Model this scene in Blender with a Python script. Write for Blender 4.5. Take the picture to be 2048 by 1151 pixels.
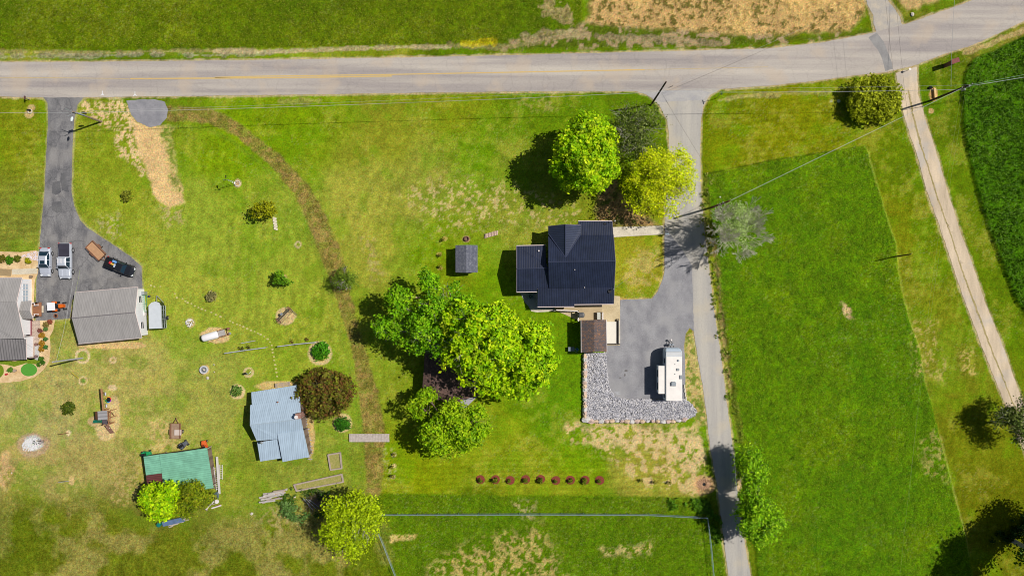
import bpy, bmesh, math, random
import numpy as np
from mathutils import Vector, Matrix

# ------------------------------------------------------------------ clearing, camera, light
for o in list(bpy.data.objects): bpy.data.objects.remove(o, do_unlink=True)
SC = bpy.context.scene; COL = SC.collection
H = 109.3; K = 0.08                       # drone height (m), metres per reference pixel on the ground
SUN_EL, SUN_AZ = 53.0, 15.5               # elevation; direction the light comes from, degrees above +x

cam_d = bpy.data.cameras.new('camera'); cam = bpy.data.objects.new('camera', cam_d); COL.objects.link(cam)
cam.location = (0, 0, H); cam.rotation_euler = (0, 0, 0)
cam_d.sensor_width = 36; cam_d.lens = 18 / (1024 * K / H); cam_d.clip_start = 1; cam_d.clip_end = 6000
SC.camera = cam

w = bpy.data.worlds.new('World'); SC.world = w; w.use_nodes = True
nt = w.node_tree; nt.nodes.clear()
sky = nt.nodes.new('ShaderNodeTexSky'); sky.sky_type = 'NISHITA'; sky.sun_disc = False
sky.sun_elevation = math.radians(SUN_EL); sky.sun_rotation = math.radians(90 - SUN_AZ)
bg = nt.nodes.new('ShaderNodeBackground'); bg.inputs['Strength'].default_value = 0.05
wo = nt.nodes.new('ShaderNodeOutputWorld')
nt.links.new(sky.outputs[0], bg.inputs[0]); nt.links.new(bg.outputs[0], wo.inputs[0])

sd = bpy.data.lights.new('sun', 'SUN'); sd.energy = 5.0; sd.angle = math.radians(0.5); sd.color = (1.0, 0.955, 0.88)
sun = bpy.data.objects.new('sun', sd); COL.objects.link(sun)
e, a = math.radians(SUN_EL), math.radians(SUN_AZ)
SDIR = Vector((math.cos(e) * math.cos(a), math.cos(e) * math.sin(a), math.sin(e)))
sun.rotation_euler = SDIR.to_track_quat('Z', 'Y').to_euler(); sun.location = SDIR * 200
SC.view_settings.view_transform = 'Standard'; SC.view_settings.look = 'None'
SC.view_settings.exposure = -0.12; SC.view_settings.gamma = 1.0
SC.cycles.pixel_filter_type = 'BLACKMAN_HARRIS'; SC.cycles.filter_width = 1.0

# ------------------------------------------------------------------ helpers
rnd = random.Random(7)
R = math.radians
def lin(c):
    c = c / 255.0
    return c / 12.92 if c <= 0.04045 else ((c + 0.055) / 1.055) ** 2.4
def C(r, g, b, k=1.0):                    # colour seen in full sun -> base colour
    return (min(lin(r) * k * 0.86, .9), min(lin(g) * k * 0.86, .9), min(lin(b) * k * 0.86, .9), 1)
def P(px, py, z=0.0):                     # reference pixel -> the real point at height z seen there
    s = K * (H - z) / H
    return Vector(((px - 1024) * s, (575.5 - py) * s, z))

MATS = {}
def mat(name, col, rough=.7, var=.12, vscale=1.5, bump=0.0, bscale=20, metallic=0.0, col2=None, spec=.3):
    if name in MATS: return MATS[name]
    m = bpy.data.materials.new(name); m.use_nodes = True; t = m.node_tree; b = t.nodes['Principled BSDF']
    tc = t.nodes.new('ShaderNodeTexCoord')
    n = t.nodes.new('ShaderNodeTexNoise'); n.inputs['Scale'].default_value = vscale; n.inputs['Detail'].default_value = 6
    n.inputs['Roughness'].default_value = .65
    t.links.new(tc.outputs['Object'], n.inputs['Vector'])
    r = t.nodes.new('ShaderNodeValToRGB'); r.color_ramp.elements[0].position = .3; r.color_ramp.elements[1].position = .7
    c2 = col2 if col2 else tuple(x * (1 - var) for x in col[:3]) + (1,)
    c1 = col if col2 else tuple(min(x * (1 + var), 1) for x in col[:3]) + (1,)
    r.color_ramp.elements[0].color = c2; r.color_ramp.elements[1].color = c1
    t.links.new(n.outputs['Fac'], r.inputs[0]); t.links.new(r.outputs[0], b.inputs['Base Color'])
    b.inputs['Roughness'].default_value = rough; b.inputs['Metallic'].default_value = metallic
    b.inputs['Specular IOR Level'].default_value = spec
    if bump:
        n2 = t.nodes.new('ShaderNodeTexNoise'); n2.inputs['Scale'].default_value = bscale; n2.inputs['Detail'].default_value = 3
        t.links.new(tc.outputs['Object'], n2.inputs['Vector'])
        bp = t.nodes.new('ShaderNodeBump'); bp.inputs['Strength'].default_value = bump; bp.inputs['Distance'].default_value = .05
        t.links.new(n2.outputs['Fac'], bp.inputs['Height']); t.links.new(bp.outputs[0], b.inputs['Normal'])
    MATS[name] = m; return m

def ribbed(name, col, ang, period=.3, rough=.45, contrast=.25, bump=.6, var=.1, metallic=.0, spec=.5, sharp=True):
    """metal sheet: ribs that run across direction `ang` (degrees in plan)"""
    if name in MATS: return MATS[name]
    m = mat(name, col, rough, var, .7, 0, 20, metallic, None, spec)
    t = m.node_tree; b = t.nodes['Principled BSDF']; ramp = [x for x in t.nodes if x.type == 'VALTORGB'][0]
    tc = [x for x in t.nodes if x.type == 'TEX_COORD'][0]
    mp = t.nodes.new('ShaderNodeMapping'); mp.inputs['Rotation'].default_value = (0, 0, -R(ang))
    t.links.new(tc.outputs['Object'], mp.inputs[0])
    ms_ = t.nodes.new('ShaderNodeMapping'); ms_.inputs['Scale'].default_value = (2.2, .22, 1); t.links.new(mp.outputs[0], ms_.inputs[0])
    ns_ = t.nodes.new('ShaderNodeTexNoise'); ns_.inputs['Scale'].default_value = 1.3; ns_.inputs['Detail'].default_value = 6; ns_.inputs['Roughness'].default_value = .7; t.links.new(ms_.outputs[0], ns_.inputs['Vector'])
    wv = t.nodes.new('ShaderNodeTexWave'); wv.wave_type = 'BANDS'; wv.bands_direction = 'X'
    wv.inputs['Scale'].default_value = math.pi / 10 / period * 1.0
    t.links.new(mp.outputs[0], wv.inputs[0])
    rr = t.nodes.new('ShaderNodeValToRGB')
    if sharp: rr.color_ramp.elements[0].position = .55; rr.color_ramp.elements[1].position = .95
    t.links.new(wv.outputs['Fac'], rr.inputs[0])
    mx = t.nodes.new('ShaderNodeMix'); mx.data_type = 'RGBA'; mx.blend_type = 'MULTIPLY'
    inv = t.nodes.new('ShaderNodeMapRange'); inv.inputs['To Min'].default_value = 1.0; inv.inputs['To Max'].default_value = 1 - contrast
    t.links.new(rr.outputs[0], inv.inputs[0]); mx.inputs['Factor'].default_value = 1
    t.links.new(ramp.outputs[0], mx.inputs['A']); t.links.new(inv.outputs[0], mx.inputs['B'])
    sr_ = t.nodes.new('ShaderNodeMapRange'); sr_.inputs['From Min'].default_value = .3; sr_.inputs['From Max'].default_value = .7; sr_.inputs['To Min'].default_value = .86; sr_.inputs['To Max'].default_value = 1.14; t.links.new(ns_.outputs['Fac'], sr_.inputs[0])
    sv_ = t.nodes.new('ShaderNodeVectorMath'); sv_.operation = 'SCALE'; t.links.new(mx.outputs['Result'], sv_.inputs[0]); t.links.new(sr_.outputs[0], sv_.inputs['Scale']); t.links.new(sv_.outputs[0], b.inputs['Base Color'])
    bp = t.nodes.new('ShaderNodeBump'); bp.inputs['Strength'].default_value = bump; bp.inputs['Distance'].default_value = .03
    t.links.new(rr.outputs[0], bp.inputs['Height']); t.links.new(bp.outputs[0], b.inputs['Normal'])
    return m

def leafmat(name, transl=.3):
    if name in MATS: return MATS[name]
    m = bpy.data.materials.new(name); m.use_nodes = True; t = m.node_tree; t.nodes.clear()
    out = t.nodes.new('ShaderNodeOutputMaterial'); at = t.nodes.new('ShaderNodeAttribute'); at.attribute_name = 'tint'
    d = t.nodes.new('ShaderNodeBsdfPrincipled'); d.inputs['Roughness'].default_value = .6; d.inputs['Specular IOR Level'].default_value = .12
    tr = t.nodes.new('ShaderNodeBsdfTranslucent'); mx = t.nodes.new('ShaderNodeMixShader'); mx.inputs[0].default_value = transl
    t.links.new(at.outputs['Color'], d.inputs['Base Color']); t.links.new(at.outputs['Color'], tr.inputs['Color'])
    t.links.new(d.outputs[0], mx.inputs[1]); t.links.new(tr.outputs[0], mx.inputs[2]); t.links.new(mx.outputs[0], out.inputs[0])
    MATS[name] = m; return m

def tag(o, label=None, cat=None, group=None, kind=None):
    if label: o['label'] = label
    if cat: o['category'] = cat
    if group: o['group'] = group
    if kind: o['kind'] = kind
    return o
def thing(name, label, cat, loc=(0, 0, 0), rz=0, group=None):
    o = bpy.data.objects.new(name, None); COL.objects.link(o); o.location = loc; o.rotation_euler = (0, 0, rz)
    o.empty_display_size = .3
    return tag(o, label, cat, group)
def toploc(o):
    while o.parent: o = o.parent
    return Vector(o.location)

class MB:
    def __init__(s): s.v = []; s.f = []; s.mi = []; s.m = 0
    def poly(s, pts):
        i = len(s.v); s.v += [tuple(p) for p in pts]; s.f.append(list(range(i, i + len(pts)))); s.mi.append(s.m)
    def box(s, c, size, rz=0.0, tilt=None):
        M = Matrix.Rotation(rz, 3, 'Z')
        if tilt is not None: M = M @ tilt
        h = [x / 2 for x in size]; i = len(s.v)
        for sx, sy, sz in ((-1,-1,-1),(1,-1,-1),(1,1,-1),(-1,1,-1),(-1,-1,1),(1,-1,1),(1,1,1),(-1,1,1)):
            s.v.append(tuple(Vector(c) + M @ Vector((sx*h[0], sy*h[1], sz*h[2]))))
        for f in ((3,2,1,0),(4,5,6,7),(0,1,5,4),(1,2,6,5),(2,3,7,6),(3,0,4,7)):
            s.f.append([i + k for k in f]); s.mi.append(s.m)
        return s
    def prism(s, pts, dz):                # pts: loop of 3D points (top), extruded down by dz (float or list of z)
        n = len(pts); i = len(s.v)
        s.v += [tuple(p) for p in pts]
        s.v += [(p[0], p[1], (p[2] - dz) if not isinstance(dz, str) else float(dz)) for p in pts]
        area = sum(pts[k][0] * pts[(k+1) % n][1] - pts[(k+1) % n][0] * pts[k][1] for k in range(n))
        top = list(range(i, i + n)); bot = list(range(i + n, i + 2 * n))
        if area < 0: top.reverse()
        else: bot.reverse()
        s.f.append(top); s.f.append(bot); s.mi += [s.m, s.m]
        for k in range(n):
            q = [i + k, i + (k+1) % n, i + n + (k+1) % n, i + n + k]
            if area > 0: q.reverse()
            s.f.append(q); s.mi.append(s.m)
        return s
    def tube(s, a, b, r0, r1=None, n=6, cap=True):
        if r1 is None: r1 = r0
        a = Vector(a); b = Vector(b); d = (b - a)
        if d.length < 1e-6: return s
        q = d.to_track_quat('Z', 'Y'); i = len(s.v)
        for (c, r) in ((a, r0), (b, r1)):
            for k in range(n):
                an = 2 * math.pi * k / n
                s.v.append(tuple(c + q @ Vector((r * math.cos(an), r * math.sin(an), 0))))
        for k in range(n):
            s.f.append([i + k, i + (k+1) % n, i + n + (k+1) % n, i + n + k]); s.mi.append(s.m)
        if cap:
            s.f.append([i + k for k in reversed(range(n))]); s.f.append([i + n + k for k in range(n)]); s.mi += [s.m, s.m]
        return s
    def path(s, pts, r0, r1=None, n=6):
        if r1 is None: r1 = r0
        m = len(pts) - 1
        for k in range(m): s.tube(pts[k], pts[k+1], r0 + (r1-r0) * k / m, r0 + (r1-r0) * (k+1) / m, n)
        return s
    def lathe(s, c, prof, n=16):          # prof: [(r, z)], around a vertical axis at c
        i = len(s.v)
        for (r, z) in prof:
            for k in range(n):
                an = 2 * math.pi * k / n; s.v.append((c[0] + r * math.cos(an), c[1] + r * math.sin(an), c[2] + z))
        for j in range(len(prof) - 1):
            for k in range(n):
                s.f.append([i + j*n + k, i + j*n + (k+1) % n, i + (j+1)*n + (k+1) % n, i + (j+1)*n + k]); s.mi.append(s.m)
        s.f.append([i + k for k in reversed(range(n))]); s.f.append([i + (len(prof)-1)*n + k for k in range(n)]); s.mi += [s.m, s.m]
        return s
    def torus(s, c, R0, r, axis='Z', n=18, m=6, rot=None):
        i = len(s.v)
        for k in range(n):
            an = 2 * math.pi * k / n
            for j in range(m):
                bn = 2 * math.pi * j / m
                x = (R0 + r * math.cos(bn)); p = Vector((x * math.cos(an), x * math.sin(an), r * math.sin(bn)))
                if axis == 'Y': p = Vector((p.x, p.z, p.y))
                if axis == 'X': p = Vector((p.z, p.x, p.y))
                if rot: p = rot @ p
                s.v.append(tuple(Vector(c) + p))
        for k in range(n):
            for j in range(m):
                s.f.append([i + k*m + j, i + ((k+1) % n)*m + j, i + ((k+1) % n)*m + (j+1) % m, i + k*m + (j+1) % m]); s.mi.append(s.m)
        return s
    def rock(s, c, size, seed=0, rz=0, sub=1):
        bm = bmesh.new(); bmesh.ops.create_icosphere(bm, subdivisions=sub, radius=1); rr = random.Random(seed)
        i = len(s.v); M = Matrix.Rotation(rz, 3, 'Z')
        for v in bm.verts:
            k = 1 + rr.uniform(-.22, .22); p = Vector((v.co.x * size[0], v.co.y * size[1], v.co.z * size[2])) * k
            s.v.append(tuple(Vector(c) + M @ p))
        for f in bm.faces: s.f.append([i + v.index for v in f.verts]); s.mi.append(s.m)
        bm.free(); return s
    def loft(s, secs, closed=True, caps=True):
        n = len(secs[0]); i = len(s.v)
        for q in secs: s.v += [tuple(p) for p in q]
        for j in range(len(secs) - 1):
            for k in range(n if closed else n - 1):
                s.f.append([i + j*n + k, i + j*n + (k+1) % n, i + (j+1)*n + (k+1) % n, i + (j+1)*n + k]); s.mi.append(s.m)
        if caps:
            s.f.append([i + k for k in range(n)][::-1]); s.f.append([i + (len(secs)-1)*n + k for k in range(n)]); s.mi += [s.m, s.m]
        return s
    def build(s, name, m, parent=None, smooth=False, bevel=0, label=None):
        me = bpy.data.meshes.new(name); off = toploc(parent) if parent else Vector((0, 0, 0))
        me.from_pydata([(v[0]-off.x, v[1]-off.y, v[2]-off.z) for v in s.v], [], s.f)
        ms = m if isinstance(m, (list, tuple)) else [m]
        for x in ms: me.materials.append(x)
        if len(ms) > 1: me.polygons.foreach_set('material_index', s.mi)
        bm = bmesh.new(); bm.from_mesh(me); bmesh.ops.recalc_face_normals(bm, faces=bm.faces); bm.to_mesh(me); bm.free()
        if smooth: me.polygons.foreach_set('use_smooth', [True] * len(me.polygons))
        me.update()
        o = bpy.data.objects.new(name, me); COL.objects.link(o)
        if parent: o.parent = parent
        if bevel:
            bv = o.modifiers.new('bevel', 'BEVEL'); bv.width = bevel; bv.segments = 2; bv.limit_method = 'ANGLE'
        if label: o['label'] = label
        return o

def copy_tree(o, parent=None):
    c = o.copy(); COL.objects.link(c); c.parent = parent
    for ch in list(o.children): copy_tree(ch, c)
    return c

ONES = ['first','second','third','fourth','fifth','sixth','seventh','eighth','ninth','tenth','eleventh','twelfth','thirteenth','fourteenth','fifteenth','sixteenth','seventeenth','eighteenth','nineteenth']
TENS = {2:('twentieth','twenty'),3:('thirtieth','thirty'),4:('fortieth','forty'),5:('fiftieth','fifty')}
def ordn(i):                               # 1-based
    if i <= 19: return ONES[i-1]
    t, u = divmod(i, 10)
    return TENS[t][0] if u == 0 else TENS[t][1] + '-' + ONES[u-1]

# numpy value noise ----------------------------------------------------------
def vnoise(x, y, scale, seed):
    rs = np.random.RandomState(seed); T = rs.rand(256, 256)
    u = x / scale; v = y / scale; iu = np.floor(u).astype(int); iv = np.floor(v).astype(int)
    fu = u - iu; fv = v - iv; fu = fu*fu*(3-2*fu); fv = fv*fv*(3-2*fv)
    a = T[iu % 256, iv % 256]; b = T[(iu+1) % 256, iv % 256]; c = T[iu % 256, (iv+1) % 256]; d = T[(iu+1) % 256, (iv+1) % 256]
    return (a*(1-fu)+b*fu)*(1-fv) + (c*(1-fu)+d*fu)*fv
def fbm(x, y, scale, octv=4, seed=1, gain=.55):
    t = 0; amp = 1; tot = 0
    for k in range(octv):
        t = t + amp * vnoise(x + 13.7*k, y - 7.3*k, scale / 2**k, seed + k); tot += amp; amp *= gain
    return t / tot
def sstep(a, b, x):
    t = np.clip((x - a) / (b - a), 0, 1); return t*t*(3-2*t)
def sdist(px, py, poly):
    inside = np.zeros(px.shape, bool); d2 = np.full(px.shape, 1e12); n = len(poly)
    for i in range(n):
        x1, y1 = poly[i]; x2, y2 = poly[(i+1) % n]
        cond = ((y1 > py) != (y2 > py))
        with np.errstate(divide='ignore', invalid='ignore'):
            xi = (x2 - x1) * (py - y1) / (y2 - y1 if y2 != y1 else 1e-9) + x1
        inside ^= cond & (px < xi)
        dx, dy = x2-x1, y2-y1; L = dx*dx + dy*dy + 1e-9
        t = np.clip(((px-x1)*dx + (py-y1)*dy) / L, 0, 1)
        d2 = np.minimum(d2, (px-x1-t*dx)**2 + (py-y1-t*dy)**2)
    d = np.sqrt(d2); return np.where(inside, d, -d)
def ldist(px, py, line):
    d2 = np.full(px.shape, 1e12)
    for (x1, y1), (x2, y2) in zip(line[:-1], line[1:]):
        dx, dy = x2-x1, y2-y1; L = dx*dx + dy*dy + 1e-9
        t = np.clip(((px-x1)*dx + (py-y1)*dy) / L, 0, 1)
        d2 = np.minimum(d2, (px-x1-t*dx)**2 + (py-y1-t*dy)**2)
    return np.sqrt(d2)

# ------------------------------------------------------------------ plan outlines (reference pixels on the ground)
ROAD = [(-400,122),(0,124),(170,124),(340,122),(512,120),(760,116),(1024,110.5),(1280,104),(1450,99.5),(1536,97),(1640,86),(1736,68),(1816,47),(1869,28),(1925,8),(1961,-6),(2060,-60),(2300,-220),
        (2460,-150),(2160,-20),(2048,42),(1990,70),(1946,90),(1905,103),(1869,115),(1829,131),(1776,144),(1703,152),(1620,163),(1536,171.5),(1441,178),(1271,182),(1024,183),(760,186.5),(512,190.5),(300,193),(165,195),(86,195),(0,193),(-400,192)]
LANE = [(1271,182),(1300,192),(1318,211),(1334,240),(1338,268),(1337,360),(1331,420),(1329,452),(1365,500),(1384,530),(1386,600),(1388,667),(1396,720),(1405,768),(1413,830),(1421,898),(1434,968),(1447,1074),(1457,1151),(1500,1420),
        (1545,1420),(1501,1151),(1486,1068),(1474,968),(1466,895),(1457,830),(1449,768),(1441,704),(1429,624),(1419,544),(1409,461),(1402,384),(1400,300),(1402,240),(1407,212),(1420,191),(1441,178)]
DRIVE = [(1329,450),(1329,541),(1326,557),(1316,581),(1304,597),(1241,599),(1239,637),(1239,689),(1211,691),(1211,704),(1213,735),(1216,768),(1219,778),(1227,791),(1251,797),(1371,797),(1370,717),(1368,690),(1371,667),(1379,655),(1388,662),(1387,600),(1385,530),(1366,500),(1345,470)]
LDRIVE = [(86,194),(95,206),(96,250),(93,300),(89,384),(85,430),(80,480),(77,540),(73,560),(72,600),(71,641),(100,640),(141,636),(144,600),(150,590),(283,590),(285,572),(283,532),(260,512),(222,486),(175,455),(160,440),(148,410),(143,384),(145,300),(148,240),(155,210),(168,194)]
TRACK = [(1793,146),(1799,200),(1819,267),(1836,317),(1854,384),(1879,451),(1906,534),(1933,611),(1963,691),(1994,768),(2012,810),(2060,930),(2120,1060),(2160,1060),(2100,930),(2048,810),(2033,768),(2003,684),(1973,611),(1946,531),(1919,457),(1896,384),(1886,350),(1866,283),(1849,233),(1836,187),(1834,133)]
GRAVTOP = [(1727,-40),(1733,0),(1745,30),(1752,66),(1775,62),(1806,50),(1794,25),(1776,0),(1762,-40)]
PAD = [(253,202),(285,199),(310,199),(330,204),(336,220),(333,236),(320,251),(300,254),(275,244),(262,228)]
BED_L = [(0,503),(40,504),(72,500),(77,505),(76,545),(70,560),(68,600),(68,641),(110,639),(106,660),(100,672),(101,700),(98,722),(88,738),(70,753),(40,762),(0,765),(-60,765),(-60,503)]
FIELD_N = [(-400,-400),(1165,-400),(1165,55),(1130,72),(1000,84),(760,92),(500,96),(300,98),(0,98),(-400,98)]
FIELD_T = [(1170,-300),(1740,-300),(1735,0),(1728,35),(1700,62),(1620,68),(1500,72),(1350,62),(1250,56),(1178,50)]
FIELD_T2 = [(1785,-300),(1795,0),(1815,18),(1850,12),(1880,0),(1950,-80)]
FIELD_G = [(1411,350),(1470,338),(1536,323),(1650,305),(1728,293),(1733,298),(1753,367),(1760,390),(1776,444),(1791,484),(1794,534),(1803,584),(1819,644),(1836,694),(1851,768),(1868,830),(1883,888),(1906,981),(1929,1068),(1945,1151),(2000,1400),(1560,1400),(1515,1151),(1500,1000),(1475,850),(1455,700),(1440,600),(1430,500)]
FIELD_R = [(1946,118),(1929,147),(1923,187),(1924,247),(1933,300),(1953,384),(1973,451),(1993,501),(2009,551),(2029,597),(2050,628),(2300,900),(2400,-100),(2048,72),(1990,100)]
FIELD_B = [(745,985),(1000,989),(1200,990),(1300,991),(1413,993),(1440,1060),(1455,1180),(1500,1400),(640,1400),(700,1100),(730,1040)]
DITCH = [(340,228),(420,232),(480,262),(550,320),(600,375),(640,450),(672,540),(700,640),(722,720),(738,800),(750,880),(748,978)]

# ------------------------------------------------------------------ ground
def make_ground():
    fx = np.arange(-92, 92.01, .2); fy = np.arange(-54, 54.01, .2)
    ox = np.array([98, 110, 130, 170, 250, 400, 700, 1500, 3000.]); oy = np.array([60, 70, 90, 130, 200, 350, 700, 1500, 3000.])
    gx = np.concatenate([-ox[::-1], fx, ox]); gy = np.concatenate([-oy[::-1], fy, oy])
    X, Y = np.meshgrid(gx, gy); px = X / K + 1024; py = 575.5 - Y / K
    def c3(r, g, b): return np.array([lin(r), lin(g), lin(b)]) * .86
    ctrl = [(40,300,112,132,28),(40,450,112,128,40),(200,300,118,142,38),(120,520,120,140,40),(220,400,128,150,45),(400,450,132,158,42),(350,550,142,160,48),(460,600,136,158,44),(600,700,130,156,36),
            (250,780,158,160,78),(60,830,170,164,98),(130,950,162,152,84),(400,850,146,156,66),(20,900,170,155,95),(100,1060,100,110,30),(300,1110,98,108,32),(480,1110,92,110,26),(20,1000,124,128,48),(480,940,118,142,34),
            (480,300,110,148,12),(600,240,104,140,14),(750,240,124,142,42),(900,220,118,142,30),(1100,205,84,128,8),(1290,190,80,120,16),(700,400,146,156,66),(850,380,134,150,62),(1040,400,118,142,48),(950,320,92,142,18),
            (620,440,120,152,34),(740,500,142,158,60),(850,500,108,148,20),(1000,600,98,144,12),(900,560,108,140,26),(820,950,118,146,20),(1000,880,120,148,30),(1130,900,98,144,12),(1100,800,84,138,14),(1130,740,90,140,18),(1300,950,140,150,60),(1400,880,96,140,20),
            (1050,970,128,150,36),(620,900,124,148,44),(580,950,122,142,44),(1000,1010,74,114,8),(1250,1080,76,116,8),(1400,1120,88,116,18),
            (1450,210,104,128,16),(1550,250,116,132,16),(1650,260,112,130,16),(1800,330,92,126,12),(1780,450,112,130,22),(1850,600,112,132,28),(1860,720,116,132,36),(1940,900,104,122,22),(1990,1000,96,112,18),(1920,400,86,122,10),(1980,620,84,120,12),
            (1880,160,78,112,14),(2000,85,104,116,40),(1280,530,134,146,40),(300,108,78,112,20),(900,105,74,108,16),(1400,85,82,110,22),(1900,-20,90,110,26),(1385,760,120,140,40)]
    num = np.zeros(X.shape + (3,)); den = np.zeros(X.shape)
    wpx = px + (fbm(px, py, 90, 3, 11) - .5) * 120; wpy = py + (fbm(px, py, 90, 3, 17) - .5) * 120
    for (cx, cy, r, g, b) in ctrl:
        if g >= r - 4: r, g, b = r + (14 if cx < 1400 else 11), g + (6 if cx < 720 else 2), max(b + (8 if cx < 720 and cy > 400 else -6 if cx < 1400 else -2), 8)
        ww = 1 / (((wpx-cx)**2 + (wpy-cy)**2) / 900 + 1) ** 2
        num += ww[..., None] * c3(r, g, b); den += ww
    col = num / den[..., None]
    hgt = np.zeros(X.shape); tex = np.full(X.shape, .35)
    n1 = fbm(px, py, 60, 5, 21); n2 = fbm(px, py, 14, 4, 31); n3 = fbm(px, py, 4, 3, 41, .7); n4 = fbm(px, py, 220, 3, 51)
    # lawn mottling: yellowing and greener patches
    col *= (1 + .6*(n2-.5) + .7*(n3-.5))[..., None]
    dry = sstep(.5, .68, n1*.55 + n2*.45) * .34
    col = col*(1-dry[..., None]) + (c3(172,166,62) * (0.75+.5*n3)[..., None]) * dry[..., None]
    grn = sstep(.52, .66, fbm(px, py, 45, 4, 61)) * .42
    col = col*(1-grn[..., None]) + (c3(108,150,14) * (0.75+.5*n2)[..., None]) * grn[..., None]
    def lay(m, c, jit=.5):
        nonlocal col
        m = np.clip(m, 0, 1)[..., None]; cc = (c if isinstance(c, np.ndarray) and c.ndim == 3 else np.ones(X.shape + (3,)) * c)
        col = col*(1-m) + cc * (1 + jit*(n2-.5) + jit*1.4*(n3-.5))[..., None] * m
    def region(poly, soft=3, warp=8):
        return sstep(-soft, soft, sdist(px, py, poly) + (n2-.5) * warp * 2)
    # mowing stripes
    def stripes(poly, ang, per, amp):
        nonlocal col
        m = region(poly, 12, 10); u = (px*math.cos(R(ang)) + py*math.sin(R(ang)) + (n1-.5)*14) / per
        col *= (1 + m * (.55 + .9*n1) * amp * np.sin(2*np.pi*u))[..., None]
    stripes([(760,900),(1400,900),(1400,990),(760,985)], 90, 11, .09)
    stripes([(1415,195),(1700,185),(1690,290),(1415,340)], 82, 12, .08)
    stripes([(0,240),(85,240),(78,500),(0,500)], 88, 15, .10)
    stripes([(340,250),(470,300),(620,500),(690,700),(560,700),(380,560),(300,560),(380,420)], 5, 22, .07)
    stripes([(640,300),(1000,220),(1000,560),(720,620)], 25, 24, .06)
    stripes([(1740,300),(1850,400),(1990,790),(1940,1100),(1850,760),(1790,480)], 12, 16, .07)
    # fields
    m = region(FIELD_N, 4, 5)
    fN = c3(96,118,14) * 1.0
    lay(m, fN, .7); lay(m * sstep(.45,.7,n1) * .5, c3(122,132,26), .8); lay(m*sstep(.55,.75,n4)*.5, c3(72,102,12), .8); hgt += m*(.12 + .12*n3); tex = tex*(1-m)+m*.9
    m = region(FIELD_T, 7, 10); lay(m, c3(196,162,104), .55); sp = m*sstep(.55,.62,fbm(px,py,7,3,71,.7)); lay(sp*.85, c3(92,92,34), .6); hgt += sp*.15
    lay(m*sstep(.5,.66,n1)*.6, c3(216,180,112), .4); tex = np.where(m > .5, .7, tex)
    m = region(FIELD_T2, 5, 8); lay(m*.9, c3(200,168,112), .5)
    m = region([(1165,48),(1350,60),(1500,72),(1620,70),(1700,64),(1735,55),(1740,75),(1500,90),(1200,96),(1000,100),(1000,84),(1120,74)], 6, 6)
    lay(m*.7, c3(86,98,30), .9); lay(m*sstep(.54,.62,n2)*.7, c3(178,150,118), .6)
    m = region(FIELD_G, 2.2, 2.5); lay(m, c3(92,128,10), .75); lay(m*sstep(.46,.68,n1)*.4, c3(120,142,20), .5); lay(m*sstep(.46,.62,n4)*.45, c3(76,120,14), .5)
    lay(m*sstep(.6,.72,fbm(px,py,9,3,88))*.35, c3(60,112,22), .5)
    hgt += m*(.16 + .16*n3); tex = tex*(1-m)+m*1.0
    m = region(FIELD_R, 2.2, 3); lay(m, c3(70,112,12), .6); lay(m*sstep(.5,.7,n1)*.5, c3(78,116,18), .6); hgt += m*(.34 + .16*n3); tex = tex*(1-m)+m*1.1
    m = region(FIELD_B, 2.5, 3); lay(m*.85, c3(86,120,10), .6); hgt += m*(.08 + .1*n3); tex = tex*(1-m)+m*.9
    m = region([(0,1000),(200,990),(300,1060),(560,1030),(640,990),(745,985),(790,1180),(790,1400),(-300,1400),(-300,1000)], 30, 22)
    lay(m*.8, c3(106,116,22), .7); lay(m*sstep(.44,.6,n1)*.75, c3(152,142,74), .6); lay(m*sstep(.55,.7,n4)*.5, c3(88,108,14), .6); hgt += m*(.03 + .14*n3); tex = np.maximum(tex, m*.8)
    # straw line along the edge of the uncut field and other lines
    def line(pts, wd, c, s=.8, jit=.5, warp=3):
        lay(sstep(wd+1.2, wd-1.2, ldist(px, py, pts) + (n2-.5)*warp*2) * s, c, jit)
    line([(1733,296),(1753,367),(1776,444),(1791,484),(1796,534),(1805,584),(1821,644),(1838,694),(1853,768)], 2.0, c3(150,164,60), .45)
    line([(1884,888),(1907,981),(1931,1068),(1937,1110)], 1.8, c3(160,170,76), .5)
    line([(1411,348),(1536,322),(1650,304),(1728,292)], 1.3, c3(70,92,16), .8)
    line([(0,104),(200,106),(330,103),(512,101)], 3.5, c3(176,160,104), .6, .9, 6)
    line([(0,113),(180,112),(300,108),(420,111),(560,104)], 3, c3(186,176,150), .45, 1.2, 9)
    line([(430,102),(560,104),(680,98),(760,95),(900,94)], 4, c3(196,178,134), .75, .9, 5)
    line([(900,90),(1000,95),(1080,84)], 4, c3(150,140,90), .7, 1.0, 8)
    line([(1050,75),(1100,70),(1165,66)], 9, c3(176,156,116), .8, .9, 14)
    line([(1095,20),(1120,25),(1135,35)], 15, c3(182,160,112), .75, .9, 22)
    line([(1200,75),(1320,78),(1440,88)], 5, c3(182,154,128), .5, 1.0, 12)
    line([(925,88),(955,86),(985,84)], 5.5, c3(206,190,30), .65, .9, 9)
    line([(1270,181),(1150,183),(1024,185),(800,188),(512,192)], 1.6, c3(150,150,90), .6)
    line([(560,203),(640,200)], 5, c3(170,160,90), .5, .9, 8)
    line([(1930,105),(1985,85),(2048,60)], 5, c3(196,170,116), .7, .9, 7)
    line([(1440,200),(1480,193),(1560,188)], 4, c3(190,174,112), .55, .9, 6)
    line([(1536,187),(1660,184)], 4, c3(176,164,90), .5, .9, 6)
    line([(1410,360),(1413,400),(1425,480),(1437,560),(1443,640),(1452,720),(1468,800),(1480,880)], 7, c3(118,124,44), .6, 1.3, 8)
    line([(1425,480),(1437,560),(1443,640),(1452,720),(1462,790)], 2.4, c3(186,160,104), .6, 1.0, 9)
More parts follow.
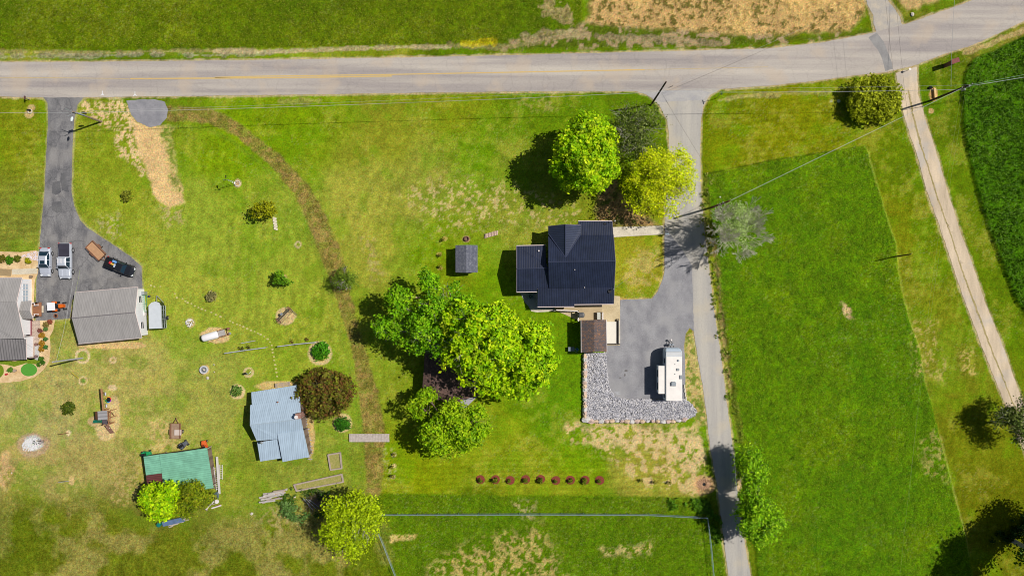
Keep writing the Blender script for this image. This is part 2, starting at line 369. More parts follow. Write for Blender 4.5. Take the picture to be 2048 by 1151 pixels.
    # mown swath/ditch
    dd = ldist(px, py, DITCH); wv = 17 + 4*np.sin(py/60)
    m = sstep(wv+3, wv-3, dd + (n2-.5)*9); lay(m*.9, c3(132,122,56), .9); lay(m*sstep(.52,.62,n2)*.45, c3(108,126,36), .7); lay(m*sstep(.52,.64,fbm(px,py,10,3,77))*.45, c3(172,138,84), .6)
    tex = np.maximum(tex, m)
    m2 = sstep(32, 27, dd) * sstep(18, 22, dd) * (px < np.interp(py, [p[1] for p in DITCH], [p[0] for p in DITCH])); lay(m2*.35, c3(112,138,40), .4)
    line([(655,800),(690,850),(745,880)], 6, c3(120,140,40), .3)
    # bare soil
    def soil(poly, c, s=1.0, soft=3, warp=8, speck=.0, speckc=(110,134,40)):
        m = region(poly, soft, warp); lay(m*s, c3(*c), .45)
        if speck: lay(m*sstep(speck, speck+.08, fbm(px, py, 9, 4, 91, .65))*.9, c3(*speckc), .5)
    soil([(260,226),(275,244),(300,254),(324,252),(334,290),(350,340),(362,370),(369,405),(340,413),(310,395),(298,360),(288,330),(276,300),(266,262)], (222,188,130), 1, 4, 8)
    soil([(318,252),(345,256),(352,330),(362,390),(345,380),(332,300)], (186,172,100), .7, 5, 12, .5)
    def scatter(poly, c, thr=.55, s=.9, sc=6, seed=101, soft=12):
        m = region(poly, soft, 12); lay(m*sstep(thr, thr+.07, fbm(px, py, sc, 3, seed, .7))*s, c3(*c), .4)
    scatter([(165,205),(255,203),(270,250),(275,300),(300,345),(285,350),(240,310),(225,290),(240,260),(200,255),(168,225)], (224,194,142), .46, .95, 5, 101, 5)
    scatter([(190,440),(240,425),(245,470),(215,480)], (196,184,128), .5, .7, 5, 103, 10)
    scatter([(320,410),(365,410),(370,450),(330,450)], (190,170,116), .5, .7, 5, 104, 10)
    scatter([(800,380),(900,350),(1000,370),(1080,380),(1160,420),(1170,450),(1020,450),(860,460)], (206,184,124), .57, .75, 7, 105, 20)
    scatter([(1060,190),(1110,190),(1110,222),(1040,225),(1030,200)], (176,160,90), .55, .5, 6, 106, 10)
    scatter([(720,470),(745,470),(770,560),(740,570)], (186,164,104), .5, .6, 7, 107, 10)
    scatter([(1240,560),(1270,500),(1320,500),(1320,560),(1290,590)], (192,170,100), .5, .6, 9, 108, 12)
    scatter([(1130,845),(1390,850),(1405,880),(1415,930),(1400,990),(1300,975),(1230,930),(1180,890),(1130,880)], (212,184,128), .5, .85, 13, 109, 10)
    scatter([(1160,848),(1300,850),(1400,870),(1410,930),(1390,950),(1330,900),(1250,895),(1190,880)], (212,186,134), .42, .9, 9, 110, 9)
    scatter([(930,1090),(1080,1050),(1150,1180),(1000,1300),(830,1200),(860,1130)], (192,170,102), .49, .85, 8, 111, 22)
    scatter([(1200,1095),(1300,1085),(1300,1105),(1210,1110)], (200,176,116), .45, .8, 7, 112, 10)
    scatter([(775,1075),(830,1068),(830,1076),(780,1084)], (206,180,110), .3, .9, 7, 113, 3)
    scatter([(1020,1000),(1070,1000),(1070,1040),(1030,1030)], (196,176,122), .5, .6, 6, 114, 8)
    scatter([(60,690),(330,690),(330,860),(180,1000),(0,1000),(0,770)], (196,176,104), .55, .35, 9, 115, 30)
    scatter([(300,840),(340,835),(350,870),(400,890),(350,900),(290,905)], (206,182,116), .44, .75, 9, 116, 10)
    scatter([(0,905),(15,905),(25,940),(10,975),(0,975)], (206,172,120), .36, .8, 9, 117, 6)
    scatter([(215,905),(285,905),(290,1000),(225,1010),(218,960)], (190,168,104), .5, .7, 5, 118, 4)
    scatter([(1820,640),(1870,640),(1900,760),(1830,750)], (190,170,100), .56, .7, 7, 119, 14)
    scatter([(1860,860),(1885,870),(1890,960),(1850,950),(1835,890)], (176,160,94), .5, .6, 7, 120, 10)
    scatter([(1675,610),(1690,608),(1706,635),(1695,645)], (206,176,128), .35, .9, 6, 121, 3)
    scatter([(500,1030),(560,1000),(620,1050),(540,1065)], (176,160,104), .5, .6, 6, 122, 12)
    scatter([(770,900),(790,900),(790,960),(770,960)], (210,200,150), .6, .4, 4, 123, 6)
    scatter([(1915,700),(1950,700),(1955,750),(1920,750)], (200,180,100), .54, .8, 5, 124, 6)
    # edges of roads: sandy verge
    for poly, cc, wd in ((ROAD,(200,178,136),2.2),(LANE,(206,184,136),2.6),(LDRIVE,(176,170,112),1.8),(TRACK,(196,176,132),2.5),(DRIVE,(200,176,126),1.6),(GRAVTOP,(190,170,130),5)):
        s = sdist(px, py, poly); lay(sstep(-wd-2, -wd+.6, s + (n2-.5)*6)*.75, c3(*cc), .5); hgt *= sstep(1.5, 9, -s); tex = np.where(s > -4, .2, tex)
    # leaf litter under the yellow tree
    soil([(1215,330),(1235,380),(1290,430),(1320,452),(1226,452),(1226,444),(1190,440),(1200,380)], (176,140,96), .9, 7, 10, .55, (90,104,40))
    lay(sstep(.62,.7,fbm(px,py,5,2,133))*region([(1215,330),(1290,430),(1320,452),(1190,440)],6,6)*.6, c3(92,72,52), .4)
    # around the stone pad
    soil([(1371,667),(1382,668),(1395,735),(1405,800),(1418,850),(1396,848),(1380,805),(1370,770)], (206,178,120), .75, 4, 6, .48)
    # rings of bare soil
    def ring(x, y, r, c=(224,198,150), w=3.2, fill=None, fr=None):
        d = np.hypot(px-x, (py-y))
        lay(sstep(w, w-1.6, np.abs(d-r) + (n2-.5)*2.5)*.95, c3(*c), .25)
        if fill: lay(sstep(fr or r-2, (fr or r-2)-2, d), c3(*fill), .4)
    ring(165,712,13,(220,196,150),3.4,(150,160,70)); ring(226,720,5,(216,190,140),2.6); ring(166,761,7.5,(220,196,150),2,(120,150,60)); ring(497,744,8.5,(216,190,140),3)
    ring(475,783,12,(222,196,146),4); ring(640,706,20,(214,192,136),5); ring(685,845,15,(212,190,132),5); ring(596,489,5.5,(206,186,140),2); ring(1663,202,1,(190,190,170),2)
    for (x, y, rx, ry, c) in ((410,739,10,10,(214,180,120)),(431,670,31,16,(222,190,138)),(571,632,20,17,(220,192,138)),(136,814,14,14,(196,172,110)),(137,865,5,6,(228,206,160)),(475,367,7,9,(214,180,140)),(423,593,10,9,(186,160,100)),
            (381,645,10,11,(186,170,110)),(565,555,9,7,(206,178,120)),(225,775,9,6,(222,196,150)),(65,890,33,24,(186,160,124)),(143,960,6,10,(214,182,124)),(1408,970,24,19,(216,176,124)),(545,815,1,1,(0,0,0)),
            (621,872,9,44,(206,176,116)),(560,772,48,11,(216,186,122)),(1868,188,9,14,(214,170,110)),(1862,222,5,5,(216,180,120)),(58,228,9,8,(206,180,120)),(62,215,8,6,(204,176,120)),(1785,235,1,1,(90,90,30)),(1677,202,2,2,(180,190,150)),
            (1240,600,14,5,(216,176,112)),(1292,530,15,18,(176,162,84)),(225,690,72,8,(220,186,128)),(140,625,7,14,(206,170,110)),(213,855,22,30,(214,188,134)),(190,842,14,9,(206,176,128)),(225,830,16,38,(210,186,130)),(1450,1030,8,20,(100,90,50)),(288,578,1,1,(0,0,0)),(1477,968,8,12,(214,184,140)),
            (787,909,5,4,(210,190,130)),(788,931,5,4,(210,190,130)),(786,953,5,4,(210,190,130)),(889,477,5,4,(196,172,90)),(878,508,5,4,(196,172,90)),(880,536,5,4,(196,172,90)),(932,478,8,7,(190,160,110))):
        if c == (0,0,0): continue
        d = np.hypot((px-x)/rx, (py-y)/ry); lay(sstep(1.08, .88, d + (n2-.5)*.5)*.9, c3(*c), .45)
    d = np.hypot((px-66)/20, (py-886)/15); lay(sstep(1.15,.75,d+(n2-.5)*.6), c3(216,214,210), .5); lay(sstep(.55,.3,np.hypot((px-82)/18,(py-882)/9)+(n2-.5)*.5)*.7, c3(120,104,96), .5)
    # small flowers/pale weeds scattered
    fl = sstep(.80,.86,vnoise(px,py,1.6,201)) * (1-sstep(-2,2,sdist(px,py,ROAD)))
    lay(fl*.12*sstep(.45,.6,n1), c3(214,206,150), .2)
    col = np.clip(col, .004, .8)
    hgt = hgt + (n3-.5)*.05*(1+tex) + (np.random.RandomState(5).rand(*X.shape)-.5)*.03*tex
    far = (np.abs(X) > 93) | (np.abs(Y) > 55); hgt = np.where(far, 0, hgt)
    s = np.maximum.reduce([sdist(px, py, q) for q in (ROAD, LANE, DRIVE, LDRIVE, TRACK, GRAVTOP, PAD, BED_L)])
    hgt = np.where(s > -6, np.minimum(hgt, -.005)*0 - .012, hgt)
    ny, nx = X.shape; nv = nx*ny
    me = bpy.data.meshes.new('ground'); me.vertices.add(nv)
    me.vertices.foreach_set('co', np.stack([X, Y, hgt - .02], -1).astype(np.float32).ravel())
    idx = np.arange(nv).reshape(ny, nx); q = np.stack([idx[:-1,:-1], idx[:-1,1:], idx[1:,1:], idx[1:,:-1]], -1).reshape(-1, 4)
    me.loops.add(q.size); me.loops.foreach_set('vertex_index', q.ravel().astype(np.int32)); me.polygons.add(len(q))
    me.polygons.foreach_set('loop_start', np.arange(0, q.size, 4, dtype=np.int32)); me.update(calc_edges=True)
    me.polygons.foreach_set('use_smooth', np.ones(len(q), bool))
    at = me.color_attributes.new('tint', 'FLOAT_COLOR', 'POINT')
    at.data.foreach_set('color', np.concatenate([col, tex[..., None]], -1).astype(np.float32).ravel())
    m = bpy.data.materials.new('grass_and_soil'); m.use_nodes = True; t = m.node_tree; b = t.nodes['Principled BSDF']
    b.inputs['Roughness'].default_value = .95; b.inputs['Specular IOR Level'].default_value = .0
    av = t.nodes.new('ShaderNodeAttribute'); av.attribute_name = 'tint'; tc = t.nodes.new('ShaderNodeTexCoord')
    na = t.nodes.new('ShaderNodeTexNoise'); na.inputs['Scale'].default_value = 4.5; na.inputs['Detail'].default_value = 5; na.inputs['Roughness'].default_value = .9
    t.links.new(tc.outputs['Object'], na.inputs['Vector'])
    mr = t.nodes.new('ShaderNodeMapRange'); mr.inputs['From Min'].default_value = .36; mr.inputs['From Max'].default_value = .64
    t.links.new(na.outputs['Fac'], mr.inputs['Value'])
    lo = t.nodes.new('ShaderNodeMath'); lo.operation = 'MULTIPLY_ADD'; lo.inputs[1].default_value = -.40; lo.inputs[2].default_value = .74
    hi = t.nodes.new('ShaderNodeMath'); hi.operation = 'MULTIPLY_ADD'; hi.inputs[1].default_value = .42; hi.inputs[2].default_value = 1.24
    t.links.new(av.outputs['Alpha'], lo.inputs[0]); t.links.new(av.outputs['Alpha'], hi.inputs[0])
    t.links.new(lo.outputs[0], mr.inputs['To Min']); t.links.new(hi.outputs[0], mr.inputs['To Max'])
    vm = t.nodes.new('ShaderNodeVectorMath'); vm.operation = 'SCALE'
    t.links.new(av.outputs['Color'], vm.inputs[0]); t.links.new(mr.outputs[0], vm.inputs['Scale']); nc = t.nodes.new('ShaderNodeTexNoise'); nc.inputs['Scale'].default_value = 3.1; nc.inputs['Detail'].default_value = 4; nc.inputs['Roughness'].default_value = .85; t.links.new(tc.outputs['Object'], nc.inputs['Vector'])
    hs = t.nodes.new('ShaderNodeVectorMath'); hs.operation = 'MULTIPLY_ADD'; hs.inputs[1].default_value = (1.5, .9, 1.3); hs.inputs[2].default_value = (.25, .55, .35)
    t.links.new(nc.outputs['Color'], hs.inputs[0]); hm = t.nodes.new('ShaderNodeVectorMath'); hm.operation = 'MULTIPLY'; t.links.new(vm.outputs[0], hm.inputs[0]); t.links.new(hs.outputs[0], hm.inputs[1]); t.links.new(hm.outputs[0], b.inputs['Base Color'])
    bp = t.nodes.new('ShaderNodeBump'); bp.inputs['Strength'].default_value = .8; bp.inputs['Distance'].default_value = .12
    t.links.new(na.outputs['Fac'], bp.inputs['Height']); t.links.new(bp.outputs[0], b.inputs['Normal'])
    me.materials.append(m)
    o = bpy.data.objects.new('ground', me); COL.objects.link(o); tag(o, kind='structure')
make_ground()

# ------------------------------------------------------------------ paved sheets
def outline(poly, step=3, jit=.8, seed=3, closed=True):
    pts = []; n = len(poly)
    for i in range(n if closed else n-1):
        (x1, y1), (x2, y2) = poly[i], poly[(i+1) % n]; L = math.hypot(x2-x1, y2-y1); k = max(1, int(L/step))
        for j in range(k): t = j/k; pts.append((x1+(x2-x1)*t, y1+(y2-y1)*t))
    ax = np.array(pts); dx = (fbm(ax[:,0], ax[:,1], 9, 3, seed)-.5)*2*jit; dy = (fbm(ax[:,0], ax[:,1], 9, 3, seed+9)-.5)*2*jit
    return [(ax[i,0]+dx[i], ax[i,1]+dy[i]) for i in range(len(pts))]
def smooth_poly(poly, it=2):
    for _ in range(it):
        q = []
        for i in range(len(poly)):
            a, b = poly[i], poly[(i+1) % len(poly)]
            q += [(a[0]*.75+b[0]*.25, a[1]*.75+b[1]*.25), (a[0]*.25+b[0]*.75, a[1]*.25+b[1]*.75)]
        poly = q
    return poly
def sheet(name, poly, z, m, jit=.8, thick=0.0, step=3, kind='structure', seed=3, parent=None):
    pts = [P(x, y, 0) for x, y in outline(poly, step, jit, seed)]
    mb = MB()
    if thick: mb.prism([(p.x, p.y, z) for p in pts], thick)
    else: mb.poly([(p.x, p.y, z) for p in pts])
    o = mb.build(name, m, parent)
    if not thick and o.data.polygons[0].normal.z < 0: o.data.flip_normals()
    if kind: tag(o, kind=kind)
    return o

def asphalt(name, c1, c2, stretch=(1,1,1), rot=0, cracks=.0, stain=None, crackc=(70,70,72), fine=.16):
    m = bpy.data.materials.new(name); m.use_nodes = True; t = m.node_tree; b = t.nodes['Principled BSDF']
    b.inputs['Roughness'].default_value = .85; b.inputs['Specular IOR Level'].default_value = .2
    L = t.links.new; N = t.nodes.new
    tc = N('ShaderNodeTexCoord'); mp = N('ShaderNodeMapping'); mp.inputs['Scale'].default_value = stretch; mp.inputs['Rotation'].default_value = (0,0,R(rot)); L(tc.outputs['Object'], mp.inputs[0])
    n = N('ShaderNodeTexNoise'); n.inputs['Scale'].default_value = .5; n.inputs['Detail'].default_value = 6; n.inputs['Roughness'].default_value = .6; L(mp.outputs[0], n.inputs['Vector'])
    r = N('ShaderNodeValToRGB'); r.color_ramp.elements[0].color = c1; r.color_ramp.elements[1].color = c2; r.color_ramp.elements[0].position = .35; r.color_ramp.elements[1].position = .65; L(n.outputs['Fac'], r.inputs[0])
    n2 = N('ShaderNodeTexNoise'); n2.inputs['Scale'].default_value = 5; n2.inputs['Detail'].default_value = 5; n2.inputs['Roughness'].default_value = .8; L(tc.outputs['Object'], n2.inputs['Vector'])
    mr = N('ShaderNodeMapRange'); mr.inputs['From Min'].default_value=.3; mr.inputs['From Max'].default_value=.7; mr.inputs['To Min'].default_value = 1-fine; mr.inputs['To Max'].default_value = 1+fine; L(n2.outputs['Fac'], mr.inputs[0])
    vm = N('ShaderNodeVectorMath'); vm.operation = 'SCALE'; L(r.outputs[0], vm.inputs[0]); L(mr.outputs[0], vm.inputs['Scale'])
    last = vm.outputs[0]
    if cracks:
        # irregular crack network from a warped Voronoi
        nw = N('ShaderNodeTexNoise'); nw.inputs['Scale'].default_value = .8; nw.inputs['Detail'].default_value = 4; L(tc.outputs['Object'], nw.inputs['Vector'])
        ad = N('ShaderNodeMix'); ad.data_type='RGBA'; ad.blend_type='ADD'; ad.inputs['Factor'].default_value = 1.5; L(tc.outputs['Object'], ad.inputs['A']); L(nw.outputs['Color'], ad.inputs['B'])
        vo = N('ShaderNodeTexVoronoi'); vo.feature = 'DISTANCE_TO_EDGE'; vo.inputs['Scale'].default_value = .33; L(ad.outputs['Result'], vo.inputs['Vector'])
        mc = N('ShaderNodeMapRange'); mc.inputs['From Min'].default_value = .006; mc.inputs['From Max'].default_value = .03; mc.inputs['To Min'].default_value = cracks; mc.inputs['To Max'].default_value = 0; L(vo.outputs['Distance'], mc.inputs[0])
        mx = N('ShaderNodeMix'); mx.data_type='RGBA'; L(mc.outputs[0], mx.inputs['Factor']); L(last, mx.inputs['A']); mx.inputs['B'].default_value = C(*crackc); last = mx.outputs['Result']
    if stain:
        ns = N('ShaderNodeTexNoise'); ns.inputs['Scale'].default_value = .22; ns.inputs['Detail'].default_value = 5; L(tc.outputs['Object'], ns.inputs['Vector'])
        ms = N('ShaderNodeMapRange'); ms.inputs['From Min'].default_value = .52; ms.inputs['From Max'].default_value = .64; ms.inputs['To Max'].default_value = .5; L(ns.outputs['Fac'], ms.inputs[0])
        mx = N('ShaderNodeMix'); mx.data_type='RGBA'; L(ms.outputs[0], mx.inputs['Factor']); L(last, mx.inputs['A']); mx.inputs['B'].default_value = stain; last = mx.outputs['Result']
    L(last, b.inputs['Base Color'])
    bp = N('ShaderNodeBump'); bp.inputs['Strength'].default_value = .4; bp.inputs['Distance'].default_value = .03; L(n2.outputs['Fac'], bp.inputs['Height']); L(bp.outputs[0], b.inputs['Normal'])
    return m
M_ROAD = asphalt('road_asphalt', C(156,148,146), C(196,187,176), (.04,.9,1), 1.5, .10, C(196,178,158))
M_LANE = asphalt('lane_asphalt', C(168,164,160), C(190,184,174), (1.3,.08,1), -6, .05, C(196,184,162))
M_DRIVE = asphalt('new_asphalt', C(134,133,138), C(158,157,160), (1,.7,1), 0, .05, C(168,166,166), fine=.22)
M_LDRIVE = asphalt('old_asphalt', C(104,103,106), C(142,140,140), (1.5,.6,1), 0, .42, C(156,152,148), (78,78,82), .34)
M_GRAVEL = asphalt('pale_gravel', C(190,172,148), C(222,202,174), (1.4,.25,1), 20, 0, C(178,176,174))
M_PAD = asphalt('dark_gravel', C(132,132,138), C(158,156,160)); M_CONC = asphalt('concrete', C(202,192,172), C(224,214,194), (1,1,1), 0, .1)
M_TAN = asphalt('tan_concrete', C(196,176,138), C(214,196,160), (1,1,1), 0, .1, C(178,160,128)); M_BED = asphalt('bed_gravel', C(206,172,124), C(232,204,160), (2,2,1))
sheet('road', ROAD, .012, M_ROAD, 1.0)
sheet('lane', LANE, .008, M_LANE, 1.2)
sheet('driveway', DRIVE, .004, M_DRIVE, .6)
sheet('driveway', LDRIVE, .004, M_LDRIVE, .8, seed=8)
sheet('gravel_track', TRACK, .004, M_GRAVEL, 1.6)
sheet('gravel_track', GRAVTOP, .004, asphalt('grey_gravel', C(160,158,158), C(196,184,166)), 2.5)
sheet('gravel_pad', PAD, .004, M_PAD, 1.5)
M_PATCH = asphalt('patch_asphalt', C(140,138,138), C(158,156,154))
sheet('road_patch', [(1737,75),(1753,66),(1768,84),(1776,104),(1783,125),(1786,138),(1770,142),(1765,118),(1755,100)], .016, M_PATCH, 1.0)
sheet('road_patch', [(105,364),(120,362),(122,384),(112,390),(104,386)], .010, asphalt('dark_patch', C(90,90,94), C(112,111,112), fine=.25), 1.0)
sheet('road_patch', [(122,345),(129,346),(133,368),(139,384),(125,380),(121,362)], .010, MATS.get('x') or bpy.data.materials['dark_patch'], 1.6)
sheet('road_patch', [(104,404),(122,402),(124,422),(114,426),(104,420)], .010, bpy.data.materials['dark_patch'], 1.6)
sheet('road_patch', [(1290,188),(1330,181),(1400,180),(1420,185),(1408,200),(1322,204),(1308,198)], .014, asphalt('junction_asphalt', C(166,164,166), C(184,180,176)), 1.2)
M_HUMP = mat('track_centre_strip', C(140,136,80), .95, .3, 3, .6, 14, col2=C(196,172,130))
CTR = [(1817,180),(1826,230),(1845,300),(1862,352),(1876,400),(1902,470),(1924,540),(1950,610),(1980,690),(2010,765),(2040,840),(2080,930)]
sheet('grass_strip', [(x-1.5-.5*math.sin(i), y) for i, (x, y) in enumerate(CTR)] + [(x+1.3+.5*math.sin(i*2), y) for i, (x, y) in reversed(list(enumerate(CTR)))], .012, M_HUMP, 1.6, step=2)
M_OIL = mat('oil_stain', C(112,108,108), .8, .25, 4); M_SCUFF = mat('pale_scuff', C(178,180,184), .9, .15, 4)
for (x, y, rx, ry, m_) in ((1252,741,3.2,2.2,M_OIL),(1240,755,2.4,1.4,M_OIL),(1249,749,1.8,2.6,M_OIL),(1234,784,7,1.1,M_SCUFF),(1237,788,5,.8,M_SCUFF)):
    sheet('stain', [(x+rx*math.cos(k*.628), y+ry*math.sin(k*.628)) for k in range(10)], .012, m_, 1.3, step=1, seed=int(x))
M_YEL = mat('worn_yellow_paint', C(222,188,96), .8, .2, 3, col2=C(198,172,128)); M_YF = mat('faded_yellow_paint', C(196,174,128), .8, .2, 3)
def strip(name, pts, wd, z, m):
    q = [P(x, y) for x, y in pts]; L_ = []; R_ = []
    for i, p in enumerate(q):
        d = (q[min(i+1, len(q)-1)] - q[max(i-1, 0)]).normalized(); nrm = Vector((-d.y, d.x, 0)) * wd/2
        L_.append((p+nrm)); R_.append((p-nrm))
    mb = MB()
    for i in range(len(q)-1): mb.poly([(v.x, v.y, z) for v in (R_[i], R_[i+1], L_[i+1], L_[i])])
    return tag(mb.build(name, m), kind='structure')
strip('road_marking', [(430,155),(512,152.8),(760,149.5),(1024,144.6),(1160,142),(1290,139.5)], .17, .018, M_YEL)
strip('road_marking', [(260,157.5),(512,156),(650,154.5),(784,152.3)], .2, .018, M_YEL)
strip('road_marking', [(0,155),(120,156),(258,157.3)], .10, .018, M_YF)
strip('road_marking', [(1292,139.5),(1536,134)], .07, .018, M_YF)
for (x, y) in ((205,186),(270,187)):      # chalked survey arrows on the asphalt
    mb = MB(); p = P(x, y); mb.box((p.x, p.y, .018), (.1, .7, .002)); mb.box((p.x-.14, p.y-.26, .0185), (.09,.4,.002), R(-40)); mb.box((p.x+.14, p.y-.26, .0187), (.09,.4,.002), R(40))
    tag(mb.build('road_marking', mat('white_chalk', C(226,228,232), .9, .1)), kind='structure')
sheet('walkway', [(1225,454),(1327,451),(1327,468.5),(1227,474)], .05, M_CONC, .15, .06)
sheet('patio', [(1226,591),(1240,592),(1240,690),(1212,690),(1212,640),(1156,640),(1110,620),(1110,606)], .05, M_TAN, .15, .06)
# ------------------------------------------------------------------ vegetation
NPR = np.random.RandomState(12)
M_LEAF = leafmat('leaves', .2)
M_BARK = mat('bark', C(120,104,88), .9, .3, 6, .5); M_BARKG = mat('pale_grey_bark', C(176,168,158), .9, .2, 6, .4); M_TWIG = mat('grey_twigs', C(206,200,184), .9, .2, 6)

def leaves(name, blobs, n_cl, per, size, cols, parent=None, spread=.3, zflat=1.0, up=.5, shell=.45, floor=.05, dark=None, seed=None, bottom=-.55, tri=False, gap=.3):
    """crown: blobs=[(x,y,z,rx,ry,rz)] world metres; n_cl clumps per blob-volume share, `per` leaves each"""
    rs = np.random.RandomState(seed if seed is not None else NPR.randint(1e6))
    vol = np.array([b[3]*b[4]*b[5] for b in blobs]) ** .72; share = vol / vol.sum()
    cen = []; out = []
    for b, s in zip(blobs, share):
        n = max(3, int(n_cl*s)); d = rs.normal(size=(n*3, 3)); d /= np.linalg.norm(d, axis=1)[:, None]; d = d[d[:, 2] > bottom][:n]
        r = 1 - shell * rs.rand(len(d)) ** 1.6
        lump = 1 + .20*np.sin(d[:,0]*5.1+b[0])*np.sin(d[:,1]*4.7+b[1]) + .12*np.sin(d[:,2]*9+d[:,0]*8)
        c = np.array(b[:3]) + d * (r*lump)[:, None] * np.array(b[3:6]); cen.append(c); out.append(d)
    cen = np.concatenate(cen); out = np.concatenate(out); keep = cen[:, 2] > floor
    if gap: g_ = fbm(cen[:,0]*1.0+cen[:,2]*.5, cen[:,1]*1.0-cen[:,2]*.4, 1.5, 2, int(abs(blobs[0][0])*7) % 97); keep &= (g_ > np.quantile(g_, gap)) | (rs.rand(len(g_)) < .12)
    cen = cen[keep]; out = out[keep]
    N = len(cen) * per; assert N > 0; ci = np.repeat(np.arange(len(cen)), per)
    off = rs.normal(size=(N, 3)) * spread; off[:, 2] *= .6*zflat
    p = cen[ci] + off; p[:, 2] = np.maximum(p[:, 2], .03)
    nr = out[ci]*.7 + rs.normal(size=(N, 3))*.6 + np.array([0, 0, up]); nr /= np.linalg.norm(nr, axis=1)[:, None]
    a = np.cross(nr, rs.normal(size=(N, 3))); a /= np.linalg.norm(a, axis=1)[:, None]; bb = np.cross(nr, a)
    sz = size * (.45 + 1.0*rs.rand(N)**1.3); A = a * sz[:, None]; B = bb * (sz*.62)[:, None]
    if tri:
        V = np.stack([p-A, p+A, p+B*1.6], 1); k = 3
    else:
        V = np.stack([p-A, p-B*.9+A*.1, p+A, p+B], 1); k = 4
    q = np.arange(N*k).reshape(N, k)
    me = bpy.data.meshes.new(name); me.vertices.add(N*k); me.vertices.foreach_set('co', (V.reshape(-1, 3) - (np.array(toploc(parent)) if parent else 0)).astype(np.float32).ravel())
    me.loops.add(N*k); me.loops.foreach_set('vertex_index', q.ravel().astype(np.int32)); me.polygons.add(N)
    me.polygons.foreach_set('loop_start', np.arange(0, N*k, k, dtype=np.int32)); me.update(calc_edges=True)
    cs = np.array([[lin(v) * .86 for v in c] for c in cols]); w1 = rs.rand(len(cen))[ci]*.65 + rs.rand(N)*.35
    x = w1 * (len(cs)-1); i0 = np.clip(x.astype(int), 0, len(cs)-2); f = (x-i0)[:, None]
    cc = cs[i0]*(1-f) + cs[i0+1]*f; cc *= (.7 + .6*rs.rand(N))[:, None]; dull = (rs.rand(len(cen)) < .16)[ci]; cc[dull] = cc[dull]*.6 + np.array([.02,.035,.008])
    at = me.color_attributes.new('tint', 'FLOAT_COLOR', 'CORNER')
    at.data.foreach_set('color', np.repeat(np.concatenate([np.clip(cc,0,.85), np.ones((N,1))], 1), k, axis=0).astype(np.float32).ravel())
    me.materials.append(M_LEAF); o = bpy.data.objects.new(name, me); COL.objects.link(o)
    if parent: o.parent = parent
    return o

def branches(mb, a, d, L, r, depth, rr, spread=.55, n=3, minr=.012, sides=4, up=.12):
    segs = 3; p = Vector(a); d = Vector(d).normalized()
    for i in range(segs):
        q = p + d * (L/segs); r1 = r*(1-.3*(i+1)/segs); mb.tube(p, q, max(r*(1-.3*i/segs), minr), max(r1, minr), sides, False)
        p = q; d = (d + Vector((rr.uniform(-1,1), rr.uniform(-1,1), rr.uniform(-.6,1)))*.14).normalized()
        if depth > 0 and i > 0:
            s = (d + Vector((rr.uniform(-1,1), rr.uniform(-1,1), rr.uniform(-.3,.8)))*spread*1.4).normalized()
            branches(mb, p, s, L*.62, r1*.6, depth-1, rr, spread, n, minr, sides, up)
    if depth > 0:
        for k in range(n):
            s = (d + Vector((rr.uniform(-1,1), rr.uniform(-1,1), rr.uniform(-.5,.9)+up))*spread).normalized()
            branches(mb, p, s, L*rr.uniform(.6,.8), r*.55, depth-1, rr, spread, n, minr, sides, up)

def tree(name, label, base, blobs, n_cl, per, size, cols, cat='tree', group=None, gap=.3, trunk=.25, spread=.3, shell=.45, up=.5, bark=None, twigs=0, limb=1.0, bottom=-.55, crown='crown', zflat=1., tri=False, seed=None):
    """base: pixel of the trunk foot; blobs=[(px,py,rpx_x,rpx_y,z,rz)] as seen from above at height z"""
    b = P(*base); root = thing(name, label, cat, (b.x, b.y, 0), 0, group); W = []
    for (x, y, rx, ry, z, rz) in blobs:
        c = P(x, y, z); s = K*(H-z)/H; W.append((c.x, c.y, z, rx*s, ry*s, rz))
    rr = random.Random(int(base[0]*7+base[1])); mb = MB()
    zt = min(w_[2]-w_[5]*.4 for w_ in W); zt = max(zt, .3); top = Vector((b.x, b.y, zt)) ; cx = sum(w_[0] for w_ in W)/len(W); cy = sum(w_[1] for w_ in W)/len(W)
    top.x += (cx-b.x)*.25; top.y += (cy-b.y)*.25
    if trunk:
        mb.path([(b.x, b.y, -.05), (b.x*.5+top.x*.5, b.y*.5+top.y*.5, zt*.5), tuple(top)], trunk, trunk*.7, 8)
        for w_ in W:
            c = Vector(w_[:3]); mid = top.lerp(c, .5) + Vector((rr.uniform(-.3,.3), rr.uniform(-.3,.3), .2))
            mb.path([top, mid, c], trunk*.5, trunk*.22, 6)
            for k in range(7):
                d = Vector((rr.gauss(0,1), rr.gauss(0,1), rr.gauss(.2,.6))).normalized()
                e_ = c + Vector((d.x*w_[3], d.y*w_[4], d.z*w_[5]))*.78*limb; st = mid.lerp(c, rr.uniform(.2,1))
                mb.path([st, st.lerp(e_, .5)+Vector((0,0,.15)), e_], trunk*.2, trunk*.05, 4)
                for j in range(twigs):
                    s2 = st.lerp(e_, rr.uniform(.4,1)); d2 = (d + Vector((rr.uniform(-1,1), rr.uniform(-1,1), rr.uniform(-.4,.8)))*.8).normalized()
                    mb.path([s2, s2 + d2*w_[3]*.22, s2 + d2*w_[3]*.42 + Vector((0,0,.1))], .03, .012, 3)
        mb.build('trunk', bark or M_BARK, root)
    leaves(crown, W, n_cl, per, size, cols, root, spread, zflat, up, shell, bottom=bottom, tri=tri, seed=seed, gap=gap)
    return root

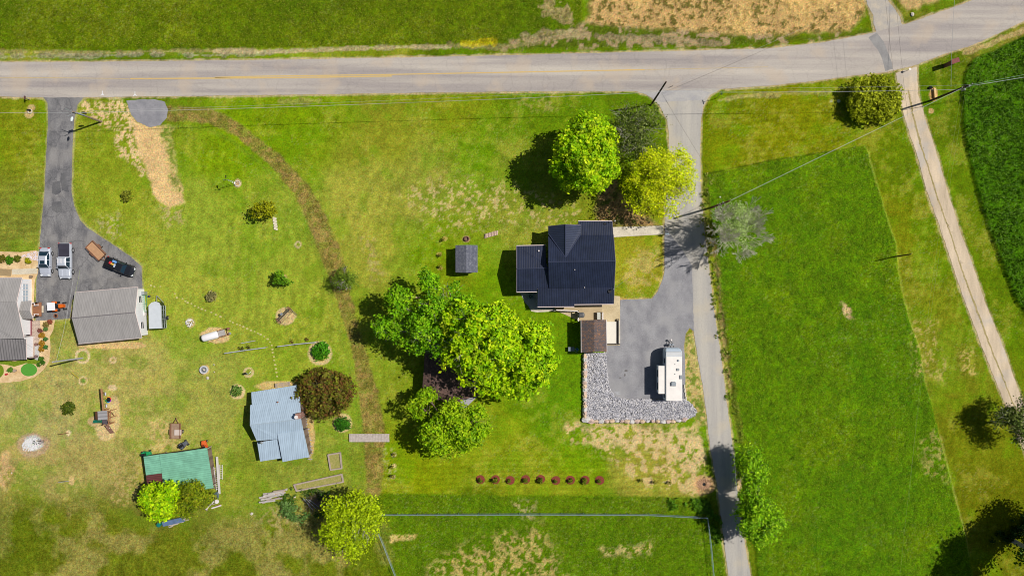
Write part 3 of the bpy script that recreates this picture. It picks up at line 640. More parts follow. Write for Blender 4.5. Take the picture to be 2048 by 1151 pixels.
LIME = [(92,158,6),(156,208,10),(198,228,16),(226,240,44)]
MID = [(74,130,8),(124,182,14),(160,206,22),(184,218,40)]
YEL = [(158,182,4),(202,224,8),(236,244,16),(248,250,64)]
DARK = [(54,76,20),(88,108,36),(124,138,60),(160,168,110)]
COPPER = [(54,56,14),(110,92,34),(132,88,50),(112,118,30),(140,146,40),(120,76,54)]
BOX = [(88,104,8),(140,150,14),(176,184,28),(196,200,50)]
tree('maple_tree', 'round dense bright green maple west of the yellow tree, crown like a ball', (1158,330),
     [(1170,312,62,70,7,4.3),(1150,300,42,42,8,3.2),(1192,302,42,46,8,3.2),(1172,345,46,40,6.5,3.6),(1180,260,40,30,6,3.0),(1138,330,34,38,5.5,2.8),(1205,330,32,36,6,2.8)], 3300, 12, .22, LIME, trunk=.35, spread=.24, seed=1, bottom=-.4, gap=.18)
tree('tree', 'dark half-bare tree with silvery twigs beside the utility pole at the junction', (1262,282),
     [(1275,262,50,50,6,3),(1296,242,30,32,5.5,2.2),(1250,240,34,30,5.5,2.2),(1275,300,40,40,5,2.4),(1240,285,26,30,4.5,2)], 1100, 7, .16, DARK, trunk=.28, spread=.4, shell=.8, bark=M_BARKG, twigs=9, seed=2)
tree('tree', 'large bright yellow-leaved tree hanging over the lane by the front walk', (1300,372),
     [(1322,352,54,52,7,3.2),(1350,335,40,42,6.5,2.6),(1302,335,42,40,6.5,2.6),(1290,390,40,38,5.5,2.4),(1335,400,42,36,5.5,2.4),(1362,372,32,40,5.5,2.2),(1275,360,30,34,5,2.2)], 2500, 8, .15, YEL, trunk=.32, spread=.30, shell=.5, bark=M_BARK, twigs=4, seed=3, up=1.1)
tree('bush', 'big round olive-green bush on the lawn beside the gravel track', (1742,203),
     [(1749,199,48,44,1.6,1.7),(1726,192,28,32,1.7,1.5),(1772,192,28,32,1.7,1.5),(1768,215,30,26,1.5,1.4),(1728,216,28,26,1.5,1.4),(1750,172,30,20,1.4,1.2),(1784,205,16,22,1.2,1.1),(1712,206,16,22,1.1,1.0)], 1900, 10, .19, [(108,124,10),(156,168,18),(186,196,32),(206,212,56)], 'bush', trunk=.2, spread=.2, seed=4, bottom=-.2, gap=.16)
tree('tree', 'leafy green tree with a bare stub limb, westernmost of the clump by the cabin', (860,650),
     [(797,605,26,32,7,2.2),(855,562,22,22,7,1.8),(905,586,22,22,7.5,1.8),(866,612,30,28,8.5,2.4),(770,655,24,22,6,1.7),(806,664,28,24,6.5,2),(845,652,32,28,8,2.4),(873,680,30,28,8,2.4),(835,690,20,16,6.5,1.6),(930,618,28,28,8,2.2)], 2000, 10, .21, [(66,124,8),(112,176,12),(150,202,20),(186,220,40)], trunk=.35, spread=.32, shell=.6, twigs=3, seed=5, bark=M_BARKG, limb=1.15)
tree('maple_tree', 'tallest bright lime maple in the middle of the clump, east of the cabin roof', (955,705),
     [(958,655,56,50,10,3.6),(925,640,40,38,9,3.2),(995,650,40,44,9,3.2),(940,705,50,46,9.5,3.4),(990,700,48,46,10,3.4),(965,745,48,36,8,3.0),(915,690,34,40,8,2.8),(1005,755,38,38,7,2.8)], 2900, 12, .25, LIME, trunk=.4, spread=.28, shell=.5, twigs=3, seed=6, bark=M_BARKG, limb=1.15)
tree('maple_tree', 'lime maple on the east side of the clump, nearest the brown shingled shed', (1052,705),
     [(1068,690,44,40,8,3.2),(1058,730,50,44,8,3.2),(1082,720,32,40,7,2.8),(1040,765,38,32,7,2.8),(1030,700,30,40,8,2.8),(1065,660,32,22,7,2.2)], 1900, 12, .25, LIME, trunk=.32, spread=.28, shell=.5, seed=7)
tree('tree', 'yellow-green broad tree just south of the cabin', (898,845),
     [(842,812,22,26,5,2),(880,868,40,36,5.5,2.4),(930,858,42,38,6,2.6),(905,830,30,30,5.5,2.2),(955,845,26,34,5,2.2),(900,890,36,22,4.5,2),(855,790,18,14,4.5,1.5)], 1900, 11, .21, [(90,144,8),(144,192,16),(180,212,24),(204,222,40)], trunk=.3, spread=.28, shell=.55, seed=8)
tree('beech_tree', 'copper-leaved spreading tree beside the blue metal barn roof', (652,786),
     [(640,782,40,42,2.2,2.2),(668,788,36,40,2.2,2.1),(650,760,42,22,1.8,1.7),(650,812,36,24,1.8,1.7),(612,780,20,34,1.6,1.5),(690,780,18,26,1.5,1.3)], 2000, 9, .2, COPPER, trunk=.2, spread=.2, seed=9, bottom=-.8)
tree('tree', 'bright green round tree at the southwest corner of the green-roofed shed', (322,998),
     [(318,1004,34,30,3.4,2.2),(305,990,24,22,3.4,1.8),(335,990,26,24,3.6,1.9),(325,1018,30,20,2.8,1.6)], 950, 10, .22, LIME, trunk=.16, spread=.24, seed=10)
tree('tree', 'olive-green smaller tree against the south edge of the green-roofed shed', (388,994),
     [(390,992,32,26,3.0,1.9),(375,1012,26,22,2.6,1.6),(405,998,24,22,2.6,1.6),(385,975,24,14,3.2,1.4)], 950, 8, .17, [(84,110,10),(128,150,16),(156,170,28),(172,160,40)], trunk=.14, spread=.25, shell=.6, seed=11)
tree('tree', 'feathery yellow-green tree at the north end of the short pasture fence', (700,1036),
     [(705,1028,46,40,6,2.4),(676,1064,36,38,5.5,2.2),(730,1050,32,40,5.5,2.2),(696,1090,42,28,5,2),(675,1020,28,28,5.5,2),(720,1005,28,18,5,1.8),(745,1030,18,26,4.5,1.5)], 2100, 8, .17, [(124,160,6),(168,196,10),(192,214,20),(206,224,40)], trunk=.26, spread=.36, shell=.6, up=.9, bark=M_BARKG, twigs=2, seed=12)
tree('bush', 'low dark green bush between the lumber pile and the feathery tree', (592,1026), [(580,1022,18,14,.4,.5),(600,1030,18,14,.5,.6),(572,1012,10,8,.4,.4)], 170, 8, .17, [(70,110,40),(110,150,70),(140,170,100)], 'bush', trunk=.0, spread=.25, seed=13, bottom=-.2)
GR = 'green trees on the east side of the lane'
tree('tree', 'northern of two light green trees overhanging the lane near the stone fire ring', (1490,935), [(1497,918,26,22,4.2,1.7),(1490,945,22,22,4.0,1.7),(1510,948,26,24,4,1.7),(1502,972,20,14,3.8,1.3)], 1000, 9, .19, MID, group=GR, trunk=.22, spread=.32, shell=.65, bark=M_BARKG, twigs=4, seed=14)
tree('tree', 'southern, larger of two light green trees overhanging the lane', (1502,1030), [(1515,1008,32,26,5.8,2.2),(1502,1030,28,30,5.8,2.2),(1530,1035,30,30,5.2,2.0),(1515,1062,32,24,5.0,2.0),(1500,1000,22,20,5,1.8),(1548,1050,18,28,4,1.6),(1502,982,16,14,4.5,1.4)], 1900, 9, .2, MID, group=GR, trunk=.28, spread=.32, shell=.6, twigs=2, seed=15)
tree('tree', 'dark thicket tree with grey branches at the right edge beside the gravel track', (1995,842), [(2022,838,36,26,4,2.0),(2045,820,28,26,4.5,2),(2050,865,30,30,4.5,2.2),(2010,825,22,16,3.5,1.4)], 850, 7, .17, DARK, trunk=.25, spread=.34, shell=.7, bark=M_BARKG, twigs=8, seed=16)
tree('tree', 'tall shade tree at the lower right corner casting a wide ragged shadow', (2025,1080), [(2140,1140,55,50,11,4),(2110,1170,45,45,10,3.6),(2165,1100,45,45,10,3.4),(2075,1120,30,34,8,2.4)], 1900, 9, .24, [(40,70,14),(70,104,24),(96,130,44)], trunk=.4, spread=.4, shell=.7, twigs=2, bark=M_BARKG, seed=17)
tree('tree', 'shade tree at the right edge just below the thicket, mostly beyond the corner', (2075,1030), [(2185,1055,44,40,9,3),(2165,1085,38,34,9,2.6)], 800, 8, .24, [(40,70,14),(70,104,24),(96,130,44)], trunk=.3, spread=.4, shell=.7, seed=18)
tree('tree', 'small yellow-green tree beside the pale stone slabs on the west lawn', (527,428), [(528,420,19,17,2.6,1.0),(517,424,13,12,2.5,.9),(538,416,12,12,2.4,.8)], 300, 8, .17, [(110,126,10),(160,164,18),(190,186,30)], trunk=.08, spread=.18, seed=19)
tree('tree', 'small bright green sapling tree halfway down the west lawn', (568,554), [(567,553,13,7,2.2,.6),(558,560,9,6,2.1,.5),(572,561,10,6,1.9,.5),(560,549,9,5,2.3,.5)], 190, 8, .17, [(66,120,20),(110,160,24),(150,186,30)], trunk=.07, spread=.16, seed=20)
tree('tree', 'thin half-leafed tree standing on the mown swath', (694,556), [(690,553,20,20,2.6,1.3),(680,562,18,18,2.3,1.2),(700,562,16,18,2.2,1.1)], 420, 6, .14, [(80,104,30),(120,148,40),(150,176,50)], trunk=.12, spread=.22, shell=.8, bark=M_BARKG, twigs=8, seed=21)
def bush(x, y, r, h, cols, label, n=60, size=.13, name='bush', group=None, cat='bush', sp=.1, seed=None, dist=0):
    return tree(name, label, (x, y), [(x, y, r, r, h*.5, h*.55)], n, 8, size, cols, cat, group, trunk=.0, spread=sp, shell=.3, bottom=-.3, crown='foliage', seed=seed)
bush(255,392,9,1.1,[(70,80,20),(130,140,40),(176,170,60)],'small olive bush alone on the lawn east of the long driveway', 90, .15, sp=.16)
bush(423,593,9,.8,[(100,96,60),(150,146,90),(180,170,120)],'dry greyish bush on the open west lawn east of the covered trailer', 110, .12, sp=.14)
bush(136,814,12,1.0,[(56,76,16),(84,100,20),(112,124,26)],'dark olive round bush west of the playset', 160, .15, sp=.13)
bush(642,702,15,1.0,[(40,100,16),(76,150,20),(110,176,34)],'bright green bush in the pale ring at the east end of the rails', 220, .17, sp=.16)
bush(685,846,13,.9,[(30,84,16),(60,126,24),(96,156,40)],'deep green round bush in the ring north of the plank footbridge', 180, .16, sp=.14)
bush(473,781,9,.6,[(60,110,40),(110,150,60),(150,176,90)],'loose leafy plant in the pale ring northwest of the blue barn', 70, .14, 'plant', None, 'plant', .16)

# nine mulched shrubs in a row
def mulched(i, x, y):
    p = P(x, y); x += .8
    sheet('mulch_bed', smooth_poly([(x+9.6*math.cos(t*math.pi/5), y+9.2*math.sin(t*math.pi/5)) for t in range(10)], 1), .014, mat('red_mulch', C(136,66,52), .95, .4, 9, .8, 30), .6, seed=i+30)
XS = [960,990,1019.5,1050.5,1080.5,1111,1140,1169.5,1198.5]; YS = [958,958,959.5,958,957.5,959.5,959,959,959.5]
SG = 'low shrubs in red mulch rings along the south lawn'
proto = None
for i, (x, y) in enumerate(zip(XS, YS)):
    mulched(i, x, y)
    lab = ('westernmost' if i == 0 else 'easternmost' if i == 8 else ordn(i+1) + ' from the west') + ' of the nine small shrubs in red mulch rings'
    if proto is None:
        proto = tree('shrub', lab, (x, y+1), [(x, y+1, 4.2, 4.2, .3, .4)], 46, 8, .11, [(50,80,14),(100,120,20),(160,160,30)], 'shrub', SG, trunk=.0, spread=.09, shell=.4, bottom=-.3, crown='foliage', seed=40)
    else:
        o = copy_tree(proto); q = P(x - (i % 3)*.6, y+1); o.location = (q.x, q.y, 0); o.rotation_euler = (0, 0, i*1.3); o['label'] = lab; s = 1 + .2*math.sin(i*2.1); o.scale = (s, s, s)
def mini(x, y, lab, grp, first=[None]):
    if first[0] is None:
        first[0] = tree('sapling', lab, (x, y), [(x, y, 3.2, 2.6, .45, .4)], 22, 6, .11, [(60,70,24),(120,124,44),(180,160,60)], 'sapling', grp, trunk=.02, spread=.1, shell=.5, bottom=-.3, seed=44)
    else:
        o = copy_tree(first[0]); q = P(x, y); o.location = (q.x, q.y, 0); o.rotation_euler = (0, 0, x); o['label'] = lab; o['group'] = grp
for x, y, l in ((787,909,'northernmost'),(788,931,'middle'),(786,953,'southernmost')): mini(x, y, l+' of three tiny saplings in a column east of the footbridge', 'tiny saplings beside the swath')
for x, y, l in ((889,477,'northernmost'),(878,508,'middle'),(880,536,'southernmost')): mini(x, y, l+' of three tiny saplings west of the small grey shed', 'tiny saplings by the grey shed')
for x, y, l in ((1280,956,'western'),(1310,960,'middle'),(1341,962,'eastern')): mini(x, y, l+' of three seedlings in thin soil east of the mulched shrubs', 'seedlings by the fire ring')

# bare tree on the verge
def bare_tree():
    b = P(1437,468); root = thing('bare_tree', 'pale nearly leafless tree with fine spreading twigs east of the lane', 'tree', (b.x, b.y, 0)); rr = random.Random(5); mb = MB()
    mb.path([(b.x,b.y,-.05),(b.x+.1,b.y,1.4),(b.x+.25,b.y+.1,2.6)], .22, .17, 8)
    for k in range(8):
        an = k*math.pi/4 + .3; d = Vector((math.cos(an)*.62+.16, math.sin(an)*.62, .95))
        branches(mb, (b.x+.2, b.y+.05, 1.6+.15*k), d, 3.0, .11, 4, rr, .5, 2, .023, 3)
    mb.build('trunk', M_TWIG, root)
    c = P(1475,452,7); leaves('crown', [(c.x+.2, c.y, 6.4, 3.0, 3.2, 1.9),(c.x+1.0,c.y+1.4,6.0,1.9,1.9,1.3),(c.x-1.0,c.y-1.2,5.6,1.9,2.0,1.2)], 1700, 8, .095, [(140,180,60),(176,208,100),(210,220,166),(150,196,70)], root, .3, shell=.8, seed=50, up=.9, gap=.35)
bare_tree()

# undergrowth along the east side of the lane and other rough plants: nobody could count them
def undergrowth(name, label, pts, n, cols, h=.5, wd=10, size=.16, per=7, seed=60):
    rs = random.Random(seed); bl = []
    for i in range(n):
        k = rs.random()*(len(pts)-1); j = int(k); f = k-j; x = pts[j][0]*(1-f)+pts[j+1][0]*f + rs.gauss(0, wd*.4); y = pts[j][1]*(1-f)+pts[j+1][1]*f + rs.gauss(0, wd*.3)
        p = P(x, y); r = rs.uniform(.25,.7)*min(1, wd/6); bl.append((p.x, p.y, h*rs.uniform(.1,.5), r, r, h*rs.uniform(.5,1)))
    o = leaves(name, bl, n*6, per, size, cols, None, .12, seed=seed, bottom=0); return tag(o, label, 'plants', kind='stuff')
undergrowth('undergrowth', 'tangled weeds and dry stalks along the east verge of the lane', [(1412,350),(1414,420),(1422,500),(1432,560),(1440,640),(1450,710),(1466,800),(1478,880)], 95, [(84,120,20),(120,150,30),(150,160,60),(200,176,120)], .22, 20, .13)
undergrowth('undergrowth', 'thick weeds in the shade at the fence corner west of the lane', [(1330,1005),(1380,1000),(1410,1015),(1430,1050),(1432,1080)], 110, [(60,110,16),(96,146,26),(120,160,30)], .6, 16, .17, 7, 61)
undergrowth('undergrowth', 'rough weeds around the brush pile south of the raised beds', [(560,1000),(620,985),(660,990),(640,1030)], 90, [(50,90,20),(80,120,36),(120,140,60)], .35, 14, .15, 6, 62)
undergrowth('undergrowth', 'tall dark weeds edging the bottom right trees', [(1990,1080),(2048,1040),(2060,1140)], 60, [(30,60,12),(60,90,24)], .8, 20, .2, 7, 63)
undergrowth('grass', 'strip of grass tufts growing between the wheel ruts of the gravel track', [(1818,180),(1826,230),(1845,300),(1862,350),(1878,400),(1905,470),(1925,540),(1950,610),(1980,690),(2010,765)], 260, [(120,124,60),(160,150,90),(176,160,116)], .05, 2.2, .06, 3, 64)
# tall-grass texture as many small blades over the uncut fields
def blades(name, label, poly, n, cols, h=.3, size=.13, seed=70, base=.2):
    rs = np.random.RandomState(seed); xs = [p[0] for p in poly]; ys = [p[1] for p in poly]
    x0, x1, y0, y1 = max(min(xs),-60), min(max(xs),2110), max(min(ys),-60), min(max(ys),1210)
    px = rs.uniform(x0, x1, n*2); py = rs.uniform(y0, y1, n*2); s = sdist(px, py, poly); m = s > 2; px = px[m][:n]; py = py[m][:n]; N = len(px)
    den = fbm(px, py, 12, 3, seed); keep = rs.rand(N) < sstep(.2,.75,den)*1.3; px = px[keep]; py = py[keep]; N = len(px)
    p = np.stack([(px-1024)*K, (575.5-py)*K, base + h*rs.rand(N)], 1)
    nr = rs.normal(size=(N,3))*.7 + np.array([0,0,.7]); nr /= np.linalg.norm(nr, axis=1)[:,None]; a = np.cross(nr, rs.normal(size=(N,3))); a /= np.linalg.norm(a, axis=1)[:,None]; b = np.cross(nr, a)
    sz = (size*(.5+rs.rand(N)))[:,None]; V = np.stack([p-a*sz, p+a*sz, p+b*sz*.9], 1)
    me = bpy.data.meshes.new(name); me.vertices.add(N*3); me.vertices.foreach_set('co', V.astype(np.float32).ravel()); me.loops.add(N*3); me.loops.foreach_set('vertex_index', np.arange(N*3, dtype=np.int32)); me.polygons.add(N)
    me.polygons.foreach_set('loop_start', np.arange(0, N*3, 3, dtype=np.int32)); me.update(calc_edges=True)
    cs = np.array([[lin(v)*.86 for v in c] for c in cols]); x = rs.rand(N)*(len(cs)-1); i0 = np.clip(x.astype(int),0,len(cs)-2); f = (x-i0)[:,None]; cc = cs[i0]*(1-f)+cs[i0+1]*f
    at = me.color_attributes.new('tint', 'FLOAT_COLOR', 'CORNER'); at.data.foreach_set('color', np.repeat(np.concatenate([cc, np.ones((N,1))],1),3,axis=0).astype(np.float32).ravel())
    me.materials.append(M_LEAF); o = bpy.data.objects.new(name, me); COL.objects.link(o); tag(o, label, 'grass', kind='stuff')
blades('grass', 'uncut mid-green hay grass covering the big field east of the lane', FIELD_G, 110000, [(84,116,10),(120,148,18),(158,174,44)], .16, .08, 70, .22)
blades('grass', 'deep green tall crop grass beyond the gravel track', FIELD_R, 26000, [(52,92,8),(76,120,14),(108,146,36)], .35, .15, 71, .5)
blades('grass', 'coarse tall grass in the field north of the main road', FIELD_N, 60000, [(84,106,10),(124,138,20),(166,168,60)], .12, .085, 72, .2)
blades('grass', 'rough pasture grass south of the mulched shrubs', FIELD_B, 40000, [(84,112,10),(118,142,20),(160,156,66)], .1, .08, 73, .1)

# ------------------------------------------------------------------ buildings
M_WHITE = mat('white_siding', C(236,236,240), .6, .04); M_TRIM = mat('white_trim', C(232,224,222), .5, .05); M_PINK = mat('pinkish_gutter', C(222,204,200), .45, .06)  # gutters and roof trim share one pale pinkish colour
M_DARKT = mat('dark_trim', C(60,58,62), .5, .1); M_BLK = mat('black_plastic', C(34,34,38), .4, .1); M_GLASS = mat('dark_glass', C(30,52,66), .12, .1, spec=.6); M_GREYGL = mat('pale_window', C(176,192,206), .25, .08, 3, spec=.5)
M_METALG = mat('galvanised_metal', C(176,182,188), .35, .1, metallic=.5); M_WOOD = mat('weathered_wood', C(176,160,146), .9, .2, 5, .3); M_WOODR = mat('red_brown_wood', C(150,96,70), .8, .2, 5, .3); M_DECK = ribbed('deck_boards', C(196,174,138), 90, .14, .8, .22, .3, spec=.2)
def slab(mb, pts, th=.1):                 # pts: [(px,py,z)] roof outline seen from above
    mb.prism([tuple(P(*p)) for p in pts], th)
def roofpart(name, pts, m, parent, th=.1): mb = MB(); slab(mb, pts, th); return mb.build(name, m, parent)
def wallpoly(name, pts, ztop, m, parent, z0=-.05):
    """walls standing on plan corners given as roof pixels seen at height z; inset by the caller"""
    mb = MB(); mb.prism([(p[0], p[1], p[2]) for p in pts], 0) if False else None
    n = len(pts); i = 0; mb.v = [tuple(p) for p in pts] + [(p[0], p[1], z0) for p in pts]
    for k in range(n): mb.f.append([k, (k+1) % n, n + (k+1) % n, n + k]); mb.mi.append(0)
    mb.f.append(list(range(n))); mb.mi.append(0)
    return mb.build(name, m, parent)
def inset(pts, d):
    c = sum((Vector(p) for p in pts), Vector()) / len(pts); r = []
    for p in pts:
        v = Vector(p); o = v - c; r.append(Vector((v.x - math.copysign(d, o.x), v.y - math.copysign(d, o.y), v.z - .12)))
    return r

# --- main black-roofed house
M_RB = ribbed('black_metal_roof', C(38,46,70), 0, .27, .42, .35, .6, .28); M_RBx = ribbed('black_metal_roof_crosswise', C(52,60,84), 90, .27, .42, .35, .6, .12)  # black roof tinted navy in its base colour, standing for reflected sky
hb = P(1150, 530); house = thing('house', 'large house with black ribbed metal roofs, cross gable and two lower wings', 'house', (hb.x, hb.y, 0))
zr, ze, zg = 5.5, 3.3, 5.1
roofpart('roof', [(1096.5,470,ze),(1096.5,523.2,zr),(1230.5,521.8,zr),(1226.5,469,ze)], M_RB, house)
roofpart('roof', [(1096.5,523.4,zr),(1230.5,522,zr),(1228,575,ze),(1098,576,ze)], M_RB, house)
roofpart('porch_roof', [(1156.4,442.3,2.7),(1224,442.3,2.7),(1226,470,ze+.1),(1160,470,ze+.1)], M_RB, house)
roofpart('porch_roof', [(1075.6,576.5,3.36),(1148.5,575.8,3.36),(1148.6,612.4,2.5),(1075.2,612.6,2.5)], M_RB, house); roofpart('porch_roof', [(1148.6,575.8,3.36),(1228,574.5,3.36),(1227,607.4,2.6),(1148.7,608,2.6)], M_RB, house)
gb = MB()   # cross gable: two slopes meeting at a north-south ridge
gA, gB, gC_, gD = P(1096.4,452.6,ze), P(1131,449,zg), P(1131,514.5,zg), P(1096.6,466.8,ze+.05)
gE, gF = P(1161.8,450.4,ze+.02), P(1161.6,467.8,ze+.1)
gb.prism([tuple(v) for v in (gA,gB,gC_,gD)], .1); o = gb.build('cross_gable_roof', M_RBx, house)
gb = MB(); gb.prism([tuple(v) for v in (gB,gE,gF,gC_)], .1); gb.build('cross_gable_roof', M_RBx, house)
cap = MB(); 
for a_, b_ in (((1131,449,zg),(1131,514.5,zg)),((1096.5,523.3,zr),(1230.5,521.9,zr)),((1161.6,467.8,ze+.14),(1131,514.5,zg)),((1096.6,466.8,ze+.1),(1131,514.5,zg))):
    cap.tube(P(*a_)+Vector((0,0,.03)), P(*b_)+Vector((0,0,.03)), .06, .06, 5)
cap.build('ridge_cap', mat('ridge_metal', C(70,76,100), .35, .1), house)
# west wing
roofpart('wing_roof', [(1033,491.8,3.0),(1090.8,490.5,3.0),(1092,526,3.9),(1096.6,535.6,4.2),(1033.6,537,4.2)], M_RB, house)
roofpart('wing_roof', [(1033.6,537.2,4.2),(1100,535.6,4.2),(1100,576,3.2),(1075,576.5,3.15),(1074.9,582.6,3.0),(1033.2,583.2,3.0)], M_RB, house)
cp = MB(); cp.tube(P(1033.4,537.1,4.24), P(1096.5,535.7,4.24), .06, .06, 5); cp.build('ridge_cap', MATS['ridge_metal'], house)
gt = MB()
for a_, b_ in (((1033,491,2.98),(1090.8,489.8,2.98)),((1033.2,583.9,2.98),(1074.9,583.3,2.98)),((1075.2,613.3,2.58),(1148.6,613,2.58)),((1148.6,608.8,2.58),(1227,608,2.58)),((1156.4,441.6,2.68),(1224,441.6,2.68))):
    gt.box(((P(*a_)+P(*b_))/2), ((P(*a_)-P(*b_)).length, .11, .11), math.atan2((P(*b_)-P(*a_)).y, (P(*b_)-P(*a_)).x))
gt.build('gutter', M_PINK, house)
rk = MB()
for a_, b_ in (((1131,448.6,zg),(1096.4,452.2,ze)),((1131,448.6,zg),(1161.6,450.0,ze)),((1230.9,521.9,zr),(1226.8,469,ze)),((1230.9,522,zr),(1228.4,575,ze)),((1228.4,575,ze),(1227.4,607.4,2.6)),((1224.3,442.3,2.7),(1226.3,470,ze)),((1032.6,491.8,3.0),(1033.1,537,4.2)),((1032.8,583.2,3),(1033.1,537,4.2))):
    rk.tube(P(*a_), P(*b_), .05, .05, 4)
rk.build('rake_trim', mat('rake_metal', C(128,120,130), .4), house)
wallpoly('wall', inset([P(1096.5,470,ze),P(1096.5,576,ze),P(1228,576,ze),P(1227,470,ze)], .35), 0, M_WHITE, house)
wallpoly('wall', inset([P(1033,492,3),P(1033,583,3),P(1098,583,3),P(1092,492,3)], .3), 0, M_WHITE, house)
wallpoly('wall', inset([P(1098,453,ze),P(1098,500,ze),P(1161,500,ze),P(1161,451,ze)], .3), 0, M_WHITE, house)
gw = MB(); q = P(1098,453.5,ze); q2 = P(1161,452.5,ze); q3 = P(1131,452.5,zg-.15); gw.prism([tuple(q+Vector((.2,-.2,-.1))), tuple(q3+Vector((0,-.2,-.05))), tuple(q2+Vector((-.2,-.2,-.1)))], .02); gw.build('gable_wall', M_WHITE, house)
for s_, (e1, e2, z1, z2, x) in enumerate((((1230.0,470),(1230.0,575),ze,zr,1226.2),((1033.6,492),(1033.6,583),3.0,4.2,1036))):
    g = MB(); a1 = P(x,e1[1],z1); a2 = P(x,e2[1],z1); mid = (a1+a2)/2; mid.z = z2-.15
    for q in (a1,a2): q.z = z1-.12
    g.loft([[tuple(a1), tuple(a2), tuple(mid)], [tuple(v+Vector((-.05,0,0))) for v in (a1,a2,mid)]]); g.build('gable_wall', M_WHITE, house)
po = MB()
for (x, y) in ((1157.5,446),(1190,446),(1223,446)): q = P(x, y, 2.6); po.box((q.x, q.y, 1.3), (.12,.12,2.6))
po.build('porch_post', M_TRIM, house)
for (x, y, z) in ((1077.5,501.5,3.25),): q = P(x,y,z); v = MB(); v.lathe((q.x,q.y,z-.1),[(.09,0),(.09,.4),(.12,.42),(.12,.46)],10); v.build('vent_pipe', M_TRIM, house)
for (x, y, z) in ((1149.5,539,4.85),(1169,574.5,3.35)): q = P(x,y,z); v = MB(); v.lathe((q.x,q.y,z-.15),[(.07,0),(.07,.35)],8); v.build('vent_pipe', M_TRIM, house)
mbd = MB(); q = P(1210,447.8,2.85); mbd.tube(q, q+Vector((.55,.12,.55)), .03); mbd.lathe((q.x-.02,q.y,q.z-.02),[(.14,0),(.2,.05),(.14,.1)],10); mbd.build('light_fixture', M_BLK, house)
q = P(1219.5,582,3.2); sdh = MB(); sdh.lathe((q.x,q.y,q.z),[(.02,0),(.28,.12),(.3,.16)],14); sdh.tube(q-Vector((0,0,.3)), q+Vector((0,0,.1)), .03); sdh.build('satellite_dish', M_BLK, house)
q = P(1226,578,3.4); sm = MB(); sm.tube((q.x,q.y,2.6),(q.x,q.y,4.0),.04,.04,6); sm.lathe((q.x,q.y,4.0),[(.09,0),(.09,.12),(.02,.18)],8); sm.build('service_mast', M_METALG, house)
# deck with railings
dk = P(1150,620); deck = thing('deck', 'tan board deck with white railings between the black-roofed house and the brown shed', 'deck', (dk.x, dk.y, 0))
mb = MB(); mb.prism([tuple(P(x,y,.45)) for x,y in ((1110,596),(1204,596),(1204,641),(1155,641),(1155,621),(1110,619))], .12); mb.build('floor', M_DECK, deck)
def railing(pts, z, parent, name='railing', m=None, h=.95, pick=.18, gap=.25):
    mb = MB(); Pp = [P(x, y, 0) for x, y in pts]
    for a_, b_ in zip(Pp[:-1], Pp[1:]):
        a_ = a_.copy(); b_ = b_.copy(); d = b_-a_; L = d.length; an = math.atan2(d.y, d.x); c = (a_+b_)/2
        mb.box((c.x,c.y,z+h), (L+.1,.14,.05), an); mb.box((c.x,c.y,z+.12), (L,.05,.06), an)
        k = max(1, int(L/gap))
        for i in range(k+1): p_ = a_.lerp(b_, i/k); mb.box((p_.x,p_.y,z+h/2), (.04,.04,h), an)
        for p_ in (a_, b_): mb.box((p_.x,p_.y,z+h/2+.03), (.12,.12,h+.1), an)
    return mb.build(name, m or M_TRIM, parent)
railing([(1112,619),(1155,621),(1155,641)], .45, deck)
railing([(1203.5,624),(1203.5,641)], .45, deck)
mb = MB(); 
for (x,y) in ((1112,598),(1155,640),(1203,597),(1203,640),(1156,598)): p_ = P(x,y); mb.box((p_.x,p_.y,.18),(.12,.12,.4))
mb.build('post', M_WOOD, deck)
t = thing('patio_table', 'black-framed glass side table against the deck railing', 'table', tuple(P(1197,631,.45))); q = P(1197,631,.45)
mb = MB(); mb.box((q.x,q.y,.45+.6),(.6,1.1,.02)); mb.build('tabletop', mat('pale_glass', C(206,206,196), .2), t)
mb = MB()
for sx in (-1,1):
    mb.box((q.x+sx*.31,q.y,1.06),(.05,1.2,.05))
    for sy in (-1,1): mb.box((q.x+sx*.31,q.y+sy*.56,.45+.3),(.05,.05,.6))
for sy in (-1,1): mb.box((q.x,q.y+sy*.58,1.06),(.6,.05,.05))
mb.build('frame', M_BLK, t)
g = thing('grill', 'black covered barbecue grill standing on the tan deck', 'grill', tuple(P(1161.5,629,.45))); q = P(1161.5,629,.45)
mb = MB(); mb.loft([[(q.x+sx*.5*k, q.y+sy*.42*k, .45+z) for sx,sy in ((-1,-1),(.6,-1),(1,-.5),(1,.5),(.6,1),(-1,1))] for z,k in ((.75,1),(1.0,1.02),(1.15,.85),(1.22,.5))]); mb.build('lid', mat('grill_lid', C(96,96,98), .4), g)
mb = MB(); mb.box((q.x,q.y,.45+.4),(.8,.7,.7)); mb.build('cabinet', M_BLK, g)
# AC unit
t = thing('air_conditioner', 'square grey air conditioning unit in the shaded corner by the west wing', 'air conditioner', tuple(P(1061,592))); q = P(1061,592)
mb = MB(); mb.box((q.x,q.y,.45),(.8,.8,.8)); mb.build('case', mat('ac_grey', C(120,150,156), .5, .1), t, bevel=.04)
mb = MB(); mb.lathe((q.x,q.y,.86),[(.32,0),(.32,.02)],20); mb.build('fan_grille', M_BLK, t)
mb = MB(); [mb.box((q.x,q.y,.895),(.6,.05,.015),k*math.pi/3) for k in range(3)]; mb.build('fan_blade', MATS['ac_grey'], t)
sheet('walkway', [(1040,585),(1112,585),(1112,619),(1062,621),(1057,612),(1050,604)], .03, asphalt('slate_slab', C(150,152,160), C(176,176,182)), .3, .04)
sheet('walkway', [(1062,617),(1111,616),(1111,622),(1075,624),(1062,622)], .045, M_CONC, .3, .04)

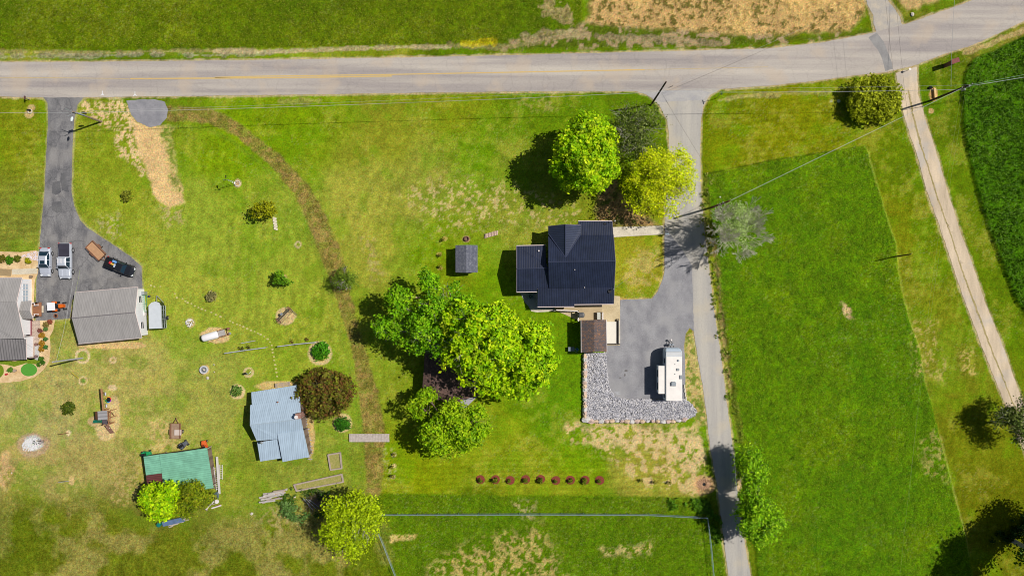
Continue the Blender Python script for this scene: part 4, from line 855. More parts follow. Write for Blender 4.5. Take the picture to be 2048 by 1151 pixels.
# --- brown shingled storage shed with its ramp
M_SHB = mat('brown_shingles', C(118,96,86), .9, .3, 2.2, .5, 9, col2=C(84,82,88)); 
def shingle(name, c1, c2, c3_, ang=0):
    m = bpy.data.materials.new(name); m.use_nodes = True; t = m.node_tree; b = t.nodes['Principled BSDF']; b.inputs['Roughness'].default_value = .9; L = t.links.new; N = t.nodes.new
    tc = N('ShaderNodeTexCoord'); mp = N('ShaderNodeMapping'); mp.inputs['Rotation'].default_value = (0,0,R(ang)); mp.inputs['Scale'].default_value = (1,1,1); L(tc.outputs['Object'], mp.inputs[0])
    br = N('ShaderNodeTexBrick'); br.inputs['Scale'].default_value = 1; br.inputs['Brick Width'].default_value = .45; br.inputs['Row Height'].default_value = .22; br.inputs['Mortar Size'].default_value = .015; br.offset = .37
    br.inputs['Color1'].default_value = c1; br.inputs['Color2'].default_value = c2; br.inputs['Mortar'].default_value = tuple(x*.55 for x in c1[:3])+(1,); br.inputs['Bias'].default_value = 0; L(mp.outputs[0], br.inputs['Vector'])
    n = N('ShaderNodeTexNoise'); n.inputs['Scale'].default_value = 2.4; n.inputs['Detail'].default_value = 5; n.inputs['Roughness'].default_value=.8; L(mp.outputs[0], n.inputs['Vector'])
    mr = N('ShaderNodeMapRange'); mr.inputs['From Min'].default_value = .52; mr.inputs['From Max'].default_value = .62; L(n.outputs['Fac'], mr.inputs[0])
    mx = N('ShaderNodeMix'); mx.data_type='RGBA'; L(mr.outputs[0], mx.inputs['Factor']); L(br.outputs['Color'], mx.inputs['A']); mx.inputs['B'].default_value = c3_; L(mx.outputs['Result'], b.inputs['Base Color'])
    bp = N('ShaderNodeBump'); bp.inputs['Strength'].default_value = .5; bp.inputs['Distance'].default_value = .03; L(br.outputs['Fac'], bp.inputs['Height']); bp.invert = True; L(bp.outputs[0], b.inputs['Normal']); return m
M_SHB = shingle('brown_shingles_roof', C(112,94,88), C(86,82,88), C(150,108,78), 0); M_SHG = shingle('grey_shingles_roof', C(108,110,124), C(88,92,106), C(126,128,138), 90); M_SHD = shingle('dark_brown_shingles_roof', C(104,78,70), C(80,62,60), C(128,100,88), -22)
sb = P(1186,672); shed = thing('storage_shed', 'storage shed with mottled brown shingle roof south of the deck', 'shed', (sb.x, sb.y, 0))
roofpart('roof', [(1162.3,639.8,2.6),(1188.3,639.4,3.3),(1188.4,703.4,3.3),(1162.8,704.3,2.6)], M_SHB, shed)
roofpart('roof', [(1188.4,639.4,3.3),(1212,639,2.6),(1213.2,702.6,2.6),(1188.5,703.4,3.3)], M_SHB, shed)
ft = MB()
for a_, b_ in (((1161.9,639.8,2.58),(1162.4,704.3,2.58)),((1212.4,639,2.58),(1213.6,702.6,2.58))): ft.tube(P(*a_), P(*b_), .06, .06, 4)
ft.build('fascia', M_TRIM, shed)
W_ = inset([P(1162.3,640,2.6),P(1212,640,2.6),P(1213,703,2.6),P(1162.8,704,2.6)], .22); wallpoly('wall', W_, 0, mat('shed_siding', C(190,180,168), .7), shed)
g = MB(); a1, a2 = W_[3], W_[2]; mid = (a1+a2)/2; mid.z = 3.15; b1, b2 = W_[0], W_[1]; mid2 = (b1+b2)/2; mid2.z = 3.15
g.loft([[tuple(a1), tuple(a2), tuple(mid)], [tuple(b1), tuple(b2), tuple(mid2)]]); g.build('gable_wall', MATS['shed_siding'], shed)
t = thing('loading_ramp', 'white concrete landing with dark edging east of the brown shingled shed', 'ramp', tuple(P(1224,665))); 
mb = MB(); mb.prism([tuple(P(x,y,.35)) for x,y in ((1213.5,643),(1234,643),(1234,686),(1213.5,686))], .3); mb.build('slab', mat('white_concrete', C(232,226,214), .8, .04), t)
mb = MB()
for a_, b_ in (((1214,688,.4),(1240,688,.4)),((1236.5,637,.6),(1236.5,686,.6))): d = P(*b_)-P(*a_); mb.box((P(*a_)+P(*b_))/2-Vector((0,0,.15)), (d.length,.12,.4), math.atan2(d.y,d.x))
mb.build('edging', M_DARKT, t)
mb = MB(); d = P(1238.5,640,.3)-P(1238.5,687,.3); mb.box((P(1238.8,640,.3)+P(1238.8,687,.3))/2-Vector((0,0,.1)), (.2,d.length,.3)); mb.build('kerb', M_CONC, t)
# clutter in the shed's shadow
t = thing('wheelbarrow', 'grey wheelbarrow lying in the shadow behind the brown shed', 'wheelbarrow', tuple(P(1142,697))); q = P(1142,697)
mb = MB(); mb.loft([[(q.x+sx*k*.45,q.y+sy*k*.3,z) for sx,sy in ((-1,-1),(1,-1),(1,1),(-1,1))] for z,k in ((.3,.7),(.6,1.1))]); mb.build('tray', mat('slate_plastic', C(120,132,140)), t)
mb = MB(); mb.tube((q.x+.3,q.y+.2,.3),(q.x+1.1,q.y-.3,.6),.03); mb.tube((q.x+.3,q.y-.2,.3),(q.x+1.0,q.y-.6,.6),.03); mb.build('handle', M_METALG, t)
mb = MB(); mb.torus((q.x-.5,q.y+.2,.2),.16,.05,'Y',12,5); mb.build('wheel', M_BLK, t)
t = MB(); q = P(1153.5,698); t.lathe((q.x,q.y,0),[(.16,0),(.22,.4),(.24,.42),(.2,.42),(.15,.05)],14); tag(t.build('bucket', mat('blue_plastic', C(90,170,210), .4)), 'light blue bucket beside the wheelbarrow behind the brown shed', 'bucket')

# --- small grey shed
gs = P(933,519); t = thing('garden_shed', 'small grey shingled gable shed alone on the middle lawn', 'shed', (gs.x, gs.y, 0))
roofpart('roof', [(911,490,2.3),(932,489.6,2.9),(932,545,2.9),(911,544.6,2.3)], M_SHG, t); roofpart('roof', [(932.1,489.6,2.9),(955,490,2.3),(955.2,544.6,2.3),(932.1,545,2.9)], M_SHG, t)
W_ = inset([P(911,490,2.3),P(955,490,2.3),P(955,544.6,2.3),P(911,544.6,2.3)], .2); wallpoly('wall', W_, 0, MATS['shed_siding'], t)
g = MB(); a1, a2, b1, b2 = W_[3], W_[2], W_[0], W_[1]; m1 = (a1+a2)/2; m1.z = 2.75; m2 = (b1+b2)/2; m2.z = 2.75; g.loft([[tuple(a1),tuple(a2),tuple(m1)],[tuple(b1),tuple(b2),tuple(m2)]]); g.build('gable_wall', MATS['shed_siding'], t)
mb = MB(); q = (W_[3]+W_[2])/2; mb.box((q.x, q.y-.03, 1.0), (1.1,.04,1.9)); d_ = mb.build('door', M_TRIM, t); mb = MB(); mb.box((q.x+.4,q.y-.07,1.0),(.04,.06,.2)); mb.build('handle', M_BLK, d_)

# --- cabin beneath the trees
cb = P(893,750); cab = thing('cabin', 'dark brown shingled cabin half hidden under the clump of lime maples', 'cabin', (cb.x, cb.y, 0))
M_CABR = M_SHD
roofpart('roof', [(850,703,2.7),(909,703,2.9),(965,790,3.1),(921,799,3.4),(867,780.5,3.4),(845,772,2.7)], M_CABR, cab)
roofpart('roof', [(845,771.5,2.9),(867,780.8,3.3),(921.5,799.5,3.3),(920,812,2.6),(880,800,2.4),(848,793,2.4)], M_CABR, cab)
wallpoly('wall', inset([P(852,708,2.6),P(908,708,2.6),P(950,790,2.6),P(915,800,2.6),P(852,778,2.6)], .2), 0, mat('cabin_logs', C(130,100,80), .8, .2), cab)
sheet('walkway', [(852,690),(888,686),(905,700),(905,712),(868,708),(858,740),(850,738)], .05, bpy.data.materials['slate_slab'], .6, .05); sheet('walkway', [(918,794),(965,780),(955,792),(928,818),(916,806)], .05, asphalt('grey_slab', C(160,158,164), C(176,174,178)), .4, .05)
# curb of loose stones on the cabin terrace
for i, (x, y) in enumerate(((856,700),(868,697),(879,700),(889,699),(886,707),(864,706))):
    q = P(x, y); mb = MB(); mb.rock((q.x,q.y,.12),(.42,.26,.14),i+300,rnd.uniform(0,3)); tag(mb.build('stone', M_CONC), '%s of six pale stones edging the slate terrace north of the cabin' % ordn(i+1), 'stone', 'stones on the cabin terrace')

# --- gable building helper from four roof corners and a ridge
# --- left garage
M_GR = ribbed('grey_metal_roof', C(166,162,160), 3, .25, .45, .14, .35, .05); M_GR2 = ribbed('grey_metal_roof_lower', C(136,132,132), 0, .42, .45, .4, .6, .1)
t = thing('garage', 'grey metal-roofed garage with white walls at the end of the long driveway', 'garage', tuple(P(220,632)))
roofpart('roof', [(148.8,585,2.4),(275.4,573.7,2.4),(270,624.2,3.8),(143.6,636,3.8)], M_GR, t); roofpart('roof', [(143.6,636.2,3.8),(270,624.4,3.8),(283.3,674.8,2.4),(157,686.9,2.4)], M_GR, t)
W_ = inset([P(148.8,585,2.4),P(275.4,573.7,2.4),P(283.3,674.8,2.4),P(157,686.9,2.4)], .3); wallpoly('wall', W_, 0, M_WHITE, t)
a1, a2, b1, b2 = W_[1], W_[2], W_[0], W_[3]; m1 = (a1+a2)/2; m1.z = 3.65; m2 = (b1+b2)/2; m2.z = 3.65; g = MB(); g.loft([[tuple(a1),tuple(a2),tuple(m1)],[tuple(b1),tuple(b2),tuple(m2)]]); g.build('gable_wall', M_WHITE, t)
for f_ in (.22,.78):
    q = a1.lerp(a2, f_); d = (a2-a1); an = math.atan2(d.y,d.x); mb = MB(); mb.box((q.x+.02,q.y,1.5),(1.0,.06,.8),an); wd_ = mb.build('window', M_GLASS, t)
    mb = MB(); [mb.box((q.x+.05,q.y,1.5+dz),(1.1,.06,.07),an) for dz in (-.43,.43,0)]; mb.build('frame', M_TRIM, wd_)
mb = MB(); mb.tube(P(143.5,636,3.84), P(270,624.2,3.84), .07, .07, 5); mb.build('ridge_cap', mat('grey_ridge', C(128,122,126), .4), t)
mb = MB()
for a_, b_ in (((148.8,584.5,2.4),(275.4,573.2,2.4)),((157,687.4,2.38),(283.3,675.3,2.38)),((275.9,573.7,2.4),(270.5,624.2,3.8)),((283.8,674.8,2.4),(270.5,624.2,3.8))): mb.tube(P(*a_), P(*b_), .05, .05, 4)
mb.build('trim', M_PINK, t)
mb = MB(); q = W_[0].lerp(W_[1], .35); mb.box((q.x,q.y+.05,1.1),(2.8,.08,2.1),math.atan2((W_[1]-W_[0]).y,(W_[1]-W_[0]).x)); mb.build('garage_door', mat('garage_door_white', C(214,214,216), .5), t)

# --- left house
hl = P(30,640); t = thing('house', 'grey-roofed white house at the left edge with a brown deck', 'house', (hl.x, hl.y, 0)); LH = t
roofpart('roof', [(-60,556,2.8),(44,555.4,2.8),(33,602.6,4.1),(-60,605,4.1)], M_GR, t); roofpart('roof', [(-60,605.2,4.1),(33,602.8,4.1),(47.8,676.4,2.6),(-60,679,2.6)], M_GR, t)
roofpart('lower_roof', [(-60,679.5,2.5),(51,677.6,2.5),(52.3,718.5,1.9),(-60,722,1.9)], M_GR2, t)
M_GRx = ribbed('grey_metal_roof_crosswise', C(138,134,134), 90, .25, .45, .14, .35, .05)
roofpart('entry_roof', [(42.6,601.8,2.6),(63.4,601,2.6),(60,621.7,3.3),(37.8,621,3.3)], M_GR, t); roofpart('entry_roof', [(37.8,621.2,3.3),(60,621.9,3.3),(66,636.5,2.6),(45.5,637.3,2.6)], M_GR, t)
W_ = [P(x,y,2.5) for x,y in ((-60,559),(58,558),(63,672),(-60,675))]; W_[1] = P(63.5,558,0)+Vector((0,0,2.5)); W_[2] = P(63.5,668,0)+Vector((0,0,2.5))
wallpoly('wall', W_, 0, M_WHITE, t); g = MB(); a1, a2 = W_[1], W_[2]; mid = Vector((a1.x, P(30,604,4).y, 3.75)); b_ = Vector((-2,0,0)); g.loft([[tuple(a1),tuple(a2),tuple(mid)],[tuple(a1+b_),tuple(a2+b_),tuple(mid+b_)]]); g.build('gable_wall', M_WHITE, t)
wallpoly('wall', [P(-60,676,1.9),P(50,674,1.9),P(50,715,1.8),P(-60,718,1.8)], 0, M_WHITE, t)
for y in (573,586,598):
    q = P(63.5,y); mb = MB(); mb.box((q.x+.03,q.y,1.5),(.06,.85,1.1)); wd_ = mb.build('window', M_GREYGL, t); mb = MB()
    for dy in (-.45,0,.45): mb.box((q.x+.06,q.y+dy,1.5),(.05,.06,1.2))
    for dz in (-.57,0,.57): mb.box((q.x+.065,q.y,1.5+dz),(.05,.95,.06))
    mb.build('frame', M_TRIM, wd_)
mb = MB()
for a_, b_ in (((44.6,555.4,2.8),(33.6,602.6,4.1)),((33.6,602.8,4.1),(48.4,676.4,2.6)),((-60,555.6,2.8),(44,555,2.8)),((63.8,601,2.6),(60.5,621.7,3.3)),((66.5,636.5,2.6),(60.5,621.7,3.3))): mb.tube(P(*a_), P(*b_), .06, .06, 4)
mb.tube(P(52.8,677.6,2.45), P(53.3,718.5,1.85), .06, .06, 4); mb.build('trim', M_PINK, t)
q = [P(65,604,.5),P(82,604,.5),P(82,632,.5),P(65,632,.5)]; mb = MB(); mb.prism([tuple(v) for v in q], .15); mb.build('deck_floor', ribbed('brown_deck_boards', C(166,112,78), 90, .16, .8, .3, .3), t)
railing([(65,604.5),(81.5,604.5),(81.5,610)], .5, t); railing([(81.5,627),(81.5,631.5),(65,631.5)], .5, t)
mb = MB(); [mb.box((P(84.5+k*2.5,618,0).x, P(84,618,0).y, .34-.14*k), (.28,1.1,.1)) for k in range(2)]; mb.build('step', M_CONC, t)
mb = MB(); mb.prism([tuple(P(x,y,.3)) for x,y in ((47,639),(62,639),(62,670),(47,670))], .2); mb.build('porch_floor', mat('maroon_boards', C(150,84,92), .7, .2), t)
railing([(47,669.5),(62,669.5),(62,640),(48,640)], .3, t); railing([(54,669),(54,640)], .3, t); railing([(50,655),(62,655)], .3, t)
mb = MB(); [mb.box((P(x,y).x,P(x,y).y,1.2),(.12,.12,2.3)) for x,y in ((62,670),(62,640))]; mb.build('porch_post', M_TRIM, t)
sheet('bed', BED_L, .006, M_BED, 1.0)
sheet('walkway', [(24,538),(75,536),(75,547),(24,549)], .04, M_CONC, .3, .04)
sheet('walkway', [(0,537),(24,538),(22,552),(0,551)], .03, mat('mud', C(160,138,104)), 1.2, .03)
sheet('patio', [(50,641),(80,641),(82,660),(78,680),(79,695),(76,716),(62,719),(53,718),(53,680)], .03, shingle('paver_blocks', C(196,174,156), C(184,164,150), C(206,186,170)), .8, .03)
sheet('walkway', [(70,690),(78,692),(79,706),(76,720),(70,718)], .045, asphalt('grey_stone', C(180,178,176), C(196,194,192)), .6, .03)
sheet('lawn_strip', [(-60,715),(30,722),(52,716),(83,713),(82,725),(72,728),(52,726),(30,732),(0,727),(-60,728)], .03, mat('lawn_green', C(112,136,24), .9, .3, 3, .5), 1.2, .03)
sheet('lawn_circle', smooth_poly([(58+17*math.cos(k*math.pi/6), 739+13*math.sin(k*math.pi/6)) for k in range(12)], 2), .05, mat('clipped_turf', C(86,156,54), .9, .14, 8, .4), .8, .05)
sheet('lawn_circle', smooth_poly([(-4+12*math.cos(k*math.pi/6), 741+14*math.sin(k*math.pi/6)) for k in range(12)], 2), .05, MATS['lawn_green'], .8, .05)
for (x, y, r, cols, l) in ((4,517,7,[(90,96,20),(130,120,40)],'brownish round clipped shrub at the left edge of the gravel bed'),(19,520,7.5,[(60,120,10),(96,150,20)],'bright green round clipped shrub in the gravel bed north of the left house'),
        (35,517,5.5,[(80,100,20),(120,120,40)],'dull green clipped shrub in the gravel bed, between the bright and yellow ones'),(57,521,5,[(140,150,10),(180,176,20)],'small yellow clipped shrub near the silver sedan'),
        (83.5,670.5,4.6,[(170,124,30),(196,150,50)],'northern of three golden mounded shrubs by the patio'),(85,685,5,[(170,124,30),(196,150,50)],'middle golden mounded shrub by the patio'),(84.5,697,5,[(170,124,30),(196,150,50)],'southern golden mounded shrub by the patio'),
        (92,678,2.8,[(60,110,50),(90,140,70)],'tiny green plant east of the middle golden shrub'),(92,693,2.8,[(60,110,50),(90,140,70)],'tiny green plant east of the southern golden shrub'),(83,717,3.6,[(50,100,20),(90,130,40)],'small green plant at the south corner of the patio'),
        (86,724,3.2,[(50,100,20),(90,130,40)],'small dark green plant south of the patio, nearer the bright turf circle'),(79,729,2.6,[(50,100,20),(90,130,40)],'tiny green plant just right of the bright turf circle'),(21,739,4,[(70,130,30),(110,150,50)],'small plant in the gravel between the turf circles'),
        (92,648,4.6,[(130,110,60),(170,150,80)],'straggly brown plant at the north end of the east gravel bed'),(100,643,3.2,[(150,80,60),(180,100,70)],'small red-leaved plant at the corner of the black driveway'),(80,661,3.4,[(120,60,60),(170,110,100)],'small dark red plant beside the patio'),(92,658,2.4,[(80,130,60),(120,150,80)],'tiny pale green plant near the brown one')):
    tree('shrub', l, (x, y), [(x, y, r, r, .28, .38)], int(20+r*14), 8, .10, cols, 'shrub', 'plants in the gravel beds of the left house', trunk=.0, spread=.07, shell=.15, bottom=-.1, crown='foliage', seed=int(x*7+y))
for i, (x, y, r, c, l) in enumerate(((62,707.5,4.2,C(150,120,96),'round tan planter pot on the patio corner'),(74.5,688,3,C(140,104,94),'square brown planter at the patio edge, northern'),(74,712,3.2,C(126,104,104),'round brown planter at the patio edge, southern'),(64,553,3,C(150,130,110),'small stone planter by the north corner of the left house'),(32,740,3,C(170,150,136),'small grey stone ornament in the south gravel bed'),(15,747.5,2,C(200,60,70),'tiny red ornament in the south gravel bed'))):
    q = P(x, y); k = r*K; mb = MB(); mb.lathe((q.x,q.y,.02),[(k*.8,0),(k,.35),(k,.4),(k*.82,.4),(k*.78,.3)],14); o = mb.build('planter' if i < 4 else 'ornament', mat('pot%d' % i, c, .8, .2), None); tag(o, l, 'planter' if i < 4 else 'ornament')
# white rocks patch beside the silver sedan
rk = MB(); rr = random.Random(8)
for i in range(260):
    x = rr.uniform(44,76); y = rr.uniform(499,522) 
    if y < 510-(x-44)*.28+0 or y > 514+(x-44)*.24: continue
    q = P(x,y); s_ = rr.uniform(.05,.13); rk.rock((q.x,q.y,.03),(s_,s_*.8,s_*.6),i,rr.uniform(0,3),1)
tag(rk.build('white_rocks', mat('white_stone', C(226,214,222), .8, .12)), 'patch of white landscaping rock beside the silver sedan', 'rocks', kind='stuff')

# --- blue metal barn
M_BL = ribbed('blue_grey_metal_roof', C(176,196,214), -8, .3, .35, .16, .4, .05)
t = thing('barn', 'old barn with pale blue metal roofs and a brick chimney', 'barn', tuple(P(556,845)))
for p_ in ([(502.5,783.8,2.1),(593,769.5,2.1),(595.5,794,2.7),(503.9,809.5,2.7)],[(500.4,809.5,2.75),(599.5,793,2.75),(602,837.3,3.5),(499.9,849.5,3.5)],[(499.9,849.7,3.5),(602,837.5,3.5),(606.4,859.5,2.8),(555.2,868,2.7),(555.4,877.5,2.5),(513.4,881,2.4)]): roofpart('roof', p_, M_BL, t)
roofpart('lean_to_roof', [(514.3,884.2,2.3),(555.2,877.6,2.3),(563,915.5,1.8),(520.4,922,1.8)], M_BL, t); roofpart('lean_to_roof', [(554.4,866.2,2.9),(606.4,858.7,2.9),(618.6,912.9,2.2),(565.2,923,2.2)], M_BL, t)
M_OLD = ribbed('old_barn_boards', C(130,110,98), 0, .22, .9, .4, .3)
for q_ in ([(504,786,2.0),(592,772,2.0),(595,800,2.6),(504,812,2.6)],[(503,812,2.6),(600,796,2.6),(604,858,2.6),(514,878,2.4)],[(516,884,2.2),(556,878,2.2),(562,913,1.7),(522,920,1.7)],[(557,869,2.7),(605,861,2.7),(616,911,2.1),(567,920,2.1)]):
    wallpoly('wall', [P(*v)-Vector((0,0,.14)) for v in q_], 0, M_OLD, t)
q = P(597,831,3.9); mb = MB(); mb.box((q.x,q.y,3.2),(.85,.85,1.9),R(8)); ch = mb.build('chimney', shingle('chimney_brick', C(176,128,112), C(150,110,100), C(190,170,160)), t); mb = MB(); mb.lathe((q.x-.2,q.y-.1,4.1),[(.2,0),(.2,.3),(.3,.32),(.28,.4)],12); mb.build('chimney_cap', M_TRIM, ch)
q = P(525,883.5,2.9); mb = MB(); mb.tube((q.x,q.y,2.3),(q.x,q.y,3.4),.05); mb.lathe((q.x,q.y,3.3),[(.1,0),(.22,.05),(.05,.2)],10); mb.build('vent_pipe', M_METALG, t)
q = P(555.5,803.5,3.0); mb = MB(); mb.lathe((q.x,q.y,2.7),[(.08,0),(.08,.4),(.12,.42)],8); mb.build('vent_pipe', M_WOODR, t)
mb = MB(); mb.tube(P(499.9,849.6,3.54),P(602,837.4,3.54),.06,.06,5); mb.build('ridge_cap', mat('pale_ridge', C(176,192,206), .35), t)
bt = P(567,768); t = thing('bench', 'weathered slatted bench on gravel against the north side of the blue barn', 'bench', (bt.x, bt.y, 0))
an = R(8); mb = MB()
for k in range(4): mb.box((bt.x-.03*k*0, bt.y+.16*k-.2, .45), (2.4,.11,.05), an)
mb.build('seat', M_WOOD, t); mb = MB(); [mb.box((bt.x+sx*1.05, bt.y+sx*.15, .22), (.08,.6,.44), an) for sx in (-1,1)]; mb.build('leg', M_WOOD, t)
mb = MB(); mb.box((bt.x-.05,bt.y-.42,.75),(2.4,.05,.4),an); mb.build('backrest', M_WOOD, t)
for i, (x, y, w_, h_) in enumerate(((609,846,1.0,2.2),(613,866,.8,1.4),(617,886,1.0,1.8),(620,905,.8,1.8))):   # old boards leaning along the barn
    t = thing('board_stack', '%s stack of grey weathered boards from the north along the east barn wall' % ordn(i+1), 'boards', tuple(P(x,y)), group='board stacks along the blue barn'); mb = MB(); rr = random.Random(i+3); q = P(x,y)
    for k in range(7): mb.box((q.x+rr.uniform(-.2,.2), q.y-h_/2+h_*k/6, .1+rr.uniform(0,.35)), (w_*rr.uniform(.7,1.1),.14,.05), R(rr.uniform(-8,10)))
    mb.build('board', mat('silver_boards', C(166,164,170), .9, .3, 4), t)

# --- green-roofed shed
M_GN = ribbed('green_metal_roof', C(128,190,162), 82, .3, .5, .2, .4, .24)
t = thing('shed', 'long open shed with green ribbed metal roof and one maroon panel', 'shed', tuple(P(358,940)))
roofpart('roof', [(287,912.3,2.3),(318.5,907.8,2.35),(325,945,2.2),(292,949.5,2.2)], M_GN, t); roofpart('roof_panel', [(292,949.8,2.22),(325,945.2,2.22),(329,975,2.0),(295,977,2.0)], ribbed('maroon_metal_roof', C(106,58,58), 82, .4, .5, .3, .4), t)
roofpart('roof', [(318.5,907.8,2.5),(355,904,2.6),(366,985,2.1),(329,985,2.1)], M_GN, t); roofpart('roof', [(355.2,904,2.65),(413.8,895,2.65),(426.8,974.9,2.2),(366,985,2.15)], M_GN, t)
mb = MB()
for (x,y) in ((290,914),(320,910),(356,906),(411,898),(423,972),(366,981),(300,972),(330,978)): q = P(x,y,2.1); mb.box((q.x,q.y,1.0),(.14,.14,2.05))
mb.build('post', M_WOOD, t); wallpoly('wall', [P(x,y,2.0)-Vector((0,0,.05)) for x,y in ((292,914),(411,898),(422,970),(300,972))], 0, M_OLD, t)
t = thing('pallet_fence', 'grey slatted fence strip of old sticks along the east side of the green-roofed shed', 'fence', tuple(P(424,935))); mb = MB(); rr = random.Random(4)
for k in range(64):
    f_ = k/63; x = 417+13*f_+rr.uniform(-1,1); y = 894+80*f_; q = P(x,y); mb.box((q.x,q.y,.35+rr.uniform(-.1,.25)),(.9*rr.uniform(.6,1.2),.05,.05),R(rr.uniform(-22,12)))
mb.build('slat', mat('dark_sticks', C(124,112,110), .9, .35, 8), t)
def ladder(label, p0, p1, z, wid, col, rungs):
    a_ = P(*p0, 0); b_ = P(*p1, 0); t = thing('ladder', label, 'ladder', tuple((a_+b_)/2), group='ladders east of the green-roofed shed'); d = (b_-a_).normalized(); nrm = Vector((-d.y,d.x,0))*wid/2; mb = MB()
    for s in (-1,1): mb.tube(a_+nrm*s+Vector((0,0,z)), b_+nrm*s+Vector((0,0,z)), .045, .045, 5)
    mb.build('rail', col, t); mb = MB()
    for k in range(rungs): q = a_.lerp(b_, (k+.5)/rungs)+Vector((0,0,z)); mb.tube(q-nrm, q+nrm, .03, .03, 5)
    mb.build('rung', col, t)
ladder('long white ladder lying nearest the green-roofed shed', (432,932),(437,978), .3, .45, M_TRIM, 12); ladder('short white ladder lying farthest from the green-roofed shed', (443,928),(443,957), .2, .4, M_TRIM, 8)
mb = MB(); a_, b_ = P(436,911), P(441.5,985); mb.box(((a_+b_)/2+Vector((0,0,.45))), (.36,(a_-b_).length,.06), R(4)); tag(mb.build('plank', mat('pale_plank', C(206,202,196), .8, .1)), 'long pale plank between the two white ladders', 'plank')
t = thing('lumber_pile', 'jumbled white pipes and posts on the ground southeast of the green-roofed shed', 'lumber', tuple(P(428,1010)))
for i, (x0,y0,x1,y1,r) in enumerate(((412,1018,430,1000,.1),(424,1015,443,1009,.12),(418,1010,436,1004,.06),(414,1020,420,1008,.07),(430,1012,442,1007,.05))): mb = MB(); mb.tube(P(x0,y0)+Vector((0,0,.12)),P(x1,y1)+Vector((0,0,.16)),r,r,8); mb.build('pipe', M_TRIM if i in (0,1) else M_WOODR if i == 4 else M_WOOD, t)
mb = MB(); q = P(435,1001); mb.lathe((q.x,q.y,.2),[(.1,0),(.34,.02),(.34,.1),(.1,.12)],16); mb.build('disc', M_TRIM, t)
mb = MB(); q = [P(x,y) for x,y in ((425,986),(437,980),(441,985),(440,994),(430,996))]; mb.prism([(v.x,v.y,.5+.1*(i%2)) for i,v in enumerate(q)], .06); tag(mb.build('tarp', mat('dark_tarp', C(82,98,100), .5, .2)), 'dark grey tarp at the southeast corner of the green-roofed shed', 'tarp')
mb = MB(); q = [P(x,y) for x,y in ((326,1041),(343,1037),(366,1032),(372,1040),(345,1047),(329,1050))]; mb.prism([(v.x,v.y,.4+.08*(i%2)) for i,v in enumerate(q)], .3); tag(mb.build('tarp', mat('blue_tarp', C(96,118,150), .5, .2)), 'blue-grey tarp over goods south of the two trees by the green-roofed shed', 'tarp')
mb = MB(); q = P(321.5,1046); mb.lathe((q.x,q.y,0),[(.3,0),(.36,.7),(.38,.72),(.1,.78)],6); tag(mb.build('bin', mat('teal_bin', C(24,120,110), .4)), 'teal bin at the west end of the blue-grey tarp', 'bin')
t = thing('branch_pile', 'pile of pale branches and boards beside the blue-grey tarp', 'branches', tuple(P(358,1044))); mb = MB(); rr = random.Random(14)
for k in range(46): x = rr.uniform(342,378); y = 1048-(x-342)*.36+rr.uniform(-3,3); q = P(x,y); mb.box((q.x,q.y,.1+rr.uniform(0,.3)),(1.1*rr.uniform(.5,1.2),.07,.05),R(20+rr.uniform(-16,16)))
mb.build('branch', mat('bleached_wood', C(196,182,164), .9, .25, 5), t)

# --- lumber pile, brush pile, raised beds, footbridge
t = thing('lumber_pile', 'stack of silvery boards with one orange plank west of the raised beds', 'lumber', tuple(P(548,990))); rr = random.Random(9)
for i in range(22):
    x = rr.uniform(530,565); y = 995-(x-530)*.28+rr.uniform(-8,8); q = P(x,y); mb = MB(); mb.box((q.x,q.y,.12+.05*(i%7)),(rr.uniform(1.6,2.7),rr.uniform(.14,.3),.05),R(14+rr.uniform(-7,7)),Matrix.Rotation(R(rr.uniform(-4,4)),3,'Y')); mb.build('board', mat('orange_board', C(220,170,110), .8) if i == 15 else mat('silver_boards2', C(190,182,176), .9, .25, 4) if i % 3 else M_WOOD, t)
t = thing('brush_pile', 'heap of dark brush and poles north of the feathery yellow-green tree', 'brush', tuple(P(632,1000))); rr = random.Random(19); mb = MB()
for k in range(150): x = 634+rr.gauss(0,12); y = 1000+rr.gauss(0,8); q = P(x,y); d = Vector((rr.uniform(-1,1),rr.uniform(-1,1),rr.uniform(-.2,.5))).normalized()*rr.uniform(.5,1.4); z = rr.uniform(.05,.7); mb.tube(q+Vector((0,0,z)),q+d+Vector((0,0,z+.1)),.03,.015,3,False)
mb.build('branch', mat('brush_grey', C(130,110,106), .9, .3, 6), t)
mb = MB(); [mb.tube(P(610+k*5,992+k)+Vector((0,0,.9)),P(628+k*6,1016-k*3)+Vector((0,0,.7)),.05) for k in range(3)]; mb.build('pole', M_METALG, t)
def raised(label, pts, soilc):
    c = sum((P(*p) for p in pts), Vector())/len(pts); t = thing('raised_bed', label, 'garden bed', tuple(c), group='timber raised garden beds'); q = [P(*p) for p in pts]
    mb = MB(); n = len(q)
    for i in range(n): d = q[(i+1)%n]-q[i]; mm = (q[i]+q[(i+1)%n])/2; mb.box((mm.x,mm.y,.15),(d.length+.08,.22,.3+.005*i),math.atan2(d.y,d.x))
    mb.build('timber', M_WOOD, t); mb = MB(); mb.prism([(c.x+(v.x-c.x)*.96,c.y+(v.y-c.y)*.96,.12) for v in q], .14); mb.build('soil', mat('bed_soil', C(132,142,56), .95, .4, 5, .8, 20, col2=C(184,166,110)), t)
raised('smaller, nearly square timber raised bed', [(657,908),(681,904),(684,935),(662,938)], 0); raised('long slanting timber raised bed by the brush pile', [(589,968),(684,947),(687,962),(594,980)], 0)
fbp = P(740,874); t = thing('footbridge', 'grey plank footbridge laid across the mown swath', 'footbridge', (fbp.x,fbp.y,0)); mb = MB()
for k in range(26): mb.box((fbp.x-3.14+k*.246, fbp.y-.02+.002*k*0, .26+.004*(k%2)),(.225,1.28,.05),R(2))
